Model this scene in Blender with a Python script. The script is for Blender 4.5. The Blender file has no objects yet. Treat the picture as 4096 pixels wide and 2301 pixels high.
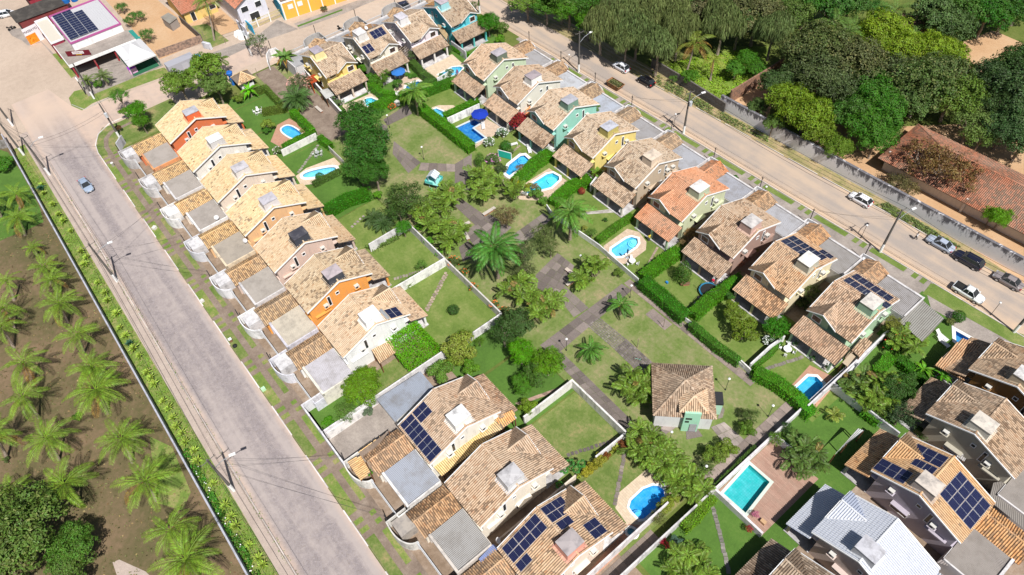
import bpy, math, random
from mathutils import Vector, Matrix
R_ = random.Random(7)
sc = bpy.context.scene
# ------------------------------------------------------------------ camera, sky, sun, exposure
cam = bpy.data.objects.new('camera', bpy.data.cameras.new('camera'))
sc.collection.objects.link(cam); sc.camera = cam
cam.data.sensor_width = 36.0; cam.data.lens = 25.156; cam.data.clip_end = 3000; cam.data.clip_start = 1
cam.matrix_world = Matrix(((0.6322967, -0.5834572, 0.5096848, 0), (0.7729160, 0.5200278, -0.3635546, 0),
                           (-0.0529317, 0.6238179, 0.7797752, 89.0), (0, 0, 0, 1)))
SUN_EL, SUN_AZ = math.radians(56), math.radians(-11)
world = bpy.data.worlds.new('World'); sc.world = world; world.use_nodes = True
wn = world.node_tree.nodes; bg = wn['Background']
sky = wn.new('ShaderNodeTexSky'); sky.sky_type = 'NISHITA'; sky.sun_disc = False
sky.sun_elevation = SUN_EL; sky.sun_rotation = math.pi / 2 - SUN_AZ; sky.dust_density = 1.5
world.node_tree.links.new(sky.outputs[0], bg.inputs[0]); bg.inputs[1].default_value = 0.055
sun = bpy.data.objects.new('sun', bpy.data.lights.new('sun', 'SUN')); sc.collection.objects.link(sun)
sun.data.energy = 5.0; sun.data.angle = math.radians(0.53); sun.data.color = (1.0, 0.965, 0.915)
sdir = Vector((math.cos(SUN_EL) * math.cos(SUN_AZ), math.cos(SUN_EL) * math.sin(SUN_AZ), math.sin(SUN_EL)))
sun.rotation_euler = sdir.to_track_quat('Z', 'Y').to_euler()
sc.view_settings.view_transform = 'Standard'; sc.view_settings.look = 'None'
sc.view_settings.exposure = 0.22; sc.view_settings.gamma = 1.0; sc.view_settings.use_curve_mapping = False
sc.cycles.max_bounces = 6; sc.cycles.transparent_max_bounces = 6; sc.cycles.use_denoising = True
# ------------------------------------------------------------------ helpers
COL = sc.collection
V = Vector
class MB:
    """collects faces, each with a material slot and one uv per face"""
    def __init__(s): s.v = []; s.f = []; s.m = []; s.uv = []
    def face(s, pts, m=0, uv=(0.5, 0.5)):
        b = len(s.v); s.v.extend(tuple(p) for p in pts); s.f.append(tuple(range(b, b + len(pts)))); s.m.append(m); s.uv.append(uv)
    def mesh8(s, p, m=0, uv=(0.5, 0.5)):
        b = len(s.v); s.v.extend(tuple(q) for q in p)
        for f in ((3, 2, 1, 0), (4, 5, 6, 7), (0, 1, 5, 4), (1, 2, 6, 5), (2, 3, 7, 6), (3, 0, 4, 7)):
            s.f.append(tuple(b + i for i in f)); s.m.append(m); s.uv.append(uv)
        return s
    def box(s, x0, x1, y0, y1, z0, z1, m=0, uv=(0.5, 0.5)):
        return s.mesh8([(x0, y0, z0), (x1, y0, z0), (x1, y1, z0), (x0, y1, z0), (x0, y0, z1), (x1, y0, z1), (x1, y1, z1), (x0, y1, z1)], m, uv)
    def cbox(s, c, sx, sy, sz, a=0, m=0):
        ca, sa = math.cos(a), math.sin(a); P = []
        for z in (0, sz):
            for x, y in ((-1, -1), (1, -1), (1, 1), (-1, 1)):
                x *= sx / 2; y *= sy / 2; P.append((c[0] + x * ca - y * sa, c[1] + x * sa + y * ca, c[2] + z))
        return s.mesh8(P, m)
    def prism(s, poly, z0, z1, m=0):
        n = len(poly); z0 = z0 if hasattr(z0, '__len__') else [z0] * n; z1 = z1 if hasattr(z1, '__len__') else [z1] * n
        s.face([(p[0], p[1], z1[i]) for i, p in enumerate(poly)], m)
        s.face([(p[0], p[1], z0[i]) for i, p in reversed(list(enumerate(poly)))], m)
        for i in range(n):
            j = (i + 1) % n; a, b = poly[i], poly[j]
            s.face([(a[0], a[1], z0[i]), (b[0], b[1], z0[j]), (b[0], b[1], z1[j]), (a[0], a[1], z1[i])], m)
        return s
    def tube(s, pts, r, n=6, m=0, caps=True):
        pts = [V(p) for p in pts]; r = r if hasattr(r, '__len__') else [r] * len(pts); rings = []
        for i, p in enumerate(pts):
            d = (pts[min(i + 1, len(pts) - 1)] - pts[max(i - 1, 0)]).normalized()
            a = d.cross(V((0, 0, 1))); a = a.normalized() if a.length > 1e-3 else V((1, 0, 0)); b = d.cross(a)
            rings.append([len(s.v) + k for k in range(n)])
            for k in range(n):
                t = 2 * math.pi * k / n; s.v.append(tuple(p + (a * math.cos(t) + b * math.sin(t)) * r[i]))
        for i in range(len(rings) - 1):
            for k in range(n):
                s.f.append((rings[i][k], rings[i][(k + 1) % n], rings[i + 1][(k + 1) % n], rings[i + 1][k])); s.m.append(m); s.uv.append((.5, .5))
        if caps:
            s.f.append(tuple(reversed(rings[0]))); s.f.append(tuple(rings[-1])); s.m += [m, m]; s.uv += [(.5, .5)] * 2
        return s
    def wall(s, pts, w, z0, z1, m=0, closed=False):
        """a wall of width w along a polyline, mitred"""
        P = [V((p[0], p[1])) for p in pts]; n = len(P); L = []; Rr = []
        for i in range(n):
            a = P[i] - P[i - 1] if (i or closed) else P[1] - P[0]; b = (P[(i + 1) % n] - P[i]) if (i < n - 1 or closed) else a
            a.normalize(); b.normalize(); t = (a + b).normalized(); nn = V((-t.y, t.x)); k = w / 2 / max(.4, nn.dot(V((-a.y, a.x))))
            L.append(P[i] + nn * k); Rr.append(P[i] - nn * k)
        for i in range(n if closed else n - 1):
            j = (i + 1) % n
            q = [Rr[i], Rr[j], L[j], L[i]]
            s.mesh8([(a.x, a.y, z0) for a in q] + [(a.x, a.y, z1) for a in q], m)
        return s
    def disc(s, c, r, n=12, m=0):
        s.face([(c[0] + r * math.cos(2 * math.pi * k / n), c[1] + r * math.sin(2 * math.pi * k / n), c[2]) for k in range(n)], m); return s
    def data(s, name, mats, smooth=False):
        me = bpy.data.meshes.new(name); me.from_pydata(s.v, [], s.f)
        for m in mats: me.materials.append(m)
        me.polygons.foreach_set('material_index', [min(i, len(mats) - 1) for i in s.m])
        uvl = me.uv_layers.new(name='UVMap'); flat = []
        for f, uv in zip(s.f, s.uv):
            flat.extend(uv * len(f))
        uvl.data.foreach_set('uv', flat)
        if smooth: me.polygons.foreach_set('use_smooth', [True] * len(s.f))
        me.update(); return me
def obj(name, data, parent=None, loc=(0, 0, 0), rz=0, color=None, scale=None, kind=None):
    o = bpy.data.objects.new(name, data); COL.objects.link(o)
    if parent: o.parent = parent
    o.location = loc
    if rz: o.rotation_euler = (0, 0, rz)
    if color: o.color = color if len(color) == 4 else (*color, 1)
    if scale: o.scale = scale if hasattr(scale, '__len__') else (scale,) * 3
    if kind: o['kind'] = kind
    return o
def tag(o, label, cat, group=None):
    o['label'] = label; o['category'] = cat
    if group: o['group'] = group
    return o
def thing(name, label, cat, loc=(0, 0, 0), rz=0, group=None, scale=None):
    o = bpy.data.objects.new(name, None); COL.objects.link(o); o.location = loc; o.rotation_euler = (0, 0, rz); o.empty_display_size = .3
    if scale: o.scale = (scale,) * 3
    return tag(o, label, cat, group)
MEMO = {}
def memo(key, fn):
    if key not in MEMO: MEMO[key] = fn()
    return MEMO[key]
# ------------------------------------------------------------------ materials
def mat(name, rough=.85, base=(.5, .5, .5), metal=0.0, spec=.3, build=None):
    m = bpy.data.materials.new(name); m.use_nodes = True; nt = m.node_tree; b = nt.nodes['Principled BSDF']
    b.inputs['Base Color'].default_value = (*base, 1); b.inputs['Roughness'].default_value = rough
    b.inputs['Metallic'].default_value = metal; b.inputs['Specular IOR Level'].default_value = spec
    if build: build(nt, b)
    return m
class N:
    """tiny node wiring helper"""
    def __init__(s, nt): s.nt = nt; s._o = None
    def new(s, t, **k):
        n = s.nt.nodes.new(t)
        for a, b in k.items(): setattr(n, a, b)
        return n
    def link(s, a, b): s.nt.links.new(a, b)
    def coord(s, w='Object'):
        if not s._o: s._o = s.new('ShaderNodeTexCoord')
        return s._o.outputs[w]
    def wpos(s): return s.new('ShaderNodeNewGeometry').outputs['Position']
    def noise(s, scale, detail=3, vec=None, rough=.55, dist=0):
        n = s.new('ShaderNodeTexNoise'); n.inputs['Scale'].default_value = scale; n.inputs['Detail'].default_value = detail
        n.inputs['Roughness'].default_value = rough; n.inputs['Distortion'].default_value = dist
        s.link(vec or s.coord(), n.inputs['Vector']); return n.outputs['Fac']
    def ramp(s, fac, stops, interp='LINEAR'):
        r = s.new('ShaderNodeValToRGB'); r.color_ramp.interpolation = interp; e = r.color_ramp.elements
        while len(e) < len(stops): e.new(.5)
        for i, (p, c) in enumerate(stops): e[i].position = p; e[i].color = (*c, 1) if hasattr(c, '__len__') else (c, c, c, 1)
        s.link(fac, r.inputs[0]); return r.outputs[0]
    def mix(s, fac, a, b, mode='MIX'):
        n = s.new('ShaderNodeMix', data_type='RGBA', blend_type=mode)
        for v, i in ((fac, n.inputs[0]), (a, n.inputs[6]), (b, n.inputs[7])):
            if isinstance(v, (int, float)): i.default_value = v if i == n.inputs[0] else (v, v, v, 1)
            elif isinstance(v, tuple): i.default_value = (*v, 1)
            else: s.link(v, i)
        return n.outputs[2]
    def math(s, op, a, b=0.0):
        n = s.new('ShaderNodeMath', operation=op)
        for v, i in ((a, n.inputs[0]), (b, n.inputs[1])):
            if isinstance(v, (int, float)): i.default_value = v
            else: s.link(v, i)
        return n.outputs[0]
    def bump(s, h, b, dist=.05, strength=.6):
        n = s.new('ShaderNodeBump'); n.inputs['Distance'].default_value = dist; n.inputs['Strength'].default_value = strength
        s.link(h, n.inputs['Height']); s.link(n.outputs[0], b.inputs['Normal'])
    def scaled(s, vec, sc3):
        n = s.new('ShaderNodeMapping'); n.inputs['Scale'].default_value = sc3; s.link(vec, n.inputs[0]); return n.outputs[0]
def m_tile(nt, b, ch=0.0):
    n = N(nt); uv = n.coord('UV'); oi = n.new('ShaderNodeObjectInfo')
    a = n.new('ShaderNodeCombineXYZ'); sp = n.new('ShaderNodeSeparateXYZ'); n.link(uv, sp.inputs[0])
    n.link(sp.outputs[0], a.inputs[0]); n.link(sp.outputs[1], a.inputs[1]); n.link(n.math('MULTIPLY', oi.outputs['Random'], 91.0), a.inputs[2])
    w = n.new('ShaderNodeTexWhiteNoise', noise_dimensions='3D'); n.link(a.outputs[0], w.inputs[0])
    c = n.ramp(w.outputs['Value'], [(0, (.44, .335, .225)), (.2, (.55, .44, .315)), (.45, (.62, .525, .395)), (.7, (.54, .415, .29)), (.86, (.66, .59, .47)), (.97, (.44, .28, .17))])
    c = n.mix(1.0, c, oi.outputs['Color'], 'MULTIPLY')
    wp = n.wpos()
    big = n.noise(.45, 4, wp, .65); w2 = n.new('ShaderNodeTexWhiteNoise', noise_dimensions='4D'); n.link(a.outputs[0], w2.inputs[0]); w2.inputs['W'].default_value = 3.7
    th = n.math('ADD', n.math('MULTIPLY', n.math('SUBTRACT', big, .42), 1.6), n.math('SUBTRACT', oi.outputs['Alpha'], .5))
    dk = n.math('MULTIPLY', n.math('LESS_THAN', w2.outputs['Value'], th), .78)
    c = n.mix(dk, c, (.125, .075, .045))
    fine = n.noise(9, 3, wp); c = n.mix(n.math('MULTIPLY', n.math('GREATER_THAN', fine, .6), .22), c, (.13, .095, .07))
    rb = n.math('ADD', n.math('MULTIPLY', oi.outputs['Random'], .22), .88); c = n.mix(1.0, c, rb, 'MULTIPLY'); fade = n.ramp(n.noise(.16, 3, wp), [(.35, 0.0), (.65, .3)]); c = n.mix(fade, c, (.52, .45, .36))
    if ch: c = n.mix(ch, c, (.07, .045, .028))  # shade of the grooves between tiles, mixed into the colour
    n.link(c, b.inputs['Base Color'])
def m_paint(nt, b):
    n = N(nt); oi = n.new('ShaderNodeObjectInfo'); wp = n.wpos()
    st = n.noise(1.0, 5, n.scaled(wp, (2.2, 2.2, .35)), .65); bl = n.noise(.7, 4, wp)
    c = n.mix(n.ramp(st, [(.52, 0.0), (.8, .38)]), oi.outputs['Color'], (.22, .20, .18))
    c = n.mix(n.ramp(bl, [(.5, 0.0), (.85, .2)]), c, (.30, .27, .23)); n.link(c, b.inputs['Base Color'])
def m_stained(nt, b):
    n = N(nt); oi = n.new('ShaderNodeObjectInfo'); wp = n.wpos()
    st = n.noise(1.0, 6, n.scaled(wp, (.9, .9, .45)), .72); bl = n.noise(.9, 5, wp, .7)
    c = n.mix(n.ramp(st, [(.5, 0.0), (.72, .6)]), oi.outputs['Color'], (.10, .095, .105))
    c = n.mix(n.ramp(bl, [(.5, 0.0), (.7, .5)]), c, (.20, .19, .19)); n.link(c, b.inputs['Base Color'])
def m_sootwall(nt, b):
    n = N(nt); wp = n.wpos(); sp = n.new('ShaderNodeSeparateXYZ'); n.link(wp, sp.inputs[0])
    a = n.noise(1.0, 6, n.scaled(wp, (1.1, 1.1, .35)), .75); f = n.noise(3.5, 4, wp, .7)
    t = n.math('ADD', n.math('MULTIPLY', sp.outputs[2], .33), n.math('MULTIPLY', n.math('SUBTRACT', a, .5), 2.6))
    c = n.mix(n.ramp(t, [(.62, 0.0), (.85, .88)]), (.80, .78, .80), (.05, .047, .06)); n.link(n.mix(n.ramp(f, [(.5, 0.0), (.8, .3)]), c, (.40, .38, .42)), b.inputs['Base Color'])
def m_rust(nt, b):
    n = N(nt); oi = n.new('ShaderNodeObjectInfo'); wp = n.wpos()
    bl = n.noise(.55, 5, wp, .7); f = n.noise(5, 3, wp)
    c = n.mix(n.ramp(bl, [(.45, 0.0), (.7, .55)]), n.mix(1.0, oi.outputs['Color'], .72, 'MULTIPLY'), (.17, .15, .13))
    c = n.mix(n.ramp(f, [(.62, 0.0), (.8, .35)]), c, (.12, .10, .09)); n.link(c, b.inputs['Base Color'])
def m_ground(cols, s1=.12, s2=2.5, bump=.03, grain=18):
    def f(nt, b):
        n = N(nt); wp = n.wpos(); a = n.noise(s1, 5, wp, .62); d = n.noise(s2, 4, wp, .65); g = n.noise(grain, 3, wp, .7)
        c = n.ramp(n.math('ADD', n.math('MULTIPLY', a, .65), n.math('MULTIPLY', d, .35)), cols)
        c = n.mix(n.ramp(g, [(.35, .3), (.65, 0.0)]), c, (.05, .045, .03), 'MIX')
        n.link(c, b.inputs['Base Color'])
        if bump: n.bump(n.math('ADD', g, d), b, bump)
    return f
def m_cobble(nt, b):
    n = N(nt); wp = n.wpos(); v = n.new('ShaderNodeTexVoronoi', feature='DISTANCE_TO_EDGE'); v.inputs['Scale'].default_value = 6.5; n.link(wp, v.inputs[0])
    vc = n.new('ShaderNodeTexVoronoi'); vc.inputs['Scale'].default_value = 6.5; n.link(wp, vc.inputs[0])
    st = n.mix(.5, n.ramp(vc.outputs['Color'], [(0, (.22, .19, .20)), (1, (.36, .315, .32))]), (.30, .265, .27))
    worn = n.noise(1.0, 4, n.scaled(wp, (.02, .42, .1)), .5); patch = n.noise(.5, 6, wp, .68); v3 = n.new('ShaderNodeTexVoronoi'); v3.inputs['Scale'].default_value = 2.6; n.link(wp, v3.inputs[0]); st = n.mix(.35, st, n.ramp(v3.outputs['Color'], [(0, (.15, .13, .14)), (1, (.42, .37, .36))]))
    c = n.mix(n.ramp(v.outputs['Distance'], [(0.0, .75), (.09, 0.0)]), st, (.20, .16, .13))
    sand = n.ramp(n.math('ADD', n.math('MULTIPLY', worn, .7), n.math('MULTIPLY', patch, .3)), [(.44, 0.0), (.57, .85)])
    c = n.mix(n.math('MULTIPLY', sand, .85), c, (.43, .37, .345))
    sp = n.new('ShaderNodeSeparateXYZ'); n.link(wp, sp.inputs[0])
    edge = n.math('ADD', n.ramp(n.math('MULTIPLY', n.math('ADD', sp.outputs[0], 200.0), .01), [(.36, 1.0), (.60, 0.0)]), 0.0)
    big = n.noise(.06, 4, wp); c = n.mix(n.math('MULTIPLY', edge, n.ramp(big, [(.3, .3), (.6, 1.0)])), c, (.56, .43, .34))
    kerb = n.ramp(n.math('MULTIPLY', n.math('ABSOLUTE', n.math('ADD', sp.outputs[1], 2.45)), .2), [(.68, 0.0), (.86, .75)])
    c = n.mix(n.math('MULTIPLY', kerb, n.ramp(patch, [(.3, .4), (.6, 1.0)])), c, (.56, .42, .33))
    n.link(c, b.inputs['Base Color']); n.bump(v.outputs['Distance'], b, .02, .4)
def m_asph(nt, b):
    n = N(nt); wp = n.wpos(); g = n.noise(14, 3, wp, .7); lane = n.noise(1.0, 4, n.scaled(wp, (.03, .55, .1)), .5); p = n.noise(.25, 5, wp, .6)
    c = n.mix(n.ramp(g, [(.3, 0.0), (.7, 1.0)]), (.30, .255, .225), (.38, .325, .285))
    c = n.mix(n.ramp(n.math('ADD', n.math('MULTIPLY', lane, .6), n.math('MULTIPLY', p, .4)), [(.42, 0.0), (.6, .8)]), c, (.50, .385, .29))
    sp = n.new('ShaderNodeSeparateXYZ'); n.link(wp, sp.inputs[0])
    ctr = n.math('SUBTRACT', sp.outputs[1], n.math('MULTIPLY', sp.outputs[0], .036))
    e = n.ramp(n.math('MULTIPLY', n.math('ABSOLUTE', n.math('SUBTRACT', ctr, 96.0)), .2), [(.42, 0.0), (.75, .85)])
    c = n.mix(n.math('MULTIPLY', e, n.ramp(p, [(.25, .35), (.6, 1.0)])), c, (.58, .42, .29))
    far = n.ramp(n.math('MULTIPLY', n.math('ADD', sp.outputs[0], 200.0), .01), [(.4, .8), (1.0, 0.0)])
    c = n.mix(n.math('MULTIPLY', far, .8), c, (.56, .42, .31)); n.link(c, b.inputs['Base Color']); n.bump(g, b, .01, .3)
def m_leaf(nt, b):
    n = N(nt); oi = n.new('ShaderNodeObjectInfo'); ge = n.new('ShaderNodeNewGeometry'); wp = ge.outputs['Position']
    r = ge.outputs['Random Per Island']; big = n.noise(.55, 3, wp)
    hs = n.new('ShaderNodeHueSaturation'); hs.inputs['Saturation'].default_value = 1.06; n.link(oi.outputs['Color'], hs.inputs['Color'])
    n.link(n.math('ADD', n.math('MULTIPLY', r, .05), .475), hs.inputs['Hue'])
    n.link(n.math('ADD', n.math('MULTIPLY', r, 1.15), n.math('MULTIPLY', big, 1.2)), hs.inputs['Value'])
    c = n.mix(n.ramp(n.math('ADD', n.math('MULTIPLY', r, .5), n.math('MULTIPLY', big, .5)), [(.66, 0.0), (.72, 1.0)]), hs.outputs[0], n.mix(.5, hs.outputs[0], (.30, .24, .10)))
    mx = n.mix(oi.outputs['Alpha'], c, hs.outputs[0])
    n.link(mx, b.inputs['Base Color']); b.inputs['Roughness'].default_value = .55; b.inputs['Specular IOR Level'].default_value = .35
    tr = n.new('ShaderNodeBsdfTranslucent'); n.link(n.mix(1.0, mx, (1.3, 1.5, .6), 'MULTIPLY'), tr.inputs[0])
    ms = n.new('ShaderNodeMixShader'); ms.inputs[0].default_value = .22; out = nt.nodes['Material Output']
    n.link(b.outputs[0], ms.inputs[1]); n.link(tr.outputs[0], ms.inputs[2]); n.link(ms.outputs[0], out.inputs[0])
def m_solar(nt, b):
    n = N(nt); o = n.coord('Object')
    ck = n.new('ShaderNodeTexBrick', offset=0.0); ck.inputs['Scale'].default_value = 1.0
    ck.inputs['Color1'].default_value = (.008, .010, .040, 1); ck.inputs['Color2'].default_value = (.011, .014, .052, 1); ck.inputs['Mortar'].default_value = (.055, .06, .12, 1)
    ck.inputs['Brick Width'].default_value = .165; ck.inputs['Row Height'].default_value = .165; ck.inputs['Mortar Size'].default_value = .008
    n.link(o, ck.inputs[0]); n.link(ck.outputs[0], b.inputs['Base Color']); b.inputs['Roughness'].default_value = .12
def m_water(nt, b):
    n = N(nt); out = nt.nodes['Material Output']; oi = n.new('ShaderNodeObjectInfo')
    t = n.new('ShaderNodeBsdfTransparent'); n.link(oi.outputs['Color'], t.inputs[0]); g = n.new('ShaderNodeBsdfGlossy'); g.inputs['Roughness'].default_value = .03
    f = n.new('ShaderNodeFresnel'); f.inputs[0].default_value = 1.33; bp = n.new('ShaderNodeBump'); bp.inputs['Distance'].default_value = .03; bp.inputs['Strength'].default_value = .5
    n.link(n.noise(2.2, 3, n.wpos(), .5, 1.0), bp.inputs['Height']); n.link(bp.outputs[0], g.inputs['Normal']); n.link(bp.outputs[0], f.inputs['Normal'])
    m = n.new('ShaderNodeMixShader'); n.link(f.outputs[0], m.inputs[0]); n.link(t.outputs[0], m.inputs[1]); n.link(g.outputs[0], m.inputs[2]); n.link(m.outputs[0], out.inputs[0])
def m_liner(nt, b):
    n = N(nt); oi = n.new('ShaderNodeObjectInfo'); wp = n.wpos()
    v = n.new('ShaderNodeTexVoronoi', feature='SMOOTH_F1'); v.inputs['Scale'].default_value = 2.2; n.link(n.scaled(wp, (1, 1, 1)), v.inputs[0])
    ca = n.new('ShaderNodeTexVoronoi', feature='DISTANCE_TO_EDGE'); ca.inputs['Scale'].default_value = 1.1; n.link(wp, ca.inputs[0]); c = n.mix(n.ramp(n.noise(1.2, 4, wp), [(.35, 0.0), (.7, .35)]), oi.outputs['Color'], (.35, .68, .74)); ck = n.new('ShaderNodeTexBrick', offset=0.0); ck.inputs['Scale'].default_value = 1.0; ck.inputs['Brick Width'].default_value = .3; ck.inputs['Row Height'].default_value = .3; ck.inputs['Mortar Size'].default_value = .02; ck.inputs['Color1'].default_value = (1, 1, 1, 1); ck.inputs['Color2'].default_value = (.8, .88, .9, 1); ck.inputs['Mortar'].default_value = (.75, .8, .8, 1); n.link(wp, ck.inputs[0]); n.link(n.mix(1.0, c, ck.outputs[0], 'MULTIPLY'), b.inputs['Base Color'])
def m_obj(nt, b):
    n = N(nt); oi = n.new('ShaderNodeObjectInfo'); n.link(oi.outputs['Color'], b.inputs['Base Color'])
def m_slab(nt, b):
    n = N(nt); oi = n.new('ShaderNodeObjectInfo'); wp = n.wpos(); a = n.noise(.7, 5, wp, .7); g = n.noise(7, 3, wp)
    c = n.mix(n.ramp(a, [(.35, 0.0), (.65, .7)]), oi.outputs['Color'], (.15, .125, .115)); c = n.mix(n.ramp(g, [(.5, 0.0), (.8, .4)]), c, (.36, .31, .27))
    rr = n.math('ADD', n.math('MULTIPLY', oi.outputs['Random'], .5), .75); n.link(n.mix(1.0, c, rr, 'MULTIPLY'), b.inputs['Base Color'])
def m_brickdeck(c1, c2, mo, w, h, off=.5):
    def f(nt, b):
        n = N(nt); ck = n.new('ShaderNodeTexBrick', offset=off); ck.inputs['Scale'].default_value = 1.0
        ck.inputs['Color1'].default_value = (*c1, 1); ck.inputs['Color2'].default_value = (*c2, 1); ck.inputs['Mortar'].default_value = (*mo, 1)
        ck.inputs['Brick Width'].default_value = w; ck.inputs['Row Height'].default_value = h; ck.inputs['Mortar Size'].default_value = .012
        wp = n.wpos(); n.link(wp, ck.inputs[0]); n.link(n.mix(n.ramp(n.noise(1.2, 4, wp), [(.4, 0.0), (.8, .35)]), ck.outputs[0], (.35, .28, .22)), b.inputs['Base Color'])
    return f
def m_bark(nt, b):
    n = N(nt); n.link(n.ramp(n.noise(5, 4, n.scaled(n.wpos(), (1, 1, 3))), [(.3, (.16, .12, .09)), (.7, (.36, .30, .24))]), b.inputs['Base Color'])
def m_brick(nt, b):
    n = N(nt); oi = n.new('ShaderNodeObjectInfo'); wp = n.wpos(); n.link(n.mix(n.ramp(n.noise(2, 5, wp), [(.4, 0.0), (.65, .8)]), oi.outputs['Color'], (.10, .08, .07)), b.inputs['Base Color'])
M = dict(
    tile=mat('clay_tile', .9, build=m_tile), tile_shade=mat('shaded_clay_tile', .95, build=lambda nt, b: m_tile(nt, b, .68)), paint=mat('wall_paint', .85, build=m_paint), stained=mat('stained_paint', .9, build=m_stained),
    soot=mat('mouldy_wall', .9, build=m_sootwall), sheet=mat('weathered_sheet', .7, build=m_rust), plain=mat('plain_paint', .6, build=m_obj), gloss=mat('car_paint', .22, spec=.6, build=m_obj),
    cloth=mat('cloth', .9, build=m_obj),
    grass=mat('lawn_grass', .9, build=m_ground([(.3, (.085, .145, .026)), (.44, (.13, .195, .037)), (.52, (.185, .23, .065)), (.60, (.29, .265, .105)), (.70, (.42, .30, .16))], .3, 2.2, .05, 22)),
    lush=mat('lush_grass', .9, build=m_ground([(.3, (.055, .13, .016)), (.55, (.09, .195, .026)), (.8, (.16, .245, .05))], .3, 2.5, .06, 22)),
    verge=mat('verge_grass', .9, build=m_ground([(.3, (.10, .19, .03)), (.48, (.17, .25, .045)), (.6, (.31, .29, .11)), (.75, (.46, .35, .22))], .5, 3, .05, 22)),
    grove=mat('grove_soil', .95, build=m_ground([(.3, (.075, .085, .025)), (.46, (.135, .11, .05)), (.58, (.20, .14, .08)), (.75, (.29, .19, .12))], .1, 1.3, .06, 12)),
    wild=mat('wild_grass', .95, build=m_ground([(.3, (.06, .10, .018)), (.5, (.13, .17, .03)), (.7, (.22, .22, .07))], .15, 1.5, .1, 8)),
    dirt=mat('orange_dirt', .95, build=m_ground([(.3, (.50, .29, .15)), (.5, (.58, .37, .21)), (.75, (.64, .46, .30))], .12, 1.6, .03, 14)),
    sand=mat('sandy_street', .95, build=m_ground([(.3, (.42, .33, .26)), (.5, (.53, .42, .335)), (.7, (.62, .50, .40))], .06, .9, .03, 14)),
    conc=mat('worn_concrete', .9, build=m_ground([(.3, (.22, .19, .17)), (.5, (.34, .295, .265)), (.7, (.48, .42, .37))], .4, 3, .01, 14)),
    brownc=mat('brown_concrete', .9, build=m_ground([(.3, (.15, .11, .085)), (.5, (.25, .19, .15)), (.75, (.38, .31, .25))], .5, 3, .01, 14)),
    cobble=mat('cobblestone', .85, build=m_cobble), asph=mat('dusty_asphalt', .9, build=m_asph), leaf=mat('leaf', build=m_leaf), bark=mat('bark', .9, build=m_bark),
    solar=mat('solar_cell', .12, spec=.6, build=m_solar), water=mat('pool_water', build=m_water), liner=mat('pool_liner', .4, build=m_liner),
    glass=mat('dark_glass', .08, (.02, .025, .03), spec=.6), slab=mat('paving', .9, build=m_slab),
    beige_deck=mat('beige_deck', .8, build=m_brickdeck((.58, .46, .33), (.66, .54, .40), (.42, .33, .24), .6, .3)),
    stone_deck=mat('stone_deck', .8, build=m_brickdeck((.62, .48, .36), (.50, .38, .28), (.40, .32, .25), .35, .35)),
    red_deck=mat('red_deck', .8, build=m_brickdeck((.42, .22, .15), (.48, .27, .18), (.33, .20, .15), .4, .4, 0)),
    wood_deck=mat('wood_deck', .7, build=m_brickdeck((.33, .20, .15), (.42, .26, .20), (.20, .12, .09), 1.4, .18)),
    dark=mat('dark_metal', .6, (.03, .03, .033)), steel=mat('pale_metal', .4, (.6, .62, .65), .6), tyre=mat('tyre', .8, (.02, .02, .02)),
    wood=mat('brown_wood', .7, (.16, .07, .035)), brick=mat('brick', .9, build=m_brick), pole=mat('pole_concrete', .9, (.13, .12, .11)), white=mat('white_paint', .7, (.8, .8, .8)),
    flower=mat('petals', .7, build=m_obj))
M['wtile'] = mat('white_painted_tile', .6, build=m_ground([(.3, (.62, .64, .70)), (.6, (.74, .76, .80))], .6, 3, 0, 10)); M['wtile_shade'] = mat('shaded_white_tile', .7, (.38, .42, .52))  # white roof channels: groove shade put into a darker blue-grey
TM = [M['tile'], M['tile_shade']]  # second slot has shade painted in, for channels and one dormer slope
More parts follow.
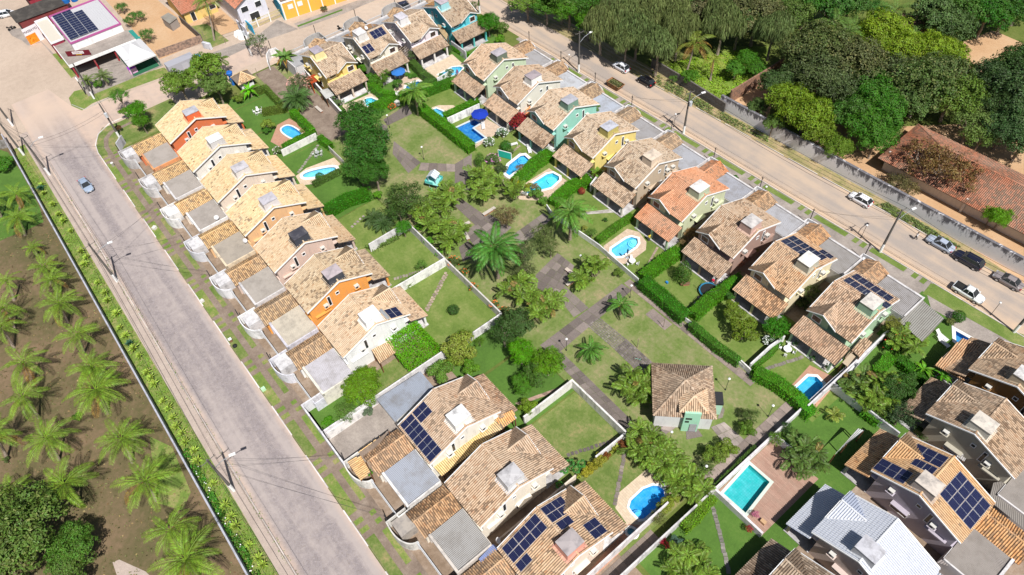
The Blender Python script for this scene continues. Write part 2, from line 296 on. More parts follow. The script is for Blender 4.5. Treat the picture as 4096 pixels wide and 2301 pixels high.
# ------------------------------------------------------------------ roof tiles
TW, TL = .275, .42
def tiles(mb, poly, down, m=0, rnd=None, off=0.0, w=TW, l=TL):
    """lay barrel tiles on a planar 3-D polygon; rows run down the slope"""
    P = [V(p) for p in poly]; d = V(down).normalized()
    nrm = (P[1] - P[0]).cross(P[2] - P[0]).normalized()
    if nrm.z < 0: nrm = -nrm
    d = (d - nrm * d.dot(nrm)).normalized(); a = nrm.cross(d).normalized(); O = P[0]
    q = [((p - O).dot(a), (p - O).dot(d)) for p in P]; a0 = min(x for x, _ in q); a1 = max(x for x, _ in q)
    smin = min(y for _, y in q); nc = max(1, int(round((a1 - a0) / w))); w = (a1 - a0) / nc; rnd = rnd or random.Random(int((a1 - a0) * 100))
    cw = w * .33; hh = w * .30
    for c in range(nc):
        x = a0 + (c + .5) * w; hits = []
        for i in range(len(q)):
            (x0, y0), (x1, y1) = q[i], q[(i + 1) % len(q)]
            if (x0 <= x) != (x1 <= x): hits.append(y0 + (y1 - y0) * (x - x0) / (x1 - x0))
        hits.sort()
        for k in range(0, len(hits) - 1, 2):
            s0, s1 = hits[k], hits[k + 1]; r0 = int(math.floor((s0 - smin) / l)); r1 = int(math.ceil((s1 - smin) / l))
            for r in range(r0, r1):
                u0 = max(s0, smin + r * l); u1 = min(s1, smin + (r + 1) * l)
                if u1 - u0 < .05: continue
                u1 += .02; j = rnd.uniform(-.008, .008); j2 = rnd.uniform(-.01, .01); uv = (c + .5, r + .5 + off)
                b = len(mb.v)
                for s_, lift in ((u0, 0.0), (u1, .028)):
                    for aa, h in ((-cw, .0), (-cw * .6, hh), (cw * .6, hh), (cw, .0), (w - cw, -.012)):
                        p = O + a * (x + aa + (j if lift else j2)) + d * s_ + nrm * (h + lift + .01); mb.v.append((p.x, p.y, p.z))
                for k2 in range(4):
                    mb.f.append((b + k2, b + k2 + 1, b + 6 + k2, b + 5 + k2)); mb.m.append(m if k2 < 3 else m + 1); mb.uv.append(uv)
                mb.f.append((b + 5, b + 6, b + 7, b + 8)); mb.m.append(m); mb.uv.append(uv)
def ridge(mb, p, q, r=.13, m=0, seed=0):
    p, q = V(p), V(q); d = q - p; n = max(1, int(d.length / .38)); t = d.normalized(); a = t.cross(V((0, 0, 1))).normalized(); up = a.cross(t)
    for i in range(n):
        b = len(mb.v)
        for s_, rr in ((i / n, r), ((i + 1) / n + .02, r * .86)):
            for an in (0, 45, 90, 135, 180):
                mb.v.append(tuple(p + d * min(1, s_) + a * math.cos(math.radians(an)) * rr + up * (math.sin(math.radians(an)) * rr * .8 + .01)))
        for k in range(4): mb.f.append((b + k, b + k + 1, b + 6 + k, b + 5 + k)); mb.m.append(m); mb.uv.append((i + 200.5 + seed, 7.5 + seed))
def plate(mb, poly, t=.09, m=1):
    """a solid slab just under a sloping polygon"""
    n = V(poly[1]) - V(poly[0]); n = n.cross(V(poly[2]) - V(poly[0])).normalized(); n = -n if n.z < 0 else n
    A = [V(p) - n * .01 for p in poly]; B = [p - V((0, 0, t)) for p in A]
    mb.face(A, m); mb.face(list(reversed(B)), m)
    for i in range(len(A)):
        j = (i + 1) % len(A); mb.face([B[i], B[j], A[j], A[i]], m)
def corrugated(mb, x0, x1, y0, y1, z00, z01, m=0, pitch=.2, amp=.035, axis='y', ph=0):
    """wavy sheet; ribs run along `axis`; z00 at the start of that axis, z01 at its end"""
    lo, hi = (x0, x1) if axis == 'y' else (y0, y1); n = max(4, int((hi - lo) / pitch * 4)); P = []
    for i in range(n + 1):
        t = lo + (hi - lo) * i / n; h = amp * math.sin(i / 4 * 2 * math.pi)
        P.append(((t, y0, z00 + h), (t, y1, z01 + h)) if axis == 'y' else ((x0, t, z00 + h), (x1, t, z01 + h)))
    for i in range(n): mb.face([P[i][0], P[i + 1][0], P[i + 1][1], P[i][1]], m)
# ------------------------------------------------------------------ the town house (all rows share one plan, mirrored or turned)
RZ, GE, SE = 7.62, 5.35, 6.15            # ridge height, garden eave, street eave distances
gz = lambda g: RZ - .434 * g             # garden slope height
sz = lambda g: RZ - .40 * g              # street slope height
def house_parts(h, se=SE, W=7.35, tank=True, dormer=True):
    """shared meshes for one handedness; x = along the ridge (0 at the tank gable), y = garden side * h"""
    L = lambda u, g, z: (u, g * h, z)
    D = {}
    rc = random.Random(int(11 + h + se * 10))
    # walls
    w = MB(); pro = [(-se + .45, 0), (4.35, 0), (4.35, gz(4.35) - .12), (0, RZ - .14), (-se + .45, sz(se - .45) - .14)]
    for u in (-W + .3, -.3): w.face([L(u, g, z) for g, z in pro], 0)
    for i in range(5):
        a, b = pro[i], pro[(i + 1) % 5]
        w.face([L(-W + .3, *a), L(-.3, *a), L(-.3, *b), L(-W + .3, *b)], 0)
    if dormer:
        w.prism([L(-W + .3, 4.3, 0)[:2], L(-3.9, 4.3, 0)[:2], L(-3.9, 4.92, 0)[:2], L(-W + .3, 4.92, 0)[:2]], 3.9, 5.38)
        w.face([L(-W + .25, 4.9, 5.3), L(-2.75, 4.9, 5.36), L(-5.0, 4.9, 6.66)], 0)
    w.prism([L(-W + .3, 4.36, 0)[:2], L(-.3, 4.36, 0)[:2], L(-.3, 5.1, 0)[:2], L(-W + .3, 5.1, 0)[:2]], 3.72, 3.9)
    w.prism([L(-2.3, -se - .05, 0)[:2], L(-.32, -se - .05, 0)[:2], L(-.32, -se + .5, 0)[:2], L(-2.3, -se + .5, 0)[:2]], 0, 2.9)
    w.prism([L(-.29, -5.2, 0)[:2], L(.12, -5.2, 0)[:2], L(.12, -2.5, 0)[:2], L(-.29, -2.5, 0)[:2]], 2.95, 3.15)
    D['wall'] = w.data('wall', [M['paint']])
    # main roof
    r = MB(); t = MB(); x0, x1 = -W, 0
    gp = [L(x0, 0, RZ), L(x1, 0, RZ), L(x1, GE, gz(GE)), L(-2.6, GE, gz(GE)), L(-5.0, 2.2, gz(2.2)), L(x0, 4.7, gz(4.7))] if dormer else [L(x0, 0, RZ), L(x1, 0, RZ), L(x1, GE, gz(GE)), L(x0, GE, gz(GE))]
    sp = [L(x0, 0, RZ), L(x1, 0, RZ), L(x1, -se, sz(se)), L(x0, -se, sz(se))]
    tiles(t, gp, (0, h, -.434), rnd=rc); tiles(t, sp, (0, -h, -.40), rnd=rc, off=60); plate(r, gp); plate(r, sp)
    if dormer:
        A = 6.75; f = GE + .02
        dl = [L(-5.0, f, A), L(-5.0, 2.05, A), L(x0, 4.75, 5.58), L(x0, f, 5.58)]; dr = [L(-5.0, 2.05, A), L(-5.0, f, A), L(-2.55, f, 5.36)]
        tiles(t, dl, (-1, 0, -.39), rnd=rc, off=120, m=1); tiles(t, dr, (1, 0, -.465), rnd=rc, off=150); plate(r, dl); plate(r, dr)  # slope away from the sun: moss and shade painted in with the dark slot
        ridge(t, L(-5.0, f, A + .03), L(-5.0, 2.1, A + .05), seed=3)
        ridge(t, L(-5.0, 2.08, A - .02), L(-2.6, f - .05, 5.36), .07, seed=9)
        for a, b in (((-5.0, f + .03, A - .02), (-2.5, f + .03, 5.33)), ((-5.0, f + .03, A - .02), (x0 - .03, f + .03, 5.56))):
            p, q = L(*a), L(*b); k = .05 * h
            r.mesh8([(p[0], p[1] - k, p[2] - .15), (q[0], q[1] - k, q[2] - .15), (q[0], q[1] + k, q[2] - .15), (p[0], p[1] + k, p[2] - .15),
                     (p[0], p[1] - k, p[2] + .02), (q[0], q[1] - k, q[2] + .02), (q[0], q[1] + k, q[2] + .02), (p[0], p[1] + k, p[2] + .02)], 0)
    for ux in (x1 + .03, x0 - .03):
        for (g0, z0), (g1, z1) in (((0, RZ), (GE, gz(GE))), ((0, RZ), (-se, sz(se)))):
            if dormer and ux < -1 and g1 > 0: g1, z1 = 4.7, gz(4.7)
            p, q = L(ux, g0, z0), L(ux, g1, z1)
            r.mesh8([(p[0] - .05, p[1], p[2] - .15), (p[0] + .05, p[1], p[2] - .15), (q[0] + .05, q[1], q[2] - .15), (q[0] - .05, q[1], q[2] - .15),
                     (p[0] - .05, p[1], p[2] + .05), (p[0] + .05, p[1], p[2] + .05), (q[0] + .05, q[1], q[2] + .05), (q[0] - .05, q[1], q[2] + .05)], 0)
    ridge(t, L(x0, 0, RZ + .05), L(x1, 0, RZ + .05), .14, seed=1)
    for ux in (-.12,):
        ridge(t, L(ux, .1, RZ + .02), L(ux, GE, gz(GE) + .05), .08, seed=20); ridge(t, L(ux, -.1, RZ + .02), L(ux, -se, sz(se) + .05), .08, seed=40)
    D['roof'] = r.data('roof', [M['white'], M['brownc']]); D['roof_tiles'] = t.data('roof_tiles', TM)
    # verandah roof
    r = MB(); t = MB(); vp = [L(-W - .25, 5.12, 3.84), L(.1, 5.12, 3.84), L(.1, 8.0, 2.62), L(-W - .25, 8.0, 2.62)]
    tiles(t, vp, (0, h, -.42), rnd=rc, off=200); plate(r, vp); r.prism([L(-W, 7.5, 0)[:2], L(-.2, 7.5, 0)[:2], L(-.2, 7.68, 0)[:2], L(-W, 7.68, 0)[:2]], 2.42, 2.6, 1)
    ridge(t, L(-W - .25, 5.14, 3.87), L(.1, 5.14, 3.87), .08, seed=5)
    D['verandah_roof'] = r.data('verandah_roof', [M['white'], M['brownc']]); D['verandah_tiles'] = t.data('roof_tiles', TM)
    f = MB(); f.prism([L(-W, 4.34, 0)[:2], L(-.2, 4.34, 0)[:2], L(-.2, 7.95, 0)[:2], L(-W, 7.95, 0)[:2]], 0, .16); D['verandah_floor'] = f.data('verandah_floor', [M['slab']])
    c = MB(); c.box(-.16, .16, -.16, .16, 0, 2.45); c.box(-.2, .2, -.2, .2, 0, .25); D['column'] = c.data('column', [M['paint']])
    # tank box
    k = MB(); a, b = (-2.6, -1.22), (-.62, 1.22)
    def ring(z, e): return [L(a[0] - e, a[1] - e, z), L(b[0] + e, a[1] - e, z), L(b[0] + e, b[1] + e, z), L(a[0] - e, b[1] + e, z)]
    k.mesh8(ring(6.8, .12) + ring(8.52, 0), 0); D['tank_box'] = k.data('tank_box', [M['paint']])
    k = MB(); q = ring(8.52, .07); top = L(-1.61, 0, 8.76)
    k.mesh8(q + ring(8.6, .07), 0); z = ring(8.6, .05)
    for i in range(4): k.face([z[i], z[(i + 1) % 4], top], 0)
    D['cap'] = k.data('cap', [M['stained']])
    k = MB()
    for s_ in (1, -1):
        e = 1.62
        zz = lambda g: (gz(g) if s_ > 0 else sz(g)) + .10
        k.mesh8([L(-2.95, 0, RZ - .1), L(-.3, 0, RZ - .1), L(-.3, s_ * e, zz(e) - .15), L(-2.95, s_ * e, zz(e) - .15), L(-2.95, 0, RZ + .14), L(-.3, 0, RZ + .14), L(-.3, s_ * e, zz(e)), L(-2.95, s_ * e, zz(e))], 0)
    D['flashing'] = k.data('flashing', [M['paint']])
    # street side: entry roof, garage roof
    r = MB(); t = MB(); g0, g1 = -se + .15, -se - 5.65
    e1 = [L(-6.45, g0, 3.6), L(-6.45, g1, 3.6), L(-8.25, g1, 2.7), L(-8.25, g0, 2.7)]; e2 = [L(-6.45, g0, 3.6), L(-6.45, g1, 3.6), L(-4.25, g1, 2.6), L(-4.25, g0, 2.6)]
    tiles(t, e1, (-1, 0, -.37), rnd=rc, off=300); tiles(t, e2, (1, 0, -.37), rnd=rc, off=340); plate(r, e1); plate(r, e2); ridge(t, L(-6.45, g0, 3.64), L(-6.45, g1, 3.64), .13, seed=7)
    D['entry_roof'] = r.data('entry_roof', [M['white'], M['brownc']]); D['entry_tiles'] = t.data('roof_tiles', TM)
    w = MB(); y0, y1 = sorted((g0 * h, (g1 + .3) * h)); w.box(-8.05, -4.5, y0, y1, 0, 2.6); D['entry_wall'] = w.data('entry_wall', [M['paint']])
    r = MB(); ga, gb = -se + .1, -se - 4.75; y0, y1 = (ga * h, gb * h)
    corrugated(r, -4.2, 1.55, y0, y1, 2.95, 2.78, 0); D['garage_roof'] = r.data('garage_roof', [M['sheet']])
    r = MB(); yy = sorted((gb * h, (gb - .32) * h)); r.box(-4.2, 1.78, yy[0], yy[1], 2.45, 3.0)
    yy = sorted((ga * h, (gb - .32) * h)); r.box(1.58, 1.78, yy[0], yy[1], 0, 3.05); r.box(-4.45, -4.22, yy[0], yy[1], 0, 2.55)
    r.box(-4.2, 1.55, *sorted(((ga + .02) * h, (ga + .1) * h)), 0, 2.9); D['garage_wall'] = r.data('garage_wall', [M['stained']])
    # openings on the tank gable wall and garden side
    def win(u, g, z, ww, hh, axis, bars=True):
        fr = MB(); pa = MB(); gl = MB()
        def bx(mb, a0, a1, z0, z1, d0, d1):
            if axis == 'g': y = sorted(((g + d0) * h, (g + d1) * h)); mb.box(u + a0, u + a1, y[0], y[1], z0, z1)
            else: y = sorted(((g + a0) * h, (g + a1) * h)); mb.box(u + d0, u + d1, y[0], y[1], z0, z1)
        fw = .12 if bars else .09
        for a0, a1, z0, z1 in ((-ww / 2 - fw, -ww / 2, z - fw, z + hh + fw), (ww / 2, ww / 2 + fw, z - fw, z + hh + fw), (-ww / 2, ww / 2, z - fw, z), (-ww / 2, ww / 2, z + hh, z + hh + fw)):
            bx(fr, a0, a1, z0, z1, -.02, .07)
        bx(pa, -ww / 2, ww / 2, z, z + hh, -.01, .015)
        if bars:
            for f_ in (.03, .5, .97): bx(gl, -ww / 2 + ww * f_ - .025, -ww / 2 + ww * f_ + .025, z, z + hh, .016, .045)
            for f_ in (.04, .36, .7, .96): bx(gl, -ww / 2, ww / 2, z + hh * f_ - .02, z + hh * f_ + .02, .018, .04)
        return fr.data('frame', [M['white']]), pa.data('pane', [M['glass']]), (gl.data('glazing_bars', [M['wood']]) if bars else None)
    D['win_bay'] = win(-5.75, 4.93, 4.2, 1.25, 1.0, 'g'); D['win_low'] = win(-1.75, 4.36, 4.2, 1.3, .62, 'g')
    D['win_side'] = win(-.3, -.75, 5.05, .45, .5, 'u', False); D['win_kitchen'] = win(-.3, .4, 1.3, 2.0, 1.2, 'u'); D['win_slit'] = win(-.3, -2.3, 3.6, .4, 2.0, 'u', False)
    d = MB(); y = sorted((4.36 * h, 4.4 * h)); d.box(-1.4, 1.4, y[0], y[1], .16, 2.3); D['door'] = d.data('door', [M['wood']]); d = MB(); y = sorted((4.4 * h, 4.43 * h)); d.box(-1.2, -.1, y[0], y[1], .3, 2.15); d.box(.1, 1.2, y[0], y[1], .3, 2.15); D['door_pane'] = d.data('pane', [M['glass']])
    a = MB(); a.box(-.3, .25, -.36, .36, 0, .5); D['ac'] = a.data('ac_unit', [M['plain']]); a = MB(); a.box(.251, .27, -.26, .1, .08, .42); D['grille'] = a.data('grille', [M['dark']])
    a = MB(); a.box(-.3, .35, -.5, .5, -.12, -.02); D['ac_shelf'] = a.data('shelf', [M['paint']])
    a = MB(); y = sorted((-.6 * h, 1.6 * h)); a.box(-.3, .35, y[0], y[1], 2.75, 2.87); D['awning'] = a.data('awning', [M['paint']])
    return D
WHITE = (.74, .72, .68)
def town_house(label, O, rz, h, wall, tile, tank=None, cap=(.45, .42, .43), garage=(.40, .36, .33), gwall=(.62, .60, .60), col=None, se=SE, dormer=True, verandah=True, group='two storey tiled houses', acs=((2.35, 4.35), (-3.1, 4.1)), annex=True, floor=(.66, .65, .66), W=7.35, win2=True, flash=None):
    D = memo(('house', h, se, dormer, W), lambda: house_parts(h, se, W, dormer=dormer))
    t = thing('town_house', label, 'house', (O[0], O[1], 0), rz, group)
    tank = tank or wall
    def rf(n, tn, D1, D2, tc=None):
        r = obj(n, D[D1], t); x = obj('roof_tiles', D[D2], r, color=tc or tile); x['kind'] = 'stuff'
        if tile[3] < .03:
            for k_ in (0, 1): x.material_slots[k_].link = 'OBJECT'; x.material_slots[k_].material = M['wtile'] if k_ == 0 else M['wtile_shade']
        return r
    obj('wall', D['wall'], t, color=wall); rf('roof', 'roof_tiles', 'roof', 'roof_tiles')
    if verandah:
        rf('verandah_roof', 'roof_tiles', 'verandah_roof', 'verandah_tiles', (tile[0] * .94, tile[1] * .9, tile[2] * .88, min(.95, tile[3] + .12))); obj('verandah_floor', D['verandah_floor'], t, color=floor)
        for u in (-W + .3, -W / 2 - .1, -.5): obj('column', D['column'], t, (u, 7.6 * h, 0), color=col or wall)
        d = obj('door', D['door'], t, (-2.4, 0, 0)); obj('pane', D['door_pane'], d)
        d = obj('door', D['door'], t, (-5.6, 0, 0)); obj('pane', D['door_pane'], d)
    b = obj('tank_box', D['tank_box'], t, color=tank); obj('cap', D['cap'], b, color=cap); obj('flashing', D['flashing'], b, color=flash or tank)
    ws = ['win_side', 'win_slit', 'win_kitchen'] + (['win_bay', 'win_low'] if dormer else [])
    for w in ws:
        f, p, g = D[w]; wo = obj('window', p, t); obj('frame', f, wo)
        if g: obj('glazing_bars', g, wo)
    obj('awning', D['awning'], t, color=wall)
    for g, z in acs:
        a = obj('ac_unit', D['ac'], t, (.02, g * h, z), color=(.56, .55, .52)); obj('grille', D['grille'], a); obj('shelf', D['ac_shelf'], a, color=wall)
    if annex:
        rf('entry_roof', 'roof_tiles', 'entry_roof', 'entry_tiles', (tile[0] * .98, tile[1] * .84, tile[2] * .66, min(.95, tile[3] + .28))); obj('entry_wall', D['entry_wall'], t, color=wall)
        obj('garage_roof', D['garage_roof'], t, color=garage); obj('garage_wall', D['garage_wall'], t, color=gwall)
    return t
def front_mesh(h, sh, se):
    L = lambda u, g: (u, g * h); D = {}; go = -se - 6.5 + sh; cu = -se - 8.15 + sh
    w = MB(); arc = [(-9.2, cu + .1), (-7.9, cu - .05)] + [(-7.6 + 2.9 * math.sin(a), cu + 1.75 - 1.8 * math.cos(a)) for a in [i * math.pi / 2 / 9 for i in range(1, 10)]]
    w.wall([L(*p) for p in arc], .16, 0, 2.2); D['curved'] = w.data('curved_wall', [M['stained']])
    w = MB(); w.wall([L(1.68, -se - 4.9), L(1.68, go), L(1.2, go)], .16, 0, 2.1); w.wall([L(-9.3, cu), L(-9.3, -se - 5.2)], .14, 0, 2.1); D['side'] = w.data('side_wall', [M['stained']])
    w = MB(); x0, x1 = -4.6, 1.15
    y = sorted(((go - .05) * h, (go + .05) * h)); w.box(x0, x1, y[0], y[1], .12, .2); w.box(x0, x1, y[0], y[1], 1.72, 1.84)
    for i in range(24): xx = x0 + (x1 - x0) * i / 23; w.box(xx - .025, xx + .025, y[0] + .02, y[1] - .02, .15, 1.75)
    w.box(x0 - .1, x0 + .1, y[0] - .1, y[1] + .1, 0, 2.2); D['gate'] = w.data('gate', [M['plain']])
    w = MB(); y = sorted(((-se - 5.5) * h, (cu + .5) * h)); w.box(-8.9, -6.5, y[0], y[1], 0, 2.02); D['store'] = w.data('bin_store', [M['stained']])
    return D
def front_wall(label, O, rz, h, sh=0.0, c=(.70, .69, .70), store=(.62, .61, .62), gate=(.55, .56, .58), se=SE, g='front walls facing the street'):
    D = memo(('front', h, sh, se), lambda: front_mesh(h, sh, se)); t = thing('front_wall', label, 'wall', (O[0], O[1], 0), rz, g)
    obj('curved_wall', D['curved'], t, color=c); obj('side_wall', D['side'], t, color=c); obj('gate', D['gate'], t, color=gate)
    if store: obj('bin_store', D['store'], t, color=store)
    return t
def iron_post(label, p, g='iron service posts at the front walls'):
    def mk():
        m = MB(); m.tube([(0, 0, 0), (0, 0, 3.6)], .07, 6); m.box(-.22, .22, -.03, .03, 3.3, 3.36); return m.data('iron_post', [M['dark']])
    return tag(obj('iron_post', memo('ironpost', mk), None, (p[0], p[1], 0)), label, 'post', g)
def frame_of(k, O): return {'L': (0, 1), 'R': (0, -1), 'T': (-math.pi / 2, 1), 'S': (-math.pi / 2, -1)}[k]
def solar(label, O, rz, h, side, u0, u1, nu, g0, g1, ng, zoff=.13):
    """an array of separate panels on a roof slope"""
    t = thing('solar_array', label, 'solar panels', (O[0], O[1], 0), rz, 'rooftop solar arrays')
    s = -.434 if side > 0 else -.40; pw, pg = (u1 - u0) / nu, (g1 - g0) / ng
    def mk():
        m = MB(); a, b = pw / 2 - .02, pg / 2 * math.sqrt(1 + s * s) - .02
        m.box(-a, a, -b, b, -.04, 0, 1); m.box(-a + .03, a - .03, -b + .03, b - .03, 0, .004, 0)
        if b > a: m.box(-a, a, -.012, .012, .001, .006, 1)
        else: m.box(-.012, .012, -b, b, .001, .006, 1)
        return m.data('panel', [M['solar'], M['steel']])
    me = memo(('panel', round(pw, 2), round(pg, 2), side), mk)
    for i in range(nu):
        for j in range(ng):
            u = u0 + (i + .5) * pw; g = g0 + (j + .5) * pg
            o = obj('solar_panel', me, t, (u, side * g * h, RZ + s * g + zoff)); o.rotation_euler = (math.atan(s) * side * h, 0, 0)
    return t
# ------------------------------------------------------------------ vegetation
def leafquad(mb, p, n, size, rnd, asp=.6, m=0):
    """one folded leaf-sized face"""
    n = n.normalized(); a = n.cross(V((rnd.uniform(-1, 1), rnd.uniform(-1, 1), rnd.uniform(-1, 1))))
    a = a.normalized() if a.length > .01 else V((1, 0, 0)); b = n.cross(a); h = size / 2; f = n * (size * .12)
    mb.face([p - a * h, p - b * h * asp + f, p + a * h, p + b * h * asp + f], m)
def lobes(rnd, n, R, H, flat=.6):
    out = []
    for i in range(n):
        th = i * 2.39996 + rnd.uniform(-.4, .4); rr = R * math.sqrt((i + .5) / n) * .72
        z = H * (.55 * (1 - (rr / R) ** 2) + rnd.uniform(-.12, .1)); out.append((V((rr * math.cos(th), rr * math.sin(th), z)), R * rnd.uniform(.24, .40)))
    return out
def crown_data(style, seed):
    rnd = random.Random(seed); mb = MB(); tr = MB(); R = 5.0
    cfg = dict(broad=(16, 5, 5.2, 7500, .40, .6), dense=(26, 5, 5.0, 9500, .34, .55), airy=(14, 5, 4.6, 3600, .36, .5), droop=(15, 4.4, 7.5, 8500, .42, .16), bush=(7, 5, 4.5, 2600, .55, .6), sparse=(10, 5, 4, 1500, .42, .5), ball=(1, 5, 5, 1700, .7, .6), cone=(5, 3.6, 8, 2400, .5, .5))[style]
    n, R, H, cnt, size, asp = cfg; L = lobes(rnd, n, R, H)
    if style == 'ball': L = [(V((0, 0, 0)), 4.6)]
    if style == 'cone': L = [(V((0, 0, z)), r) for z, r in ((-3, 3.4), (-1, 3.6), (1.2, 3.2), (3.2, 2.4), (5, 1.4))]
    tot = sum(r * r for _, r in L)
    for c, r in L:
        k = int(cnt * r * r / tot)
        nsub = 16 if style in ('broad', 'dense') else 10; sub = [(V((rnd.gauss(0, 1), rnd.gauss(0, 1), rnd.gauss(.35, 1))).normalized(), rnd.uniform(.9, 1.2)) for _ in range(nsub)]
        for i in range(k):
            sd, sq = sub[i % nsub]; d = (sd + V((rnd.gauss(0, .24), rnd.gauss(0, .24), rnd.gauss(0, .24)))).normalized() if style in ('broad', 'dense', 'airy', 'sparse') else V((rnd.gauss(0, 1), rnd.gauss(0, 1), rnd.gauss(.25, 1))).normalized()
            if style in ('airy', 'sparse'): q = r * rnd.uniform(.35, 1.15)
            else: q = r * (1 - abs(rnd.gauss(0, .13)))
            q *= (sq - .55 * (1 - d.dot(sd)) * 3) if style in ('broad', 'dense') else 1 + .16 * math.sin(5 * d.x + 3 * c.x) * math.sin(5 * d.y + 2 * c.y) * math.cos(4 * d.z)
            p = c + V((d.x * q, d.y * q, d.z * q * (.8 if style != 'droop' else 1.2)))
            nn = d + V((rnd.uniform(-.6, .6), rnd.uniform(-.6, .6), rnd.uniform(-.2, .7)))
            if style == 'droop':
                a = V((d.x * .35 + rnd.uniform(-.1, .1), d.y * .35 + rnd.uniform(-.1, .1), -1)).normalized(); b = a.cross(V((rnd.uniform(-1, 1), rnd.uniform(-1, 1), 0.1))).normalized()
                l = rnd.uniform(.5, 1.3); w = .07; mb.face([p - b * w, p + b * w, p + a * l + b * w * .4, p + a * l - b * w * .4])
            else: leafquad(mb, p, nn, size * rnd.uniform(.6, 1.25), rnd, asp)
    # trunk and limbs, with the crown centre at the origin
    base = V((0, 0, -R * (1.1 if style not in ('bush', 'ball', 'cone') else .9)))
    tr.tube([base, base * .5 + V((.15, .1, 0)), V((0, 0, -R * .1))], [.34, .26, .2], 7)
    for c, r in L[:9]: tr.tube([V((0, 0, -R * .3)), c * .5 + V((0, 0, -.4)), c], [.17, .1, .04], 5)
    return mb.data('crown', [M['leaf']]), tr.data('trunk', [M['bark']])
def tree(name, style, P, z, r, color, label, cat='tree', group=None, a=1.0, squash=1.0, rz=None):
    """crown centre at height z above P; r = crown radius in metres"""
    seed = int(abs(P[0] * 3 + P[1] * 7)) % 3; cr, tk = memo(('crown', style, seed), lambda: crown_data(style, 100 + seed * 17 + len(style)))
    s = r / 5.0; t = thing(name, label, cat, (P[0], P[1], 0), rz if rz is not None else (P[0] * 1.7) % 6.28, group)
    c = obj('crown', cr, t, (0, 0, z), color=(*color, a), scale=(s, s, s * squash))
    hb = z / (5.5 * s) if style not in ('bush', 'ball', 'cone') else z / (4.5 * s)
    k = obj('trunk', tk, t, (0, 0, z), scale=(s, s, max(s * .3, s * hb)))
    return t
def frond_data(kind, seed):
    rnd = random.Random(seed); mb = MB()
    if kind == 'coco': L, n, ll, droop, w = 3.7, 34, .72, 1.05, .032
    elif kind == 'royal': L, n, ll, droop, w = 3.6, 44, .75, 1.3, .055
    elif kind == 'date': L, n, ll, droop, w = 2.6, 36, .5, .9, .03
    elif kind == 'areca': L, n, ll, droop, w = 1.9, 18, .6, .75, .06
    elif kind == 'fan': L, n, ll, droop, w = .9, 0, .9, .2, .05
    elif kind == 'banana': L, n, ll, droop, w = 2.2, 0, 0, .8, .3
    if kind == 'fan':
        mb.tube([(0, 0, 0), (L * .6, 0, .12), (L, 0, .05)], .02, 3)
        for i in range(17):
            t = (i - 8) / 8 * 1.9; d = V((math.cos(t), math.sin(t), -.15)); s_ = d.cross(V((0, 0, 1))).normalized() * .05; o = V((L, 0, .05)); e = o + d * .75 * rnd.uniform(.85, 1)
            mb.face([o, o + d * .4 + s_, e + V((0, 0, -.12)), o + d * .4 - s_])
    elif kind == 'banana':
        pts = [V((L * t, 0, .9 * t - droop * 1.6 * t * t)) for t in [i / 8 for i in range(9)]]
        for i in range(8):
            for s_ in (-1, 1):
                wa = w * math.sin(math.pi * min(1, .08 + i / 8)) + .02; wb = w * math.sin(math.pi * min(.99, .08 + (i + 1) / 8)) + .02
                mb.face([pts[i], pts[i + 1], pts[i + 1] + V((0, s_ * wb, .08)), pts[i] + V((0, s_ * wa, .08))])
    else:
        cur = lambda t: V((L * (t - .12 * t * t), 0, L * (.42 * t - droop * .62 * t * t))); pts = [cur(i / 9) for i in range(10)]
        mb.tube(pts, [.045 * (1 - i / 10) + .008 for i in range(10)], 4)
        for i in range(n):
            t = .14 + .85 * i / n; p = cur(t); tg = (cur(min(1, t + .02)) - cur(t - .02)).normalized(); len_ = ll * math.sin(math.pi * (.18 + .78 * t)) ** .6 * rnd.uniform(.85, 1.1)
            for s_ in (-1, 1):
                d = (tg * .62 + V((0, s_, .12 + rnd.uniform(-.12, .12)))).normalized(); e = p + d * len_ + V((0, 0, -len_ * rnd.uniform(.2, .42)))
                mid = p + d * len_ * .5 + V((0, 0, .02)); k = tg * w
                mb.face([p - k * .6, mid - k, e, mid + k]); 
    return mb.data('frond', [M['leaf']])
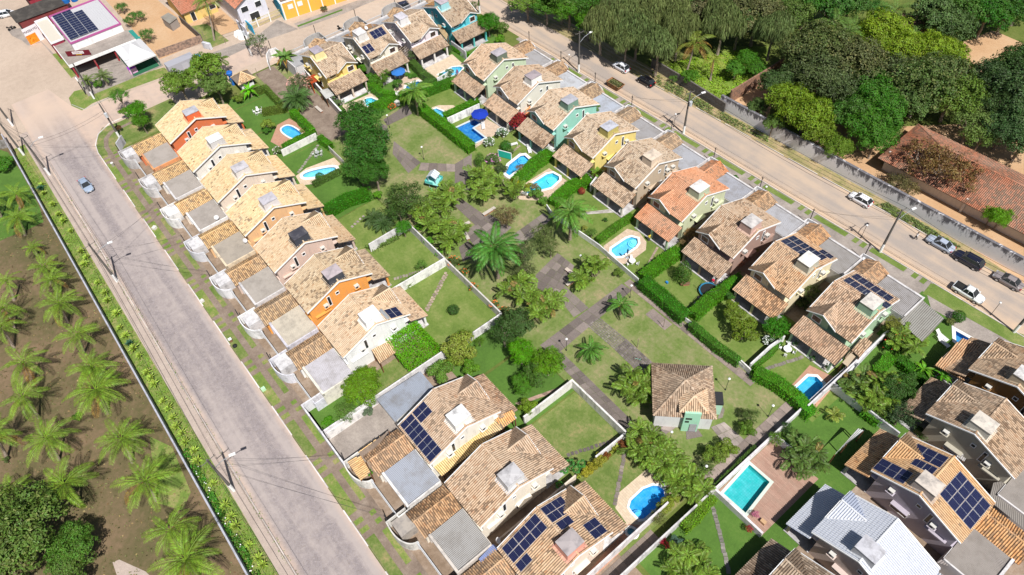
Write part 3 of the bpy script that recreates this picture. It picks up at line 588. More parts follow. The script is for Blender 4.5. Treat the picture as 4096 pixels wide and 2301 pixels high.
def palm(name, kind, P, z, label, n=18, s=1.0, color=(.10, .17, .025), lean=(0, 0), group=None, dead=2, cat='palm tree', tr=.17, seed=None, part='frond', fruit=None):
    rnd = random.Random(seed if seed is not None else int(P[0] * 13 + P[1] * 7)); t = thing(name, label, cat, (P[0], P[1], 0), 0, group)
    lx, ly = lean; k = round(z, 1)
    def mk():
        m = MB(); m.tube([(-lx, -ly, 0), (-lx * .55, -ly * .55, z * .35), (-lx * .2, -ly * .2, z * .7), (0, 0, z)], [tr * 1.5, tr, tr * .9, tr * .8], 8); return m.data('trunk', [M['bark']])
    if kind == 'coco': lx += rnd.uniform(-.6, .6); t.rotation_euler = (rnd.uniform(-.07, .07), rnd.uniform(-.07, .07), 0); s *= rnd.uniform(.88, 1.1); n += rnd.randint(-3, 2)
    obj('trunk', memo(('ptrunk', k, round(lx, 1), ly, tr), mk), t)
    for i in range(n):
        me = memo(('frond', kind, i % 3), lambda: frond_data(kind, i % 3 + 5)); az = i * 2.39996 + rnd.uniform(-.25, .25); f = (i + .5) / n
        el = .95 - 1.5 * f + rnd.uniform(-.12, .12)
        o = obj(part, me, t, (0, 0, z)); o.rotation_euler = (rnd.uniform(-.3, .3), -el * .8, az); sc_ = s * rnd.uniform(.85, 1.08) * (1 if f > .2 else .85); o.scale = (sc_,) * 3
        br = rnd.uniform(.8, 1.2); o.color = (.24, .14, .045, 1) if i >= n - dead else (color[0] * br, color[1] * br, color[2] * br, 1)
    if fruit:
        m = MB(); [m.cbox((rnd.uniform(-.25, .25), rnd.uniform(-.25, .25), z - .5 + rnd.uniform(-.2, .1)), .18, .18, .2, i) for i in range(6)]; obj('fruit', m.data('fruit', [M['flower']]), t, color=fruit)
    return t
def clump(name, P, r, h, label, color=(.10, .17, .03), stems=7, group=None, kind='areca', cat='palm', n=6, s=1.0):
    """a clump of slim stems, each with its own fronds"""
    rnd = random.Random(int(P[0] * 31 + P[1] * 17)); t = thing(name, label, cat, (P[0], P[1], 0), 0, group); tr = MB()
    for i in range(stems):
        a = i * 2.4; rr = r * math.sqrt((i + .3) / stems); z = h * rnd.uniform(.55, 1.0); top = V((rr * math.cos(a), rr * math.sin(a), z)); tr.tube([top * .35 * V((1, 1, 0)).length * 0 + V((top.x * .35, top.y * .35, 0)), top], [.07, .05], 5)
        for j in range(n):
            me = memo(('frond', kind, (i + j) % 3), lambda: frond_data(kind, (i + j) % 3 + 5)); br = rnd.uniform(.7, 1.25)
            o = obj('frond', me, t, tuple(top)); o.rotation_euler = (rnd.uniform(-.3, .3), -rnd.uniform(-.25, .75), j * 6.283 / n + rnd.uniform(-.4, .4) + i); o.scale = (s * rnd.uniform(.8, 1.1),) * 3
            o.color = (.2, .15, .05, 1) if rnd.random() < .02 else (color[0] * br, color[1] * br, color[2] * br, 1)
    obj('stem', tr.data('stem', [M['bark']]), t); return t
def hedge(label, pts, w, h, color=(.055, .15, .02), group='clipped hedges', name='hedge', size=.2, dens=34, wob=.11, cat='hedge'):
    rnd = random.Random(int(pts[0][0] * 9 + pts[0][1])); core = MB(); lv = MB(); core.wall(pts, w * .88, 0, h * .95)
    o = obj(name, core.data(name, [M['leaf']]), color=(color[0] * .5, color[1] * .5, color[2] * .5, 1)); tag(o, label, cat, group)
    for i in range(len(pts) - 1):
        a, b = V((*pts[i], 0)), V((*pts[i + 1], 0)); d = b - a; l = d.length; d.normalize(); s_ = V((-d.y, d.x, 0)); per = w + 2 * h
        for k in range(int(l * per * dens) + int(w * h * dens * 2)):
            q = rnd.uniform(0, per); x = rnd.uniform(-.05 - w / 4, l + .05 + w / 4)
            if q < h: p, n = s_ * (w / 2) + V((0, 0, q)), s_
            elif q < h + w: p, n = s_ * (w / 2 - (q - h)) + V((0, 0, h)), V((0, 0, 1))
            else: p, n = s_ * (-w / 2) + V((0, 0, q - h - w)), -s_
            if (x < 0 or x > l) : p = p * 1.0; n = n + d * (1 if x > l else -1); p = V((p.x * .85, p.y * .85, p.z))
            jj = wob * (1 + math.sin(x * 2.1 + i) * .6); p = a + d * x + p + n * rnd.uniform(-jj, jj)
            leafquad(lv, p, n + V((rnd.uniform(-.7, .7), rnd.uniform(-.7, .7), rnd.uniform(0, .8))), size * rnd.uniform(.7, 1.3), rnd)
    obj('foliage', lv.data('foliage', [M['leaf']]), o, color=(*color, 1)); return o
def shrub(P, r, z, color, label, style='bush', group=None, name='shrub', petals=None, cat='shrub', np=60):
    t = tree(name, style, P, z, r, color, label, cat, group)
    if petals:
        rnd = random.Random(int(P[0] * 5)); mb = MB()
        for i in range(np):
            d = V((rnd.gauss(0, 1), rnd.gauss(0, 1), abs(rnd.gauss(0, .8)))).normalized(); p = V((d.x * r * .95, d.y * r * .95, z + d.z * r * .8))
            for j in range(3): leafquad(mb, p + V((rnd.uniform(-.08, .08), rnd.uniform(-.08, .08), .05)), V((rnd.uniform(-.5, .5), rnd.uniform(-.5, .5), 1)), .17, rnd, .9)
        obj('flowers', mb.data('flowers', [M['flower']]), t, color=petals, kind='stuff')
    return t
def rosette_data(seed, w=.07, L=.62, n=26):
    rnd = random.Random(seed); mb = MB()
    for i in range(n):
        az = i * 2.39996; el = 1.25 - 1.05 * (i / n) + rnd.uniform(-.1, .1); l = L * (.65 + .35 * i / n) * rnd.uniform(.9, 1.1); d = V((math.cos(az) * math.cos(el), math.sin(az) * math.cos(el), math.sin(el))); s_ = V((-math.sin(az), math.cos(az), 0)) * w
        m1 = d * l * .5 + V((0, 0, .04)); e = d * l + V((0, 0, -.05 * i / n)); z = V((0, 0, .3)); mb.face([z - s_ * .6, m1 + z - s_, m1 + z + V((0, 0, -.03))]); mb.face([z - s_ * .6, z + V((0, 0, -.02)), e + z, m1 + z - s_]); mb.face([z + V((0, 0, -.02)), z + s_ * .6, m1 + z + s_, e + z])
    mb.tube([(0, 0, 0), (0, 0, .35)], [.09, .07], 5)
    return mb.data('rosette_plant', [M['leaf']])
def rosette(P, label, s=1.0, color=(.16, .23, .05), group='spiky rosettes in the planting strip', name='rosette_plant'):
    me = memo(('ros', int(P[0] * 3) % 3), lambda: rosette_data(int(P[0] * 3) % 3))
    return tag(obj(name, me, None, (P[0], P[1], 0), P[0], (*color, 1), s), label, 'plant', group)
def scatter(name, label_kind, region, n, size, color, h=(0, .15), z0=0.02, seed=1, mode='tuft', parent=None):
    """uncountable low growth over polygons: one object"""
    rnd = random.Random(seed); mb = MB()
    def inside(x, y, P):
        c = False; j = len(P) - 1
        for i in range(len(P)):
            if (P[i][1] > y) != (P[j][1] > y) and x < (P[j][0] - P[i][0]) * (y - P[i][1]) / (P[j][1] - P[i][1]) + P[i][0]: c = not c
            j = i
        return c
    for P in region:
        x0, x1 = min(p[0] for p in P), max(p[0] for p in P); y0, y1 = min(p[1] for p in P), max(p[1] for p in P); k = 0
        while k < n:
            x, y = rnd.uniform(x0, x1), rnd.uniform(y0, y1); k += 1
            if not inside(x, y, P): continue
            cl = math.sin(x * .9 + 1) * math.sin(y * 1.1) + math.sin(x * 2.3 + y * 1.7) * .6
            if cl < rnd.uniform(-1.4, .6): continue
            hh = rnd.uniform(*h)
            leafquad(mb, V((x, y, z0 + hh)), V((rnd.uniform(-.7, .7), rnd.uniform(-.7, .7), 1)), size * rnd.uniform(.6, 1.4), rnd)
    o = obj(name, mb.data(name, [M['leaf']]), parent, color=(*color, 1)); o['kind'] = 'stuff'; return o
# ------------------------------------------------------------------ ground sheets and paths
LEVEL = [0.0]
def sheet(name, poly, m, lvl=1, kind='structure', color=None):
    mb = MB(); mb.face([(p[0], p[1], lvl * .006) for p in poly]); me = mb.data(name, [M[m]])
    if me.polygons[0].normal.z < 0: me.flip_normals()
    o = obj(name, me, color=color, kind=kind); return o
def rect(x0, x1, y0, y1): return [(x0, y0), (x1, y0), (x1, y1), (x0, y1)]
def lerp2(q, u, v):
    a = V(q[0][:2]).lerp(V(q[1][:2]), u); b = V(q[3][:2]).lerp(V(q[2][:2]), u); return a.lerp(b, v)
def slabs(parent, q, nu, nv, color=(.215, .185, .17), gap=.03, z=.05, name='paving_slab', jit=.0, skip=None, seed=3):
    rnd = random.Random(seed + int(q[0][0]))
    for i in range(nu):
        for j in range(nv):
            if skip and skip(i, j): continue
            cs = [lerp2(q, u, v) for u, v in ((i / nu, j / nv), ((i + 1) / nu, j / nv), ((i + 1) / nu, (j + 1) / nv), (i / nu, (j + 1) / nv))]
            c = (cs[0] + cs[2]) / 2; sz_ = max(.1, (cs[0] - cs[2]).length); cs = [c + (p - c) * (1 - gap * 2 / sz_) + V((rnd.uniform(-jit, jit), rnd.uniform(-jit, jit))) for p in cs]
            zz = z + rnd.uniform(-.008, .008); mb = MB(); mb.prism([(p.x - c.x, p.y - c.y) for p in cs], 0, zz)
            k = rnd.uniform(.8, 1.2); obj(name, mb.data(name, [M['slab']]), parent, (c.x, c.y, 0), color=(color[0] * k, color[1] * k, color[2] * k, 1))
def stones(parent, a, b, n, w=.42, l=.36, color=(.42, .36, .30), jit=.06, pair=False, name='stepping_stone', seed=1):
    rnd = random.Random(seed + n); a, b = V(a), V(b); d = (b - a).normalized(); ang = math.atan2(d.y, d.x)
    me = memo(('stone', w, l), lambda: MB().cbox((0, 0, 0), l, w, .05).data(name, [M['slab']]))
    for i in range(n):
        p = a.lerp(b, (i + .5) / n); k = rnd.uniform(.8, 1.2); s_ = V((-d.y, d.x)) * ((w * .35) * (1 if i % 2 else -1) if pair else 0)
        obj(name, me, parent, (p.x + s_.x + rnd.uniform(-jit, jit), p.y + s_.y + rnd.uniform(-jit, jit), 0.008), ang + rnd.uniform(-.1, .1), (color[0] * k, color[1] * k, color[2] * k, 1))
def path_root(name): 
    o = bpy.data.objects.new(name, None); COL.objects.link(o); o['kind'] = 'structure'; return o
def gwall(label, pts, w=.16, h=1.9, color=(.72, .70, .68), m='stained', cap=None, group='garden walls', name='garden_wall', cat='wall', z0=0):
    mb = MB(); mb.wall(pts, w, z0, h)
    o = obj(name, mb.data(name, [M[m]]), color=color); tag(o, label, cat, group)
    if cap: c = MB(); c.wall(pts, w + .06, h, h + .05); obj('coping', c.data('coping', [M['plain']]), o, color=cap)
    return o
def kerb(pts, w=.14, h=.13, color=(.6, .56, .52), name='kerb', gap=None):
    P = [V(p) for p in pts]; root = path_root(name); i = 0
    for a, b in zip(P, P[1:]):
        n = max(1, int((b - a).length / 1.0)); d = (b - a) / n; ang = math.atan2(d.y, d.x)
        if (b - a).length / n > .05:
            me = memo(('kerb', round(d.length, 2), w, h), lambda: MB().cbox((0, 0, 0), d.length - .02, w, h).data('kerb_stone', [M['paint']]))
            for k in range(n):
                i += 1
                if gap and gap(i): continue
                c = a + d * (k + .5); j = .8 + .4 * ((i * 7919) % 13) / 13; obj('kerb_stone', me, root, (c.x, c.y, 0), ang, (color[0] * j, color[1] * j, color[2] * j, 1))
    return root
# ------------------------------------------------------------------ pools
def rounded(cx, cy, a, b, ang=0, e=2.6, n=28):
    out = []
    for i in range(n):
        t = 2 * math.pi * i / n; c, s = math.cos(t), math.sin(t); x = a * math.copysign(abs(c) ** (2 / e), c); y = b * math.copysign(abs(s) ** (2 / e), s)
        out.append((cx + x * math.cos(ang) - y * math.sin(ang), cy + x * math.sin(ang) + y * math.cos(ang)))
    return out
def pool(label, poly, liner=(.16, .50, .62), rim=(.75, .75, .72), steps=None, w=.16, tint=(.75, .95, 1.0), group='backyard swimming pools', depth=.9, side=None):
    """raised shell: basin, water sheet, rim and entry steps"""
    n = len(poly); cx = sum(p[0] for p in poly) / n; cy = sum(p[1] for p in poly) / n; Z = .0
    area = sum(poly[i][0] * poly[(i + 1) % n][1] - poly[(i + 1) % n][0] * poly[i][1] for i in range(n))
    if area < 0: poly = poly[::-1]
    t = thing('swimming_pool', label, 'pool', (cx, cy, 0), 0, group); q = [(x - cx, y - cy) for x, y in poly]
    b = MB(); b.face([(x * .93, y * .93, -depth) for x, y in q])
    for i in range(n):
        j = (i + 1) % n; b.face([(q[i][0] * .93, q[i][1] * .93, -depth), (q[i][0], q[i][1], .05), (q[j][0], q[j][1], .05), (q[j][0] * .93, q[j][1] * .93, -depth)])
    obj('basin', b.data('basin', [M['liner']]), t, color=liner)
    wt = MB(); wt.face([(x * .995, y * .995, -.03) for x, y in q]); obj('water', wt.data('water', [M['water']]), t, color=tint)
    r = MB(); r.wall(q, w * 2, .0, .07, closed=True); obj('rim', r.data('rim', [M['plain']]), t, color=rim)
    if steps:
        sx, sy, sr = steps; s = MB()
        for k in range(3): s.tube([(sx - cx, sy - cy, -depth), (sx - cx, sy - cy, -.16 - k * .2)], sr * (1 + k * .45), 14)
        obj('steps', s.data('steps', [M['liner']]), t, color=tuple(min(1, c * 1.35 + .1) for c in liner))
    HOLES.append(poly); return t
HOLES = []
# ------------------------------------------------------------------ ground, streets, lots
SHEETS = []
def gs(name, poly, m, lvl, color=None): SHEETS.append((name, poly, m, lvl, color))
gs('ground', rect(-420, 260, -260, 420), 'wild', 0)
gs('sandy_ground', [(-330, -60), (-141.5, -60), (-141.5, 45), (-139.5, 60), (-136.5, 80), (-135, 95), (-150, 150), (-330, 150)], 'sand', 1)
gs('cobbled_street', [(-168, -6.8), (20, -7.0), (20, 1.7), (-138.5, 1.9), (-141.5, 2.4), (-144.5, 4.0), (-146.3, 7), (-146.3, 20), (-144.5, 44), (-152.5, 44), (-153.6, 22), (-155, 5), (-158, 3), (-168, 1)], 'cobble', 2)
gs('grove_ground', rect(-200, 20, -90, -11.2), 'grove', 1)
gs('grove_grass', [(-126.94, -21.11), (-126.85, -18.40), (-126.42, -15.29), (-126.33, -12.26), (-130.79, -11.66), (-136.35, -11.52), (-143.62, -11.46), (-151.81, -11.78), (-157.09, -14.52)], 'lush', 2)
gs('planting_strip', rect(-152, 10, -11.2, -8.5), 'verge', 2)
gs('pavement', rect(-156, 10, -8.5, -6.85), 'sidewalk', 3)
gs('pavement', [(-143.5, 3.6), (-138.6, 1.9), (10, 1.9), (10, 5.6), (-146.3, 5.6)], 'brownc', 2)
gs('grass_patch', [(-71.41, -13.71), (-67.70, -11.89), (-59.69, -12.58), (-57.96, -14.44), (-61.33, -16.74)], 'verge', 2)
gs('soil_path', [(-57.41, -24.06), (-57.19, -23.28), (-53.53, -21.22), (-51.41, -20.68), (-54.45, -24.28)], 'sidewalk', 2)
gs('front_yards', rect(-136, 6, 5.6, 25.3), 'yard', 1)
gs('verge_lawn', [(-146.0, 5.2), (-145.6, 9), (-145.7, 20), (-137, 20), (-137, 2.2), (-139, 2.1), (-143, 3.2)], 'grass', 3)
gs('curved_path', [(-143.8, 6), (-142.4, 4.4), (-139.5, 3.5), (-135, 3.4), (-135, 4.2), (-139.3, 4.3), (-141.8, 5.2), (-143.0, 6.6), (-143.4, 14), (-144.2, 14)], 'brownc', 4)
LU = [-123.8, -113.2, -102.8, -92.3, -81.8, -71.3, -60.8, None, -39.5, -29.0, -18.5]
for i, u in enumerate([-134.5, -123.8, -113.2, -102.8, -92.3, -81.8, -71.3, -60.8, -50.2, -39.5, -29.0, -18.5]):
    gs('verge_lawn', rect(u + .5, u + 7.2, 1.95, 3.25), 'grass' if i % 2 else 'verge', 4); gs('verge_lawn', rect(u + .9, u + 6.4, 4.2, 5.0), 'verge' if i > 6 else 'grass', 4)
    for a in (-2.5, -1.1): gs('verge_lawn', rect(u + a, u + a + .75, 2.0, 3.2), 'verge', 4); gs('verge_lawn', rect(u + a + .2, u + a + .9, 4.2, 5.0), 'verge', 4)
# gardens of the long left row
for i, (u, m) in enumerate(((-123.8, 'lush'), (-113.2, 'lush'), (-102.8, 'lush'), (-92.3, 'lush'), (-81.8, 'grass'), (-71.3, 'grass'), (-60.8, 'lush'), (-50.2, 'lush'), (-39.5, 'lush'), (-29.0, 'grass'), (-18.5, 'grass'))):
    gs('garden_lawn', rect(u - 8.5 if i != 7 else -54.3, u + 1.75 if i != 6 else -54.5, 24.9, 36.2), 'mow' if i in (4, 5, 6) else m, 2)
gs('garden_lawn', rect(-59.3, -54.4, 12.5, 24.9), 'grass', 3); gs('garden_lawn', rect(-60.0, -54.7, 5.2, 12.4), 'lush', 2); gs('garden_lawn', rect(-136.5, -132.5, 12, 36), 'lush', 2)
gs('yard', rect(-54.3, -48.3, 5.4, 19), 'conc', 3)
gs('park_grass', rect(-141, -17.3, 36.4, 57.0), 'parkg', 1)
gs('park_road', rect(-141, -110.0, 37.3, 41.7), 'brownc', 3)
gs('soil_strip', [(-134, 41.7), (-110, 41.7), (-110, 43.8), (-134, 44.0)], 'brownc', 2)
gs('gardens', rect(-121.5, -109.5, 44.4, 84), 'lush', 1); gs('gardens', rect(-109.3, -13, 57.1, 69), 'mow', 1)
gs('front_yards', rect(-140, -121.5, 44.4, 84), 'yard', 1); gs('front_yards', rect(-109, -13, 69, 86.8), 'yard', 1)
gs('gardens', rect(-14.9, -4.0, 26, 86), 'lush', 1); gs('front_yards', rect(-4.0, 30, 20, 86.5), 'yard', 1)
gs('side_garden', [(-15.8, 76), (-3, 76), (6, 84), (6, 88.5), (-15.8, 88.0)], 'lush', 2)
gs('asphalt_road', [(-178, 86.2), (-108, 87.8), (-60, 89.3), (-3, 91.0), (40, 92.4), (40, 100.9), (-6, 99.4), (-41, 98.0), (-78, 96.2), (-108, 94.9), (-150, 94.2), (-178, 97)], 'asph', 2)
gs('pavement', [(-112, 86.6), (14, 86.6), (14, 91.5), (-3, 90.9), (-60, 89.2), (-112, 87.7)], 'conc', 1)
gs('roadside', [(-178, 97), (-150, 94.2), (-108, 94.9), (-78, 96.2), (-41, 98.0), (-6, 99.4), (40, 100.9), (40, 104), (-30, 101.5), (-66, 100.6), (-92, 100), (-120, 99.5)], 'roadv', 1)
for i in range(9):
    u = -98.5 + 10.3 * i; k = .033 * (u + 100) + 87.85
    gs('verge_lawn', [(u + .6, k - 1.15), (u + 6.6, k - .95), (u + 6.6, k + .1), (u + .6, k - .1)], 'mow', 4)
    for a in (-2.5, -1.1): gs('verge_lawn', [(u + a, k - 1.3), (u + a + .8, k - 1.3), (u + a + .8, k - .1), (u + a, k - .1)], 'mow', 4)
gs('verge_lawn', [(-15.78, 90.37), (-15.50, 87.56), (-14.24, 87.82), (-0.70, 89.01), (-1.94, 91.43), (-3.29, 90.96)], 'mow', 4)
gs('wild_meadow', [(-81.27, 100.65), (-66.53, 102.17), (-65.89, 114.80), (-72.63, 123.33), (-78.94, 116.79), (-82.37, 104.20)], 'meadow', 1)
gs('orange_yard', [(-46.52, 151.76), (-44.27, 161.12), (-37.67, 160.91), (-34.96, 155.64), (-37.43, 148.50), (-37.18, 141.18), (-41.36, 141.82)], 'dirt', 2)
gs('orange_yard', [(-41.50, 117.68), (-33.85, 126.99), (-29.51, 133.88), (-22.17, 130.77), (-6.53, 100.35), (-28.95, 103.01), (-48.91, 104.72), (-50.25, 114.67)], 'dirt', 1)
gs('orange_yard', [(-65.96, 103.07), (-65.34, 114.09), (-65.57, 117.75), (-57.44, 104.08)], 'dirt', 2)
# corner lots beyond the side street
gs('verge_lawn', [(-161.53, 3.47), (-163.15, 5.13), (-157.72, 23.41), (-154.22, 23.52), (-155.70, 10.97), (-155.93, 6.75), (-154.98, 4.17), (-158.24, 2.99)], 'verge', 3)
gs('bakery_yard', [(-173, 6.9), (-159, 6.9), (-158.5, 23.5), (-168, 24)], 'conc', 3)
gs('bakery_pavement', [(-200.00, 1.02), (-198.87, 3.82), (-190.05, 5.65), (-180.37, 6.41), (-168.61, 6.30), (-180.82, 5.95), (-188.63, 5.54), (-189.46, 2.73), (-192.47, 2.36), (-196.79, 1.09)], 'conc', 3)
gs('verge_lawn', [(-181.50, 6.00), (-168.61, 6.30), (-168.90, 7.42), (-181.05, 7.22)], 'verge', 4)
gs('dirt_lot', [(-200, 23.8), (-161.5, 23.9), (-161.2, 34.1), (-176, 34.1), (-200, 33)], 'dirt', 3)
gs('sandy_garden', [(-176, 34.3), (-161.0, 34.3), (-160.2, 43.4), (-176, 43.4)], 'dirt', 3)
gs('green_garden', [(-169.52, 34.76), (-167.88, 38.06), (-157.17, 38.82), (-157.48, 34.70), (-161.81, 34.04)], 'grass', 4)
gs('concrete_apron', [(-155.47, 33.79), (-154.26, 44.15), (-157.39, 51.23), (-150.22, 52.98), (-151.75, 42.90), (-151.35, 35.12)], 'conc', 3)
gs('pavement', [(-153.02, 53.28), (-151.45, 68.05), (-149.70, 77.54), (-148.14, 76.52), (-148.44, 64.04), (-150.00, 53.21)], 'conc', 4, None)
gs('verge_lawn', [(-151.70, 53.44), (-150.45, 64.87), (-149.83, 64.68), (-150.98, 53.39)], 'lush', 5)
M['sidewalk'] = mat('sidewalk', .9, build=m_ground([(.3, (.40, .32, .28)), (.5, (.48, .39, .34)), (.7, (.56, .47, .40))], .4, 3, .01, 14))
M['yard'] = mat('yard_floor', .9, build=m_ground([(.3, (.19, .13, .085)), (.5, (.30, .22, .16)), (.7, (.46, .37, .30))], .35, 2, .01, 14))
M['mow'] = mat('mown_lawn', .9, build=m_ground([(.3, (.10, .165, .028)), (.45, (.14, .215, .037)), (.56, (.19, .25, .06)), (.75, (.33, .32, .12))], .35, 2.2, .05, 22))
M['parkg'] = mat('park_lawn', .9, build=m_ground([(.33, (.10, .165, .03)), (.44, (.155, .22, .05)), (.54, (.235, .255, .10)), (.66, (.38, .30, .17))], .22, 1.8, .05, 22))
M['roadv'] = mat('roadside_weeds', .95, build=m_ground([(.33, (.17, .19, .05)), (.48, (.33, .28, .13)), (.6, (.48, .35, .2)), (.75, (.56, .42, .28))], .4, 2.5, .05, 14))
M['meadow'] = mat('meadow', .95, build=m_ground([(.3, (.11, .20, .02)), (.5, (.19, .29, .035)), (.7, (.30, .36, .08))], .3, 2.0, .1, 9))
# kerbs
kerb([(-141.9, -6.4), (-100, -6.7), (-20, -6.95)], .16, .15, (.52, .46, .42), gap=lambda i: i % 11 in (3,))
kerb([(-146.4, 12), (-146.4, 7), (-144.6, 4.1), (-141.6, 2.5), (-138.6, 2.0), (-20, 1.75)], .15, .13, (.66, .62, .60), gap=lambda i: i > 24 and (i % 10) in (5, 6, 7, 8))
kerb([(-108, 87.85), (-60, 89.3), (-3, 90.95), (14, 91.6)], .15, .13, (.55, .50, .46))
kerb([(-80, 96.3), (-41, 98.1), (-6, 99.5), (14, 100.2)], .15, .13, (.55, .50, .46), gap=lambda i: i % 7 == 4)
kerb([(-155.3, 10), (-154.9, 4.6), (-158.5, 3.2)], .15, .13, (.42, .40, .36))
# ------------------------------------------------------------------ park paths, slab by slab
pk = path_root('park_path'); SL = (.175, .145, .132)
slabs(pk, ((-46.83, 37.59), (-47.14, 55.02), (-45.15, 55.23), (-43.89, 37.91)), 9, 2, SL)
slabs(pk, ((-44.06, 37.54), (-43.95, 39.26), (-27.62, 38.96), (-28.56, 37.11)), 2, 15, SL)
slabs(pk, ((-57.11, 43.64), (-58.81, 51.78), (-54.91, 51.92), (-51.60, 45.80)), 5, 4, SL)
slabs(pk, ((-50.87, 45.44), (-52.79, 47.99), (-47.09, 47.82), (-47.30, 44.83)), 2, 3, (.20, .17, .15))
slabs(pk, ((-66.92, 48.65), (-67.33, 56.12), (-65.33, 56.20), (-63.56, 47.90)), 4, 2, (.20, .17, .15))
slabs(pk, ((-79.55, 45.59), (-79.51, 47.61), (-73.20, 48.22), (-72.76, 45.42)), 2, 3, SL)
slabs(pk, ((-72.90, 42.95), (-73.48, 48.88), (-68.35, 49.82), (-67.26, 42.03)), 4, 4, SL)
slabs(pk, ((-70.83, 40.27), (-70.98, 42.35), (-67.26, 42.03), (-67.79, 38.84)), 2, 2, SL)
slabs(pk, ((-98.56, 45.13), (-101.49, 47.36), (-92.73, 47.70), (-91.85, 44.25)), 3, 4, SL)
slabs(pk, ((-92.73, 47.70), (-88.04, 52.13), (-86.13, 51.10), (-91.25, 46.08)), 4, 1, (.26, .21, .185))
slabs(pk, ((-88.04, 52.13), (-88.21, 56.31), (-80.09, 49.98), (-82.12, 47.77)), 2, 4, SL)
slabs(pk, ((-108.42, 49.39), (-109.20, 55.67), (-105.96, 54.76), (-106.29, 48.95)), 4, 1, SL)
slabs(pk, ((-108.00, 48.33), (-106.29, 48.95), (-102.19, 46.90), (-104.11, 45.99)), 1, 2, SL)
slabs(pk, ((-47.0, 55.3), (-22.0, 55.3), (-22.0, 56.6), (-47.0, 56.6)), 17, 1, (.30, .235, .205))
slabs(pk, ((-40.5, 53.4), (-36.5, 53.4), (-36.5, 55.1), (-40.5, 55.1)), 3, 1, (.24, .19, .17))
pc = path_root('park_cobble_patch'); slabs(pc, ((-44.90, 45.28), (-44.84, 47.79), (-39.24, 48.02), (-39.05, 45.37)), 8, 15, (.20, .175, .165), .06, .06, 'paving_stone', .015)
slabs(pc, ((-39.05, 45.37), (-39.24, 48.02), (-33.77, 47.95), (-33.51, 45.11)), 7, 12, (.15, .13, .125), .03, .055, 'paving_stone', .01)
pl = path_root('alley_path'); slabs(pl, ((-17.3, 36.5), (-15.2, 36.5), (-15.2, 57), (-17.3, 57)), 1, 14, (.34, .27, .235)); slabs(pl, ((-16.9, 14), (-15.4, 14), (-15.4, 30.0), (-16.9, 30.0)), 1, 12, (.20, .16, .13))
ap = path_root('hut_apron'); slabs(ap, ((-27.31, 39.16), (-26.70, 41.09), (-24.33, 43.52), (-24.70, 39.76)), 2, 2, (.24, .20, .18)); slabs(ap, ((-23.33, 43.46), (-22.42, 44.82), (-21.16, 44.46), (-22.27, 42.43)), 1, 1, (.20, .165, .15)); slabs(ap, ((-21.39, 46.31), (-20.75, 48.27), (-16.64, 48.21), (-17.25, 45.46)), 3, 3, (.34, .29, .26)); slabs(ap, ((-22.73, 50.04), (-21.89, 49.75), (-21.27, 48.60), (-21.60, 47.90)), 1, 2, (.22, .19, .16))
# stepping stones and pool decks of the left row
ss = path_root('stepping_stone_path')
stones(ss, (-106.07, 28.79), (-110.64, 35.79), 14, .5, .42, (.30, .27, .24)); stones(ss, (-87.16, 28.95), (-88.05, 32.36), 5, .5, .4, (.40, .33, .31)); stones(ss, (-72.39, 28.09), (-69.56, 35.78), 16, .55, .38, (.28, .24, .20)); stones(ss, (-63.50, 28.47), (-67.65, 35.48), 28, .42, .42, (.44, .34, .26), .05, True)
stones(ss, (-31.05, 28.70), (-28.30, 35.60), 13, .5, .42, (.12, .10, .10)); stones(ss, (-21.98, 28.79), (-26.55, 35.24), 17, .5, .42, (.24, .20, .18)); stones(ss, (-13.87, 38.02), (-11.50, 36.39), 8, .5, .42, (.22, .21, .19)); stones(ss, (-11.50, 36.39), (-7.14, 33.18), 13, .5, .42, (.22, .21, .19))
stones(ss, (-37.27, 62.31), (-36.39, 59.81), 4, .5, .45, (.50, .38, .32), 0, True); stones(ss, (-22.43, 59.13), (-20.19, 64.92), 13, .5, .42, (.22, .2, .17)); stones(ss, (-83.36, 62.10), (-83.80, 64.41), 5, .4, .4, (.4, .3, .24))
gp = path_root('garden_paths'); slabs(gp, ((-48.97, 64.76), (-48.57, 64.90), (-46.19, 58.81), (-46.27, 58.23)), 1, 11, (.50, .37, .29)); slabs(gp, ((-62.67, 60.54), (-62.52, 61.65), (-59.81, 65.82), (-59.24, 65.11)), 5, 1, (.55, .52, .48)); slabs(gp, ((-41.72, 28.52), (-39.14, 36.24), (-38.57, 36.23), (-40.98, 28.88)), 12, 1, (.40, .26, .20))
gs('pool_deck', [(-118.04, 29.27), (-121.79, 32.68), (-122.02, 35.49), (-116.67, 36.95), (-115.21, 34.65), (-114.61, 30.08)], 'red_deck', 3)
gs('pool_deck', [(-105.68, 28.15), (-106.27, 30.74), (-105.27, 36.22), (-102.75, 36.19), (-101.53, 29.50), (-102.73, 27.67)], 'beige_deck', 3)
pool('light blue oval swimming pool on the square red tile terrace', rounded(*(-117.81, 33.75), 2.75, 1.35, .15), (.12, .47, .75))
pool('long pale blue pool with white rim behind the second white house', rounded(*(-103.49, 32.02), 3.4, 1.25, 1.15), (.35, .68, .82), w=.3)
gs('pool_deck', [(-21.67, 28.61), (-22.84, 30.35), (-22.75, 35.46), (-18.55, 36.32), (-18.32, 34.96), (-17.50, 26.79), (-19.48, 28.30)], 'beige_deck', 3)
gs('pool_deck', [(-19.14, 28.43), (-17.53, 30.06), (-17.16, 21.32), (-18.08, 20.23)], 'red_deck', 3)
pool('bright blue oval pool on the beige terrace beside the areca hedge', [(-20.71, 29.88), (-21.22, 30.75), (-21.30, 33.11), (-20.82, 34.44), (-20.23, 35.04), (-19.31, 35.16), (-18.52, 34.45), (-18.21, 32.67), (-18.22, 30.30), (-18.59, 29.74), (-19.95, 29.71)], (.03, .36, .75), steps=(*(-19.23, 30.16), .45))
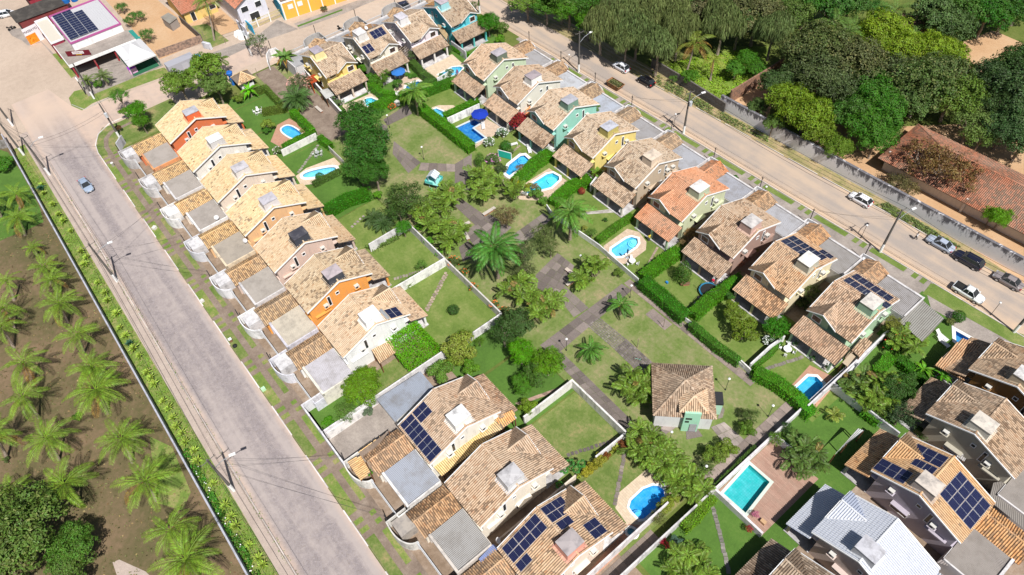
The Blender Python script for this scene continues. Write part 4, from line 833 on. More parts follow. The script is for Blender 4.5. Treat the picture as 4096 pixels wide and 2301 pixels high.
pool('small pale blue plunge basin near the pink tank house', rounded(*(-18.11, 27.98), .75, .6, .3), (.35, .65, .75), depth=.4)
# the top row pools
gs('pool_deck', [(-118.09, 45.61), (-117.52, 52.63), (-113.62, 52.25), (-112.07, 48.87), (-115.07, 45.06)], 'beige_deck', 3)
pool('small aqua pool with curved steps on the yellow house terrace', [(-116.34, 49.69), (-116.87, 50.60), (-116.37, 51.58), (-114.37, 52.09), (-113.54, 52.21), (-114.00, 49.45), (-114.67, 49.23)], (.18, .62, .72), steps=(*(-115.71, 50.36), .4))
gs('pool_deck', [(-115.21, 56.39), (-118.72, 60.73), (-114.98, 62.61), (-111.90, 62.51), (-113.11, 56.32)], 'stone_deck', 3)
pool('kidney shaped dark blue pool with round spa beside topiary balls', [(-114.44, 55.89), (-113.36, 57.81), (-114.71, 58.89), (-114.72, 60.74), (-114.39, 62.03), (-112.78, 62.38), (-112.11, 61.30), (-112.14, 58.97), (-113.26, 56.09)], (.03, .22, .42), w=.25)
gs('pool_deck', [(-117.74, 64.51), (-117.14, 72.88), (-112.17, 72.41), (-110.73, 65.07)], 'beige_deck', 3)
pool('long light blue pool on the cream stone terrace', [(-113.21, 66.16), (-113.37, 70.12), (-112.38, 71.50), (-111.32, 71.77), (-110.27, 69.58), (-111.28, 66.50)], (.20, .58, .75))
# the right row pools
gs('pool_deck', [(-105.15, 58.10), (-104.54, 60.30), (-102.50, 62.47), (-100.55, 62.36), (-99.82, 58.87), (-100.55, 58.09)], 'beige_deck', 3)
pool('pale blue fan shaped pool with white bands inside the hedge corner', [(-104.40, 57.97), (-104.21, 59.41), (-102.59, 59.89), (-100.32, 59.55), (-100.38, 58.45)], (.30, .62, .80))
gs('pool_deck', [(-96.75, 58.56), (-96.29, 64.45), (-90.52, 65.22), (-89.63, 63.85), (-88.94, 57.19), (-89.86, 57.88)], 'stone_deck', 3)
pool('deep blue L-shaped pool beside the blue parasol', [(-96.49, 58.37), (-96.02, 62.92), (-94.15, 63.12), (-93.99, 61.04), (-89.99, 61.04), (-90.16, 58.12)], (.015, .17, .50), rim=(.5, .6, .65))
gs('pool_deck', [(-80.89, 58.81), (-82.34, 63.20), (-79.52, 64.06), (-78.12, 59.70), (-78.34, 55.82)], 'conc', 3)
pool('blue pool with white curved rim in front of the aqua house', [(-81.28, 59.45), (-81.77, 62.72), (-81.24, 63.57), (-78.90, 63.38), (-78.67, 60.15), (-78.34, 57.37), (-79.82, 57.32)], (.03, .35, .62), w=.3, steps=(*(-80.72, 62.49), .5))
gs('pool_deck', [(-75.15, 55.38), (-75.32, 64.32), (-70.41, 64.46), (-69.80, 63.59), (-69.06, 60.40), (-69.70, 57.87), (-72.63, 55.14)], 'stone_deck', 3)
pool('rounded aqua pool with fan steps on the brick terrace', [(-73.57, 57.46), (-74.46, 58.51), (-74.57, 63.03), (-74.02, 64.15), (-72.34, 64.42), (-71.55, 63.73), (-71.05, 61.22), (-72.71, 57.04), (-73.60, 56.56)], (.12, .62, .74), steps=(*(-73.00, 62.93), .45), w=.22)
gs('pool_deck', [(-54.89, 58.41), (-55.02, 64.09), (-53.15, 65.02), (-50.78, 64.30), (-49.62, 62.95), (-49.51, 58.57), (-50.65, 57.30), (-52.57, 57.08)], 'stone_deck', 3)
pool('rounded light blue pool ringed by sandstone with corner steps', [(-53.21, 58.31), (-53.77, 59.00), (-53.71, 62.47), (-53.40, 63.39), (-52.28, 63.97), (-51.37, 63.20), (-51.04, 62.25), (-51.09, 58.94), (-51.81, 58.14)], (.22, .58, .80), steps=(*(-52.27, 62.87), .5), w=.2)
gs('pool_deck', [(-18.36, 59.48), (-18.75, 64.34), (-14.59, 65.43), (-13.95, 58.27), (-18.46, 58.15)], 'red_deck', 3)
pool('rounded blue pool with palm shadow in the lower right garden', [(-17.42, 58.38), (-17.90, 59.76), (-17.92, 62.77), (-17.01, 63.65), (-15.61, 63.37), (-15.10, 62.66), (-14.74, 60.82), (-14.87, 58.93), (-15.64, 58.21)], (.08, .48, .72), w=.2)
gs('pool_deck', rect(-14.8, -7.6, 39.6, 51.0), 'wood_deck', 3)
pool('rectangular turquoise mosaic pool with square spa ledge', [(-14.31, 40.18), (-14.73, 46.13), (-11.16, 46.18), (-10.48, 40.28)], (.05, .50, .47), rim=(.55, .62, .55), w=.2)
gs('pool_deck', [(-14.90, 87.84), (-10.61, 88.14), (-0.58, 88.80), (-1.71, 86.15), (-9.19, 84.98), (-9.95, 86.30), (-13.15, 86.01)], 'conc', 4)
pool('blue wedge of pool with white rim behind the tiled lean-to', [(-9.07, 85.12), (-4.49, 85.55), (-4.47, 82.67), (-7.77, 83.05)], (.03, .22, .55), w=.25)
# ------------------------------------------------------------------ vehicles
CARS = dict(  # stations along x: (x, half width, z bottom, z belt) then cabin: x0 windscreen foot, x1 roof front, x2 roof back, x3 rear glass foot
    hatch=dict(L=3.95, W=1.70, st=[(-1.97, .62, .30, .62), (-1.85, .78, .22, .86), (-1.2, .85, .2, .94), (0, .86, .2, .93), (.85, .85, .2, .90), (1.55, .82, .22, .80), (1.88, .72, .26, .66), (1.97, .58, .32, .52)], cab=(.98, .30, -1.30, -1.82), top=1.48, wb=1.24),
    sedan=dict(L=4.3, W=1.72, st=[(-2.15, .6, .32, .72), (-2.02, .78, .24, .92), (-1.4, .85, .2, .94), (0, .86, .2, .92), (.9, .85, .2, .88), (1.7, .82, .22, .78), (2.05, .72, .26, .64), (2.15, .58, .32, .5)], cab=(1.0, .35, -.85, -1.5), top=1.43, wb=1.28),
    suv=dict(L=4.45, W=1.84, st=[(-2.22, .68, .36, .8), (-2.1, .86, .28, 1.02), (-1.4, .91, .26, 1.06), (0, .92, .26, 1.05), (.95, .91, .26, 1.02), (1.8, .88, .28, .95), (2.14, .78, .32, .8), (2.22, .62, .4, .62)], cab=(1.05, .45, -1.55, -2.1), top=1.66, wb=1.33),
    pickup=dict(L=4.6, W=1.75, st=[(-2.3, .78, .4, .98), (-2.2, .86, .32, 1.0), (-1.4, .87, .28, 1.0), (0, .87, .28, .98), (.95, .86, .28, .96), (1.85, .84, .3, .86), (2.2, .75, .34, .7), (2.3, .6, .4, .55)], cab=(1.15, .55, -.55, -.8), top=1.6, wb=1.4))
def car_data(k):
    c = CARS[k]; D = {}; b = MB(); rings = []
    for x, hw, z0, z1 in c['st']:
        i = len(b.v); zm = z0 + (z1 - z0) * .55
        for y, z in ((-hw * .92, z0), (-hw, zm), (-hw * .93, z1 - .05), (-hw * .8, z1), (hw * .8, z1), (hw * .93, z1 - .05), (hw, zm), (hw * .92, z0)): b.v.append((x, y, z))
        rings.append(i)
    for a, d in zip(rings, rings[1:]):
        for j in range(8): b.f.append((a + j, d + j, d + (j + 1) % 8, a + (j + 1) % 8)); b.m.append(0); b.uv.append((.5, .5))
    for a in (rings[0], rings[-1]): b.f.append(tuple(range(a, a + 8))); b.m.append(0); b.uv.append((.5, .5))
    x0, x1, x2, x3 = c['cab']; zb = c['st'][3][3] - .02; zt = c['top']; wb_, wt = c['W'] / 2 * .9, c['W'] / 2 * .70
    lo = [(x3, -wb_, zb), (x0, -wb_, zb), (x0, wb_, zb), (x3, wb_, zb)]; hi = [(x2, -wt, zt), (x1, -wt, zt), (x1, wt, zt), (x2, wt, zt)]
    b.face([(x2, -wt, zt - .03), (x1, -wt, zt - .03), (x1, wt, zt - .03), (x2, wt, zt - .03)]); mx = (x1 + x2) / 2
    b.mesh8([(x2, -wt, zt - .04), (x1, -wt, zt - .04), (x1, wt, zt - .04), (x2, wt, zt - .04), (x2 + .1, -wt * .86, zt + .02), (x1 - .1, -wt * .86, zt + .02), (x1 - .1, wt * .86, zt + .02), (x2 + .1, wt * .86, zt + .02)])
    for i in range(4):   # pillars
        p, q = V(lo[i]), V(hi[i]); b.tube([p, q], .05, 4)
    for s_ in (-1, 1): b.tube([(mx, s_ * wb_, zb), (mx, s_ * wt, zt - .03)], .035, 4); b.box(x0 - .12, x0 + .05, *sorted((s_ * (wb_ + .02), s_ * (wb_ + .2))), zb, zb + .13)
    D['body'] = b.data('body', [M['gloss']], True)
    for f in D['body'].polygons: f.use_smooth = f.area < .4
    g = MB(); e = .02
    g.face([lo[1], lo[2], hi[2], hi[1]]); D['windscreen'] = g.data('windscreen', [M['glass']])
    g = MB(); g.face([lo[3], lo[0], hi[0], hi[3]]); D['rear_window'] = g.data('rear_window', [M['glass']])
    for n_, s_, i, j in (('l', -1, 0, 1), ('r', 1, 3, 2)):
        g = MB(); g.face([lo[i], lo[j], hi[j], hi[i]]); D['side' + n_] = g.data('side_window', [M['glass']])
    w = MB(); w.tube([(0, -.1, 0), (0, .1, 0)], .31, 16); D['tyre'] = w.data('wheel', [M['tyre']]); w = MB(); w.tube([(0, -.105, 0), (0, .105, 0)], .19, 10); D['rim'] = w.data('rim', [M['steel']])
    xf, xr = c['L'] / 2, -c['L'] / 2
    w = MB(); w.cbox((xf - .16, 0, .55), .26, .34, .13); D['lamp'] = w.data('headlight', [M['steel']]); w = MB(); w.cbox((xr + .1, 0, .7), .16, .3, .18); D['tail'] = w.data('tail_light', [M['flower']])
    w = MB(); w.cbox((xf + .01, 0, .36), .03, .42, .11); D['plate'] = w.data('number_plate', [M['white']])
    if k == 'pickup': w = MB(); w.box(-2.15, -.85, -.72, .72, .97, 1.04); D['bed_cover'] = w.data('bed_cover', [M['tyre']])
    return D
def car(kind, P, ang, color, label, cat='car', group='vehicles on the streets'):
    D = memo(('car', kind), lambda: car_data(kind)); t = thing('parked_' + ('pickup' if kind == 'pickup' else 'car'), label, cat, (P[0], P[1], .02), ang, group)
    body = obj('body', D['body'], t, color=color)
    for p in ('windscreen', 'rear_window', 'sidel', 'sider'): obj(p if p[0] != 's' else 'side_window', D[p], t)
    for sx in (-1, 1):
        for sy in (-1, 1): w = obj('wheel', D['tyre'], t, (sx * CARS[kind]['wb'], sy * (CARS[kind]['W'] / 2 - .08), .31)); obj('rim', D['rim'], w)
    for sy in (-1, 1): obj('headlight', D['lamp'], t, (0, sy * .6, 0)); obj('tail_light', D['tail'], t, (0, sy * .66, 0), color=(.5, .01, .01))
    obj('number_plate', D['plate'], t)
    if kind == 'pickup': obj('bed_cover', D['bed_cover'], t)
    return t
# ------------------------------------------------------------------ poles, lamps and wires
POLES = {}
def utility_pole(key, P, label, h=9.6, arm=None, lamp=None, trafo=False, cw=1.0):
    """arm, lamp: direction angles in degrees"""
    t = thing('utility_pole', label, 'utility pole', (P[0], P[1], 0), 0, 'utility poles along the streets')
    m = MB(); m.tube([(0, 0, 1.9), (0, 0, h)], [.2, .12], 8); obj('shaft', m.data('shaft', [M['pole']]), t)
    m = MB(); m.tube([(0, 0, 0), (0, 0, 1.9)], [.23, .21], 8); obj('painted_foot', m.data('painted_foot', [M['white']]), t)
    tops = [V((P[0], P[1], h - 2.2)), V((P[0], P[1], h - 1.6))]
    if arm is not None:
        a = math.radians(arm); d = V((math.cos(a), math.sin(a), 0)); m = MB(); m.tube([tuple(-d * cw + V((0, 0, h - .35))), tuple(d * cw + V((0, 0, h - .35)))], .06, 4)
        for k in (-.95, 0, .95): m.tube([tuple(d * k * cw + V((0, 0, h - .3))), tuple(d * k * cw + V((0, 0, h - .1)))], .06, 6)
        obj('crossarm', m.data('crossarm', [M['pole']]), t); tops += [V((P[0], P[1], h - .1)) + d * k * cw for k in (-.95, 0, .95)]
    if lamp is not None:
        a = math.radians(lamp); d = V((math.cos(a), math.sin(a), 0)); m = MB(); z = h - 2.6
        m.tube([(0, 0, z), tuple(d * 1.2 + V((0, 0, z + 1.0))), tuple(d * 2.5 + V((0, 0, z + 1.45)))], .05, 6); r = obj('lamp_arm', m.data('lamp_arm', [M['steel']]), t)
        m = MB(); e = d * 2.75 + V((0, 0, z + 1.42)); m.cbox((e.x, e.y, e.z), .8, .32, .16, a); obj('lamp_head', m.data('lamp_head', [M['white']]), r)
    if trafo: m = MB(); m.tube([(.5, 0, h - 2.9), (.5, 0, h - 2.0)], .3, 10); m.box(.1, .5, -.05, .05, h - 2.5, h - 2.4); obj('transformer', m.data('transformer', [M['plain']]), t, color=(.5, .52, .55))
    POLES[key] = tops; return t
def wires(a, b, label, idx=None, sag=.7, r=.022):
    A, B = POLES[a], POLES[b]; m = MB()
    for i in idx or range(min(len(A), len(B))):
        p, q = A[i], B[i]; m.tube([p.lerp(q, k / 8) - V((0, 0, sag * 4 * (k / 8) * (1 - k / 8))) for k in range(9)], r, 3, caps=False)
    tag(obj('power_line', m.data('power_line', [M['dark']])), label, 'power line', 'overhead power lines')
def globe_lamp(P, label, h=2.9):
    def mk():
        m = MB(); m.tube([(0, 0, 0), (0, 0, h)], .035, 6); m.tube([(0, 0, 0), (0, 0, .3)], .09, 6); g = MB(); pts = [(0, 0, h - .02 + .34 * k / 4) for k in range(5)]; g.tube(pts, [.07, .17, .2, .15, .05], 10); return m.data('post', [M['dark']]), g.data('globe', [M['white']])
    a, b = memo('globelamp', mk); t = thing('garden_lamp', label, 'lamp post', (P[0], P[1], 0), 0, 'globe lamp posts in the park'); obj('post', a, t); obj('globe', b, t); return t
def wood_post(P, label, h=2.3):
    me = memo('woodpost', lambda: MB().tube([(0, 0, 0), (0, 0, 2.3)], .05, 6).data('wooden_post', [M['bark']])); return tag(obj('wooden_post', me, None, (P[0], P[1], 0)), label, 'post', 'bare posts on the park lawns')
# ------------------------------------------------------------------ canopies and plain buildings
def canopy(label, q, kind='sheet', color=(.5, .5, .5), posts=True, down=None, cat='canopy', name='canopy', group='lean-to roofs and canopies', pitch=.22, wall=None):
    """a free roof over four 3-D corners: q0-q1 is the high edge, q2-q3 the low edge"""
    q = [V(p) for p in q]; c = sum(q, V()) / 4; t = thing(name, label, cat, (c.x, c.y, 0), 0, group); p = [(v.x - c.x, v.y - c.y, v.z) for v in q]
    if kind == 'tile':
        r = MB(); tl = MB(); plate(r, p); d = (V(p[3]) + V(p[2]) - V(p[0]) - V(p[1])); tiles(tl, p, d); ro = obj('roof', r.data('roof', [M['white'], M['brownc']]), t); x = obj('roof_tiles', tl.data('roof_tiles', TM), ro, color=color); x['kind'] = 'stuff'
    else:
        m = MB(); n = max(6, int((q[1] - q[0]).length / pitch * 4)); up = V((0, 0, 1)); A = [V(a) for a in p]
        e = [(A[0].lerp(A[1], i / n) + up * .035 * math.sin(i * math.pi / 2), A[3].lerp(A[2], i / n) + up * .035 * math.sin(i * math.pi / 2)) for i in range(n + 1)]
        for i in range(n): m.face([e[i][0], e[i + 1][0], e[i + 1][1], e[i][1]])
        obj('roof_sheet', m.data('roof_sheet', [M['sheet']]), t, color=color if len(color) == 3 else color[:3])
    if posts:
        for x, y, z in p: m = MB(); m.box(-.07, .07, -.07, .07, 0, max(.4, z - .12)); obj('post', m.data('post', [M['wood']]), t, (x * .93, y * .93, 0))
    if wall:
        m = MB(); pp = [(x * .9, y * .9) for x, y, z in p]; m.prism(pp, 0, [z - .2 for x, y, z in p]); obj('wall', m.data('wall', [M['paint']]), t, color=wall)
    return t
def gable_building(label, cx, cy, rz, lx, wy, h, rise, wall, tile, cat='house', name='house', hip=False, eave=.5, wins=(), tilemat=True, dark=.5, group=None):
    t = thing(name, label, cat, (cx, cy, 0), rz, group); X, Y = lx / 2, wy / 2; w = MB()
    w.box(-X, X, -Y, Y, 0, h)
    if not hip:
        for x in (-X, X): w.face([(x, -Y, h), (x, Y, h), (x, 0, h + rise * .97)])
    obj('wall', w.data('wall', [M['paint']]), t, color=wall); r = MB(); tl = MB(); X += eave; Y += eave; zl = h - rise * eave / wy * 2; ri = Y if hip else 0; zt = h + rise
    S = [[(-X + ri, 0, zt), (X - ri, 0, zt), (X, Y, zl), (-X, Y, zl)], [(X - ri, 0, zt), (-X + ri, 0, zt), (-X, -Y, zl), (X, -Y, zl)]]; dn = [(0, 1, -.3), (0, -1, -.3)]
    if hip: S += [[(X - ri, 0, zt), (X, -Y, zl), (X, Y, zl)], [(-X + ri, 0, zt), (-X, Y, zl), (-X, -Y, zl)]]; dn += [(1, 0, -.3), (-1, 0, -.3)]
    for k, (p, d) in enumerate(zip(S, dn)): tiles(tl, p, d, off=70 * k); plate(r, p)
    ridge(tl, (-X + ri, 0, zt + .04), (X - ri, 0, zt + .04), .16)
    if hip:
        for sx in (-1, 1):
            for sy in (-1, 1): ridge(tl, (sx * (X - ri), 0, zt + .03), (sx * X, sy * Y, zl + .05), .14, seed=sx * 3 + sy)
    ro = obj('roof', r.data('roof', [M['white'], M['brownc']]), t); x = obj('roof_tiles', tl.data('roof_tiles', TM), ro, color=tile); x['kind'] = 'stuff'
    for (x, y, z, ww, hh, ax) in wins:
        f = MB(); g = MB()
        if ax == 'x': f.box(x - .04, x + .04, y - ww / 2 - .1, y + ww / 2 + .1, z - .1, z + hh + .1); g.box(x - .06, x + .06, y - ww / 2, y + ww / 2, z, z + hh)
        else: f.box(x - ww / 2 - .1, x + ww / 2 + .1, y - .04, y + .04, z - .1, z + hh + .1); g.box(x - ww / 2, x + ww / 2, y - .06, y + .06, z, z + hh)
        wo = obj('window', f.data('window', [M['white']]), t); obj('pane', g.data('pane', [M['glass']]), wo)
    return t
def text(s, size, parent, loc, rot, color, name='lettering', ext=.01):
    c = bpy.data.curves.new(name, 'FONT'); c.body = s; c.size = size; c.align_x = 'CENTER'; c.align_y = 'CENTER'; c.extrude = ext; c.materials.append(M['cloth'])
    o = obj(name, c); bpy.context.view_layer.update(); me = bpy.data.meshes.new_from_object(o.evaluated_get(bpy.context.evaluated_depsgraph_get())); bpy.data.objects.remove(o)
    o = obj(name, me, parent, loc, color=color); o.rotation_euler = rot; return o
# ------------------------------------------------------------------ people
def person(P, ang, label, shirt, trousers, skin=(.20, .10, .06), hair=(.02, .015, .012), stride=.28, h=1.68, arms=.2):
    """one continuous body grown over a skeleton, clothes as close shells"""
    k = h / 1.7; J = dict(pel=(0, 0, .94), wst=(0, 0, 1.08), chs=(0, 0, 1.3), nck=(0, 0, 1.47), hd=(.02, 0, 1.6), crn=(.01, 0, 1.67), shl=(0, .18, 1.40), shr=(0, -.18, 1.40),
        ell=(arms * .4, .23, 1.14), elr=(-arms * .4, -.23, 1.14), wrl=(arms * 1.2, .22, .92), wrr=(-arms * .6, -.24, .90), hal=(arms * 1.4, .21, .83), har=(-arms * .6, -.24, .81), hpl=(0, .09, .9), hpr=(0, -.09, .9),
        knl=(stride * .55, .10, .50), knr=(-stride * .3, -.10, .50), anl=(stride, .10, .09), anr=(-stride, -.10, .12), tol=(stride + .15, .11, .04), tor=(-stride + .14, -.11, .04))
    E = ['pel-wst', 'wst-chs', 'chs-nck', 'nck-hd', 'hd-crn', 'chs-shl', 'chs-shr', 'shl-ell', 'shr-elr', 'ell-wrl', 'elr-wrr', 'wrl-hal', 'wrr-har', 'pel-hpl', 'pel-hpr', 'hpl-knl', 'hpr-knr', 'knl-anl', 'knr-anr', 'anl-tol', 'anr-tor']
    Rr = dict(pel=.13, wst=.12, chs=.135, nck=.055, hd=.095, crn=.085, sh=.06, el=.045, wr=.03, ha=.035, hp=.09, kn=.06, an=.04, to=.035)
    names = list(J); me = bpy.data.meshes.new('body'); me.from_pydata([tuple(c * k for c in J[n]) for n in names], [tuple(names.index(x) for x in e.split('-')) for e in E], [])
    t = thing('person', label, 'person', (P[0], P[1], 0.02), ang); b = obj('body', me, t, color=skin); sm = b.modifiers.new('skin', 'SKIN'); b.modifiers.new('sub', 'SUBSURF').levels = 1
    b.modifiers['sub'].render_levels = 1
    if not me.skin_vertices: me.skin_vertices.new() if hasattr(me.skin_vertices, 'new') else None
    bpy.context.view_layer.update()
    try:
        for i, n in enumerate(names):
            r = Rr.get(n, Rr.get(n[:2], .05)); me.skin_vertices[0].data[i].radius = (r * k, r * k * (1.15 if n in ('chs', 'wst') else 1)); me.skin_vertices[0].data[i].use_root = n == 'pel'
    except Exception: pass
    me.materials.append(M['cloth'])
    m = MB(); m.tube([(0, 0, .86 * k), (0, 0, 1.1 * k), (0, 0, 1.32 * k), (0, 0, 1.46 * k)], [.165 * k, .155 * k, .19 * k, .09 * k], 10)
    for s_ in (1, -1): m.tube([(0, s_ * .16 * k, 1.41 * k), (s_ * arms * .25 * k, s_ * .22 * k, 1.2 * k)], [.08 * k, .07 * k], 8)
    obj('shirt', m.data('shirt', [M['cloth']]), t, color=shirt); m = MB()
    for s_, kn, an in ((1, 'knl', 'anl'), (-1, 'knr', 'anr')): m.tube([(0, s_ * .08 * k, .97 * k), tuple(c * k for c in J[kn]), tuple(c * k for c in J[an])], [.115 * k, .085 * k, .065 * k], 8)
    obj('trousers', m.data('trousers', [M['cloth']]), t, color=trousers); m = MB(); m.tube([(0, 0, 1.58 * k), (0, 0, 1.68 * k), (0, 0, 1.75 * k)], [.115 * k, .118 * k, .05 * k], 10); obj('hair', m.data('hair', [M['cloth']]), t, color=hair)
    return t
# ------------------------------------------------------------------ small furniture
def parasol(P, label, color, h=2.4, r=1.4, closed=False):
    t = thing('parasol', label, 'parasol', (P[0], P[1], 0)); m = MB(); m.tube([(0, 0, 0), (0, 0, h)], .03, 6); m.cbox((0, 0, 0), .5, .5, .12); obj('pole', m.data('pole', [M['steel']]), t); m = MB()
    if closed: m.tube([(0, 0, h * .5), (0, 0, h * .75), (0, 0, h)], [.12, .16, .02], 8)
    else:
        e = [(r * math.cos(i * math.pi / 4), r * math.sin(i * math.pi / 4), h - .42) for i in range(8)]
        for i in range(8): a, b = e[i], e[(i + 1) % 8]; m.face([a, b, (0, 0, h)]); m.face([(a[0], a[1], a[2] - .14), (b[0], b[1], b[2] - .14), b, a])
    obj('canopy', m.data('canopy', [M['cloth']]), t, color=color); return t
def lounger(P, ang, label, color=(.75, .75, .75)):
    t = thing('sun_lounger', label, 'sun lounger', (P[0], P[1], 0), ang, 'white sun loungers'); m = MB()
    for i in range(9): m.box(-.3 + i * .16, -.17 + i * .16, -.32, .32, .32, .36)
    obj('seat', m.data('seat', [M['plain']]), t, color=color); m = MB()
    for i in range(5): x = -.34 - i * .13; z = .36 + i * .1; m.box(x - .06, x + .06, -.32, .32, z, z + .04)
    obj('backrest', m.data('backrest', [M['plain']]), t, color=color)
    for x in (-.5, 1.0):
        for y in (-.28, .28): obj('leg', memo('lleg', lambda: MB().box(-.04, .04, -.04, .04, 0, .33).data('leg', [M['plain']])), t, (x, y, 0), color=color)
    return t
def table_set(P, label, n=4, r=.5, tc=(.75, .75, .74), cc=(.75, .75, .74)):
    t = thing('garden_table', label, 'table', (P[0], P[1], 0), 0, 'garden tables'); m = MB(); m.tube([(0, 0, .68), (0, 0, .72)], r, 14); obj('tabletop', m.data('tabletop', [M['plain']]), t, color=tc); m = MB(); m.tube([(0, 0, 0), (0, 0, .68)], [.25, .07], 8); obj('leg', m.data('leg', [M['plain']]), t, color=tc)
    def st():
        a = MB(); a.box(-.2, .2, -.2, .2, .4, .45); [a.box(x - .02, x + .02, y - .02, y + .02, 0, .4) for x in (-.17, .17) for y in (-.17, .17)]; a.box(-.2, -.16, -.2, .2, .45, .85); return a.data('chair', [M['plain']])
    for i in range(n):
        a = 6.283 * i / n + .4; o = obj('garden_chair', memo('gchair', st), None, (P[0] + (r + .4) * math.cos(a), P[1] + (r + .4) * math.sin(a), .01), a + math.pi, cc); tag(o, ('roadward', 'houseward', 'parkward', 'outer', 'inner')[i] + ' chair at the ' + label, 'chair', 'garden chairs of the ' + label)
    return t
def bench(a, b, label, color=(.50, .45, .40), h=.45, w=.6, back=True):
    A, B = V(a), V(b); c = (A + B) / 2; l = (B - A).length; t = thing('park_bench', label, 'bench', (c.x, c.y, 0), math.atan2((B - A).y, (B - A).x), 'masonry park benches')
    m = MB(); m.box(-l / 2, l / 2, -w / 2, w / 2, h - .08, h); obj('seat', m.data('seat', [M['paint']]), t, color=color); m = MB(); m.box(-l / 2 + .1, l / 2 - .1, -w / 2 + .06, w / 2 - .06, 0, h - .08); obj('base', m.data('base', [M['brick']]), t, color=(.4, .17, .10)); return t
def box_on(label, cat, P, sx, sy, sz, color, name='box', ang=0, m='plain', lid=None, legs=True):
    t = thing(name, label, cat, (P[0], P[1], 0), ang); b = MB(); b.box(-sx / 2, sx / 2, -sy / 2, sy / 2, .03, sz); obj('body', b.data('body', [M[m]]), t, color=color)
    if lid: b = MB(); b.box(-sx / 2 - .03, sx / 2 + .03, -sy / 2 - .03, sy / 2 + .03, sz, sz + .08); obj('lid', b.data('lid', [M[m]]), t, color=lid)
    return t
def dish(P, z, ang, label, color=(.6, .6, .62)):
    t = thing('satellite_dish', label, 'satellite dish', (P[0], P[1], z), ang, 'satellite dishes on the roofs'); m = MB(); m.tube([(0, 0, -.3), (0, 0, .5)], .025, 5); obj('mast', m.data('mast', [M['steel']]), t)
    def mk():
        m = MB(); c = (0, 0, 0); r1 = [(.4 * math.cos(i * .524), .4 * math.sin(i * .524), .12) for i in range(12)]
        for i in range(12): m.face([(0, 0, 0), r1[i], r1[(i + 1) % 12]])
        return m.data('reflector', [M['plain']])
    o = obj('reflector', memo('dish', mk), t, (0, 0, .5), color=color); o.rotation_euler = (0, .8, 0); return t
# ------------------------------------------------------------------ the rows of town houses
TAN, TAN2, TAN3, DARKT = (1.08, 1.02, .92, .36), (1.0, .94, .92, .55), (1.02, .90, .84, .52), (.85, .80, .80, .85)
YT = (1.22, 1.14, .88, .34)
def row(kind, O, label, wall, tile, front=None, **k):
    rz, h = frame_of(kind, O); sh = {'L': 0, 'R': 1.3, 'T': -1.6, 'S': 0}[kind]; k.setdefault('fc', (.42, .41, .40)) if kind == 'T' else 0; fk = {a: k.pop(a) for a in ('fc', 'fstore', 'fgate') if a in k}
    t = town_house(label, O, rz, h, wall, tile, group='two storey tiled houses of the estate', **k)
    if front: front_wall(front, O, rz, h, sh, c=fk.get('fc', (.70, .69, .70)), store=None if kind == 'T' else fk.get('fstore', (.60, .59, .60)), gate=fk.get('fgate', (.55, .56, .58)))
    return t
ly = 19.3; DG = (.045, .05, .065)
row('L', (-123.8, ly), 'orange-red walled house at the street corner end of the long row', (.62, .17, .065), YT, 'front wall with stained curved end before the orange-red corner house', tank=(.66, .13, .04), cap=(.42, .42, .46), gwall=(.70, .32, .14), fc=(.50, .48, .48))
row('L', (-113.2, ly), 'white walled house next to the orange-red corner house', (.74, .70, .64), YT, 'front wall before the white house beside the orange-red one', tank=(.52, .50, .49), cap=(.75, .75, .76), fc=(.60, .58, .58))
row('L', (-102.8, ly), 'cream house with whitewashed tank box, third from the corner', (.72, .62, .52), YT, 'bright white curved front wall before the cream third house', tank=(.62, .58, .55), cap=(.50, .48, .51), fc=(.76, .75, .74), gwall=(.74, .73, .72), fstore=(.76, .76, .75))
row('L', (-92.3, ly), 'peach walled house with greyish white tank box', (.74, .46, .24), YT, 'peeling grey and white curved wall before the peach house', tank=(.60, .56, .55), cap=(.46, .44, .48), garage=(.42, .37, .31), fc=(.60, .60, .64), gwall=(.68, .56, .40))
row('L', (-81.8, ly), 'pinkish beige house with charcoal tank box and charcoal lid', (.62, .48, .41), (1.1, 1.0, .86, .38), 'white curved wall before the pinkish beige house', tank=DG, cap=(.05, .05, .065), garage=(.44, .40, .36), fc=(.70, .70, .72))
row('L', (-71.3, ly), 'vivid orange house with charcoal tank box and pale lid', (.78, .34, .08), (1.05, .98, .86, .55), 'white curved wall before the vivid orange house', tank=DG, cap=(.44, .38, .40), garage=(.62, .56, .46), gwall=(.60, .58, .64), fc=(.76, .76, .76))
row('L', (-60.8, ly), 'white house with solar water heater beside the green pergola', (.78, .78, .77), (1.08, .98, .88, .42), 'stained curved wall before the white house with the water heater', tank=(.80, .80, .80), cap=(.82, .82, .82), garage=(.58, .56, .60), gwall=(.74, .70, .6), fc=(.66, .66, .72))
row('L', (-39.5, ly), 'white house with L-shaped solar array and blue-grey metal roof behind', (.78, .74, .66), (1.0, .86, .80, .55), 'white curved wall before the house with the L-shaped solar array', tank=(.72, .71, .68), cap=(.70, .70, .69), garage=(.42, .45, .52), gwall=(.70, .68, .66), fc=(.74, .72, .68), fstore=None)
row('L', (-29.0, ly), 'cream house with grey tank box between two solar roofed houses', (.76, .70, .60), (1.0, .87, .80, .48), 'dark topped curved wall before the cream house of the lower row', tank=(.56, .56, .57), cap=(.50, .49, .50), garage=(.42, .41, .40), gwall=(.58, .53, .48), fc=(.62, .60, .56), fstore=(.38, .34, .30))
row('L', (-18.5, ly), 'house with salmon pink tank box and three solar arrays', (.74, .62, .52), (1.08, .90, .76, .50), None, tank=(.66, .31, .24), cap=(.38, .34, .34), garage=(.14, .14, .17), annex=True)
ry = 73.0
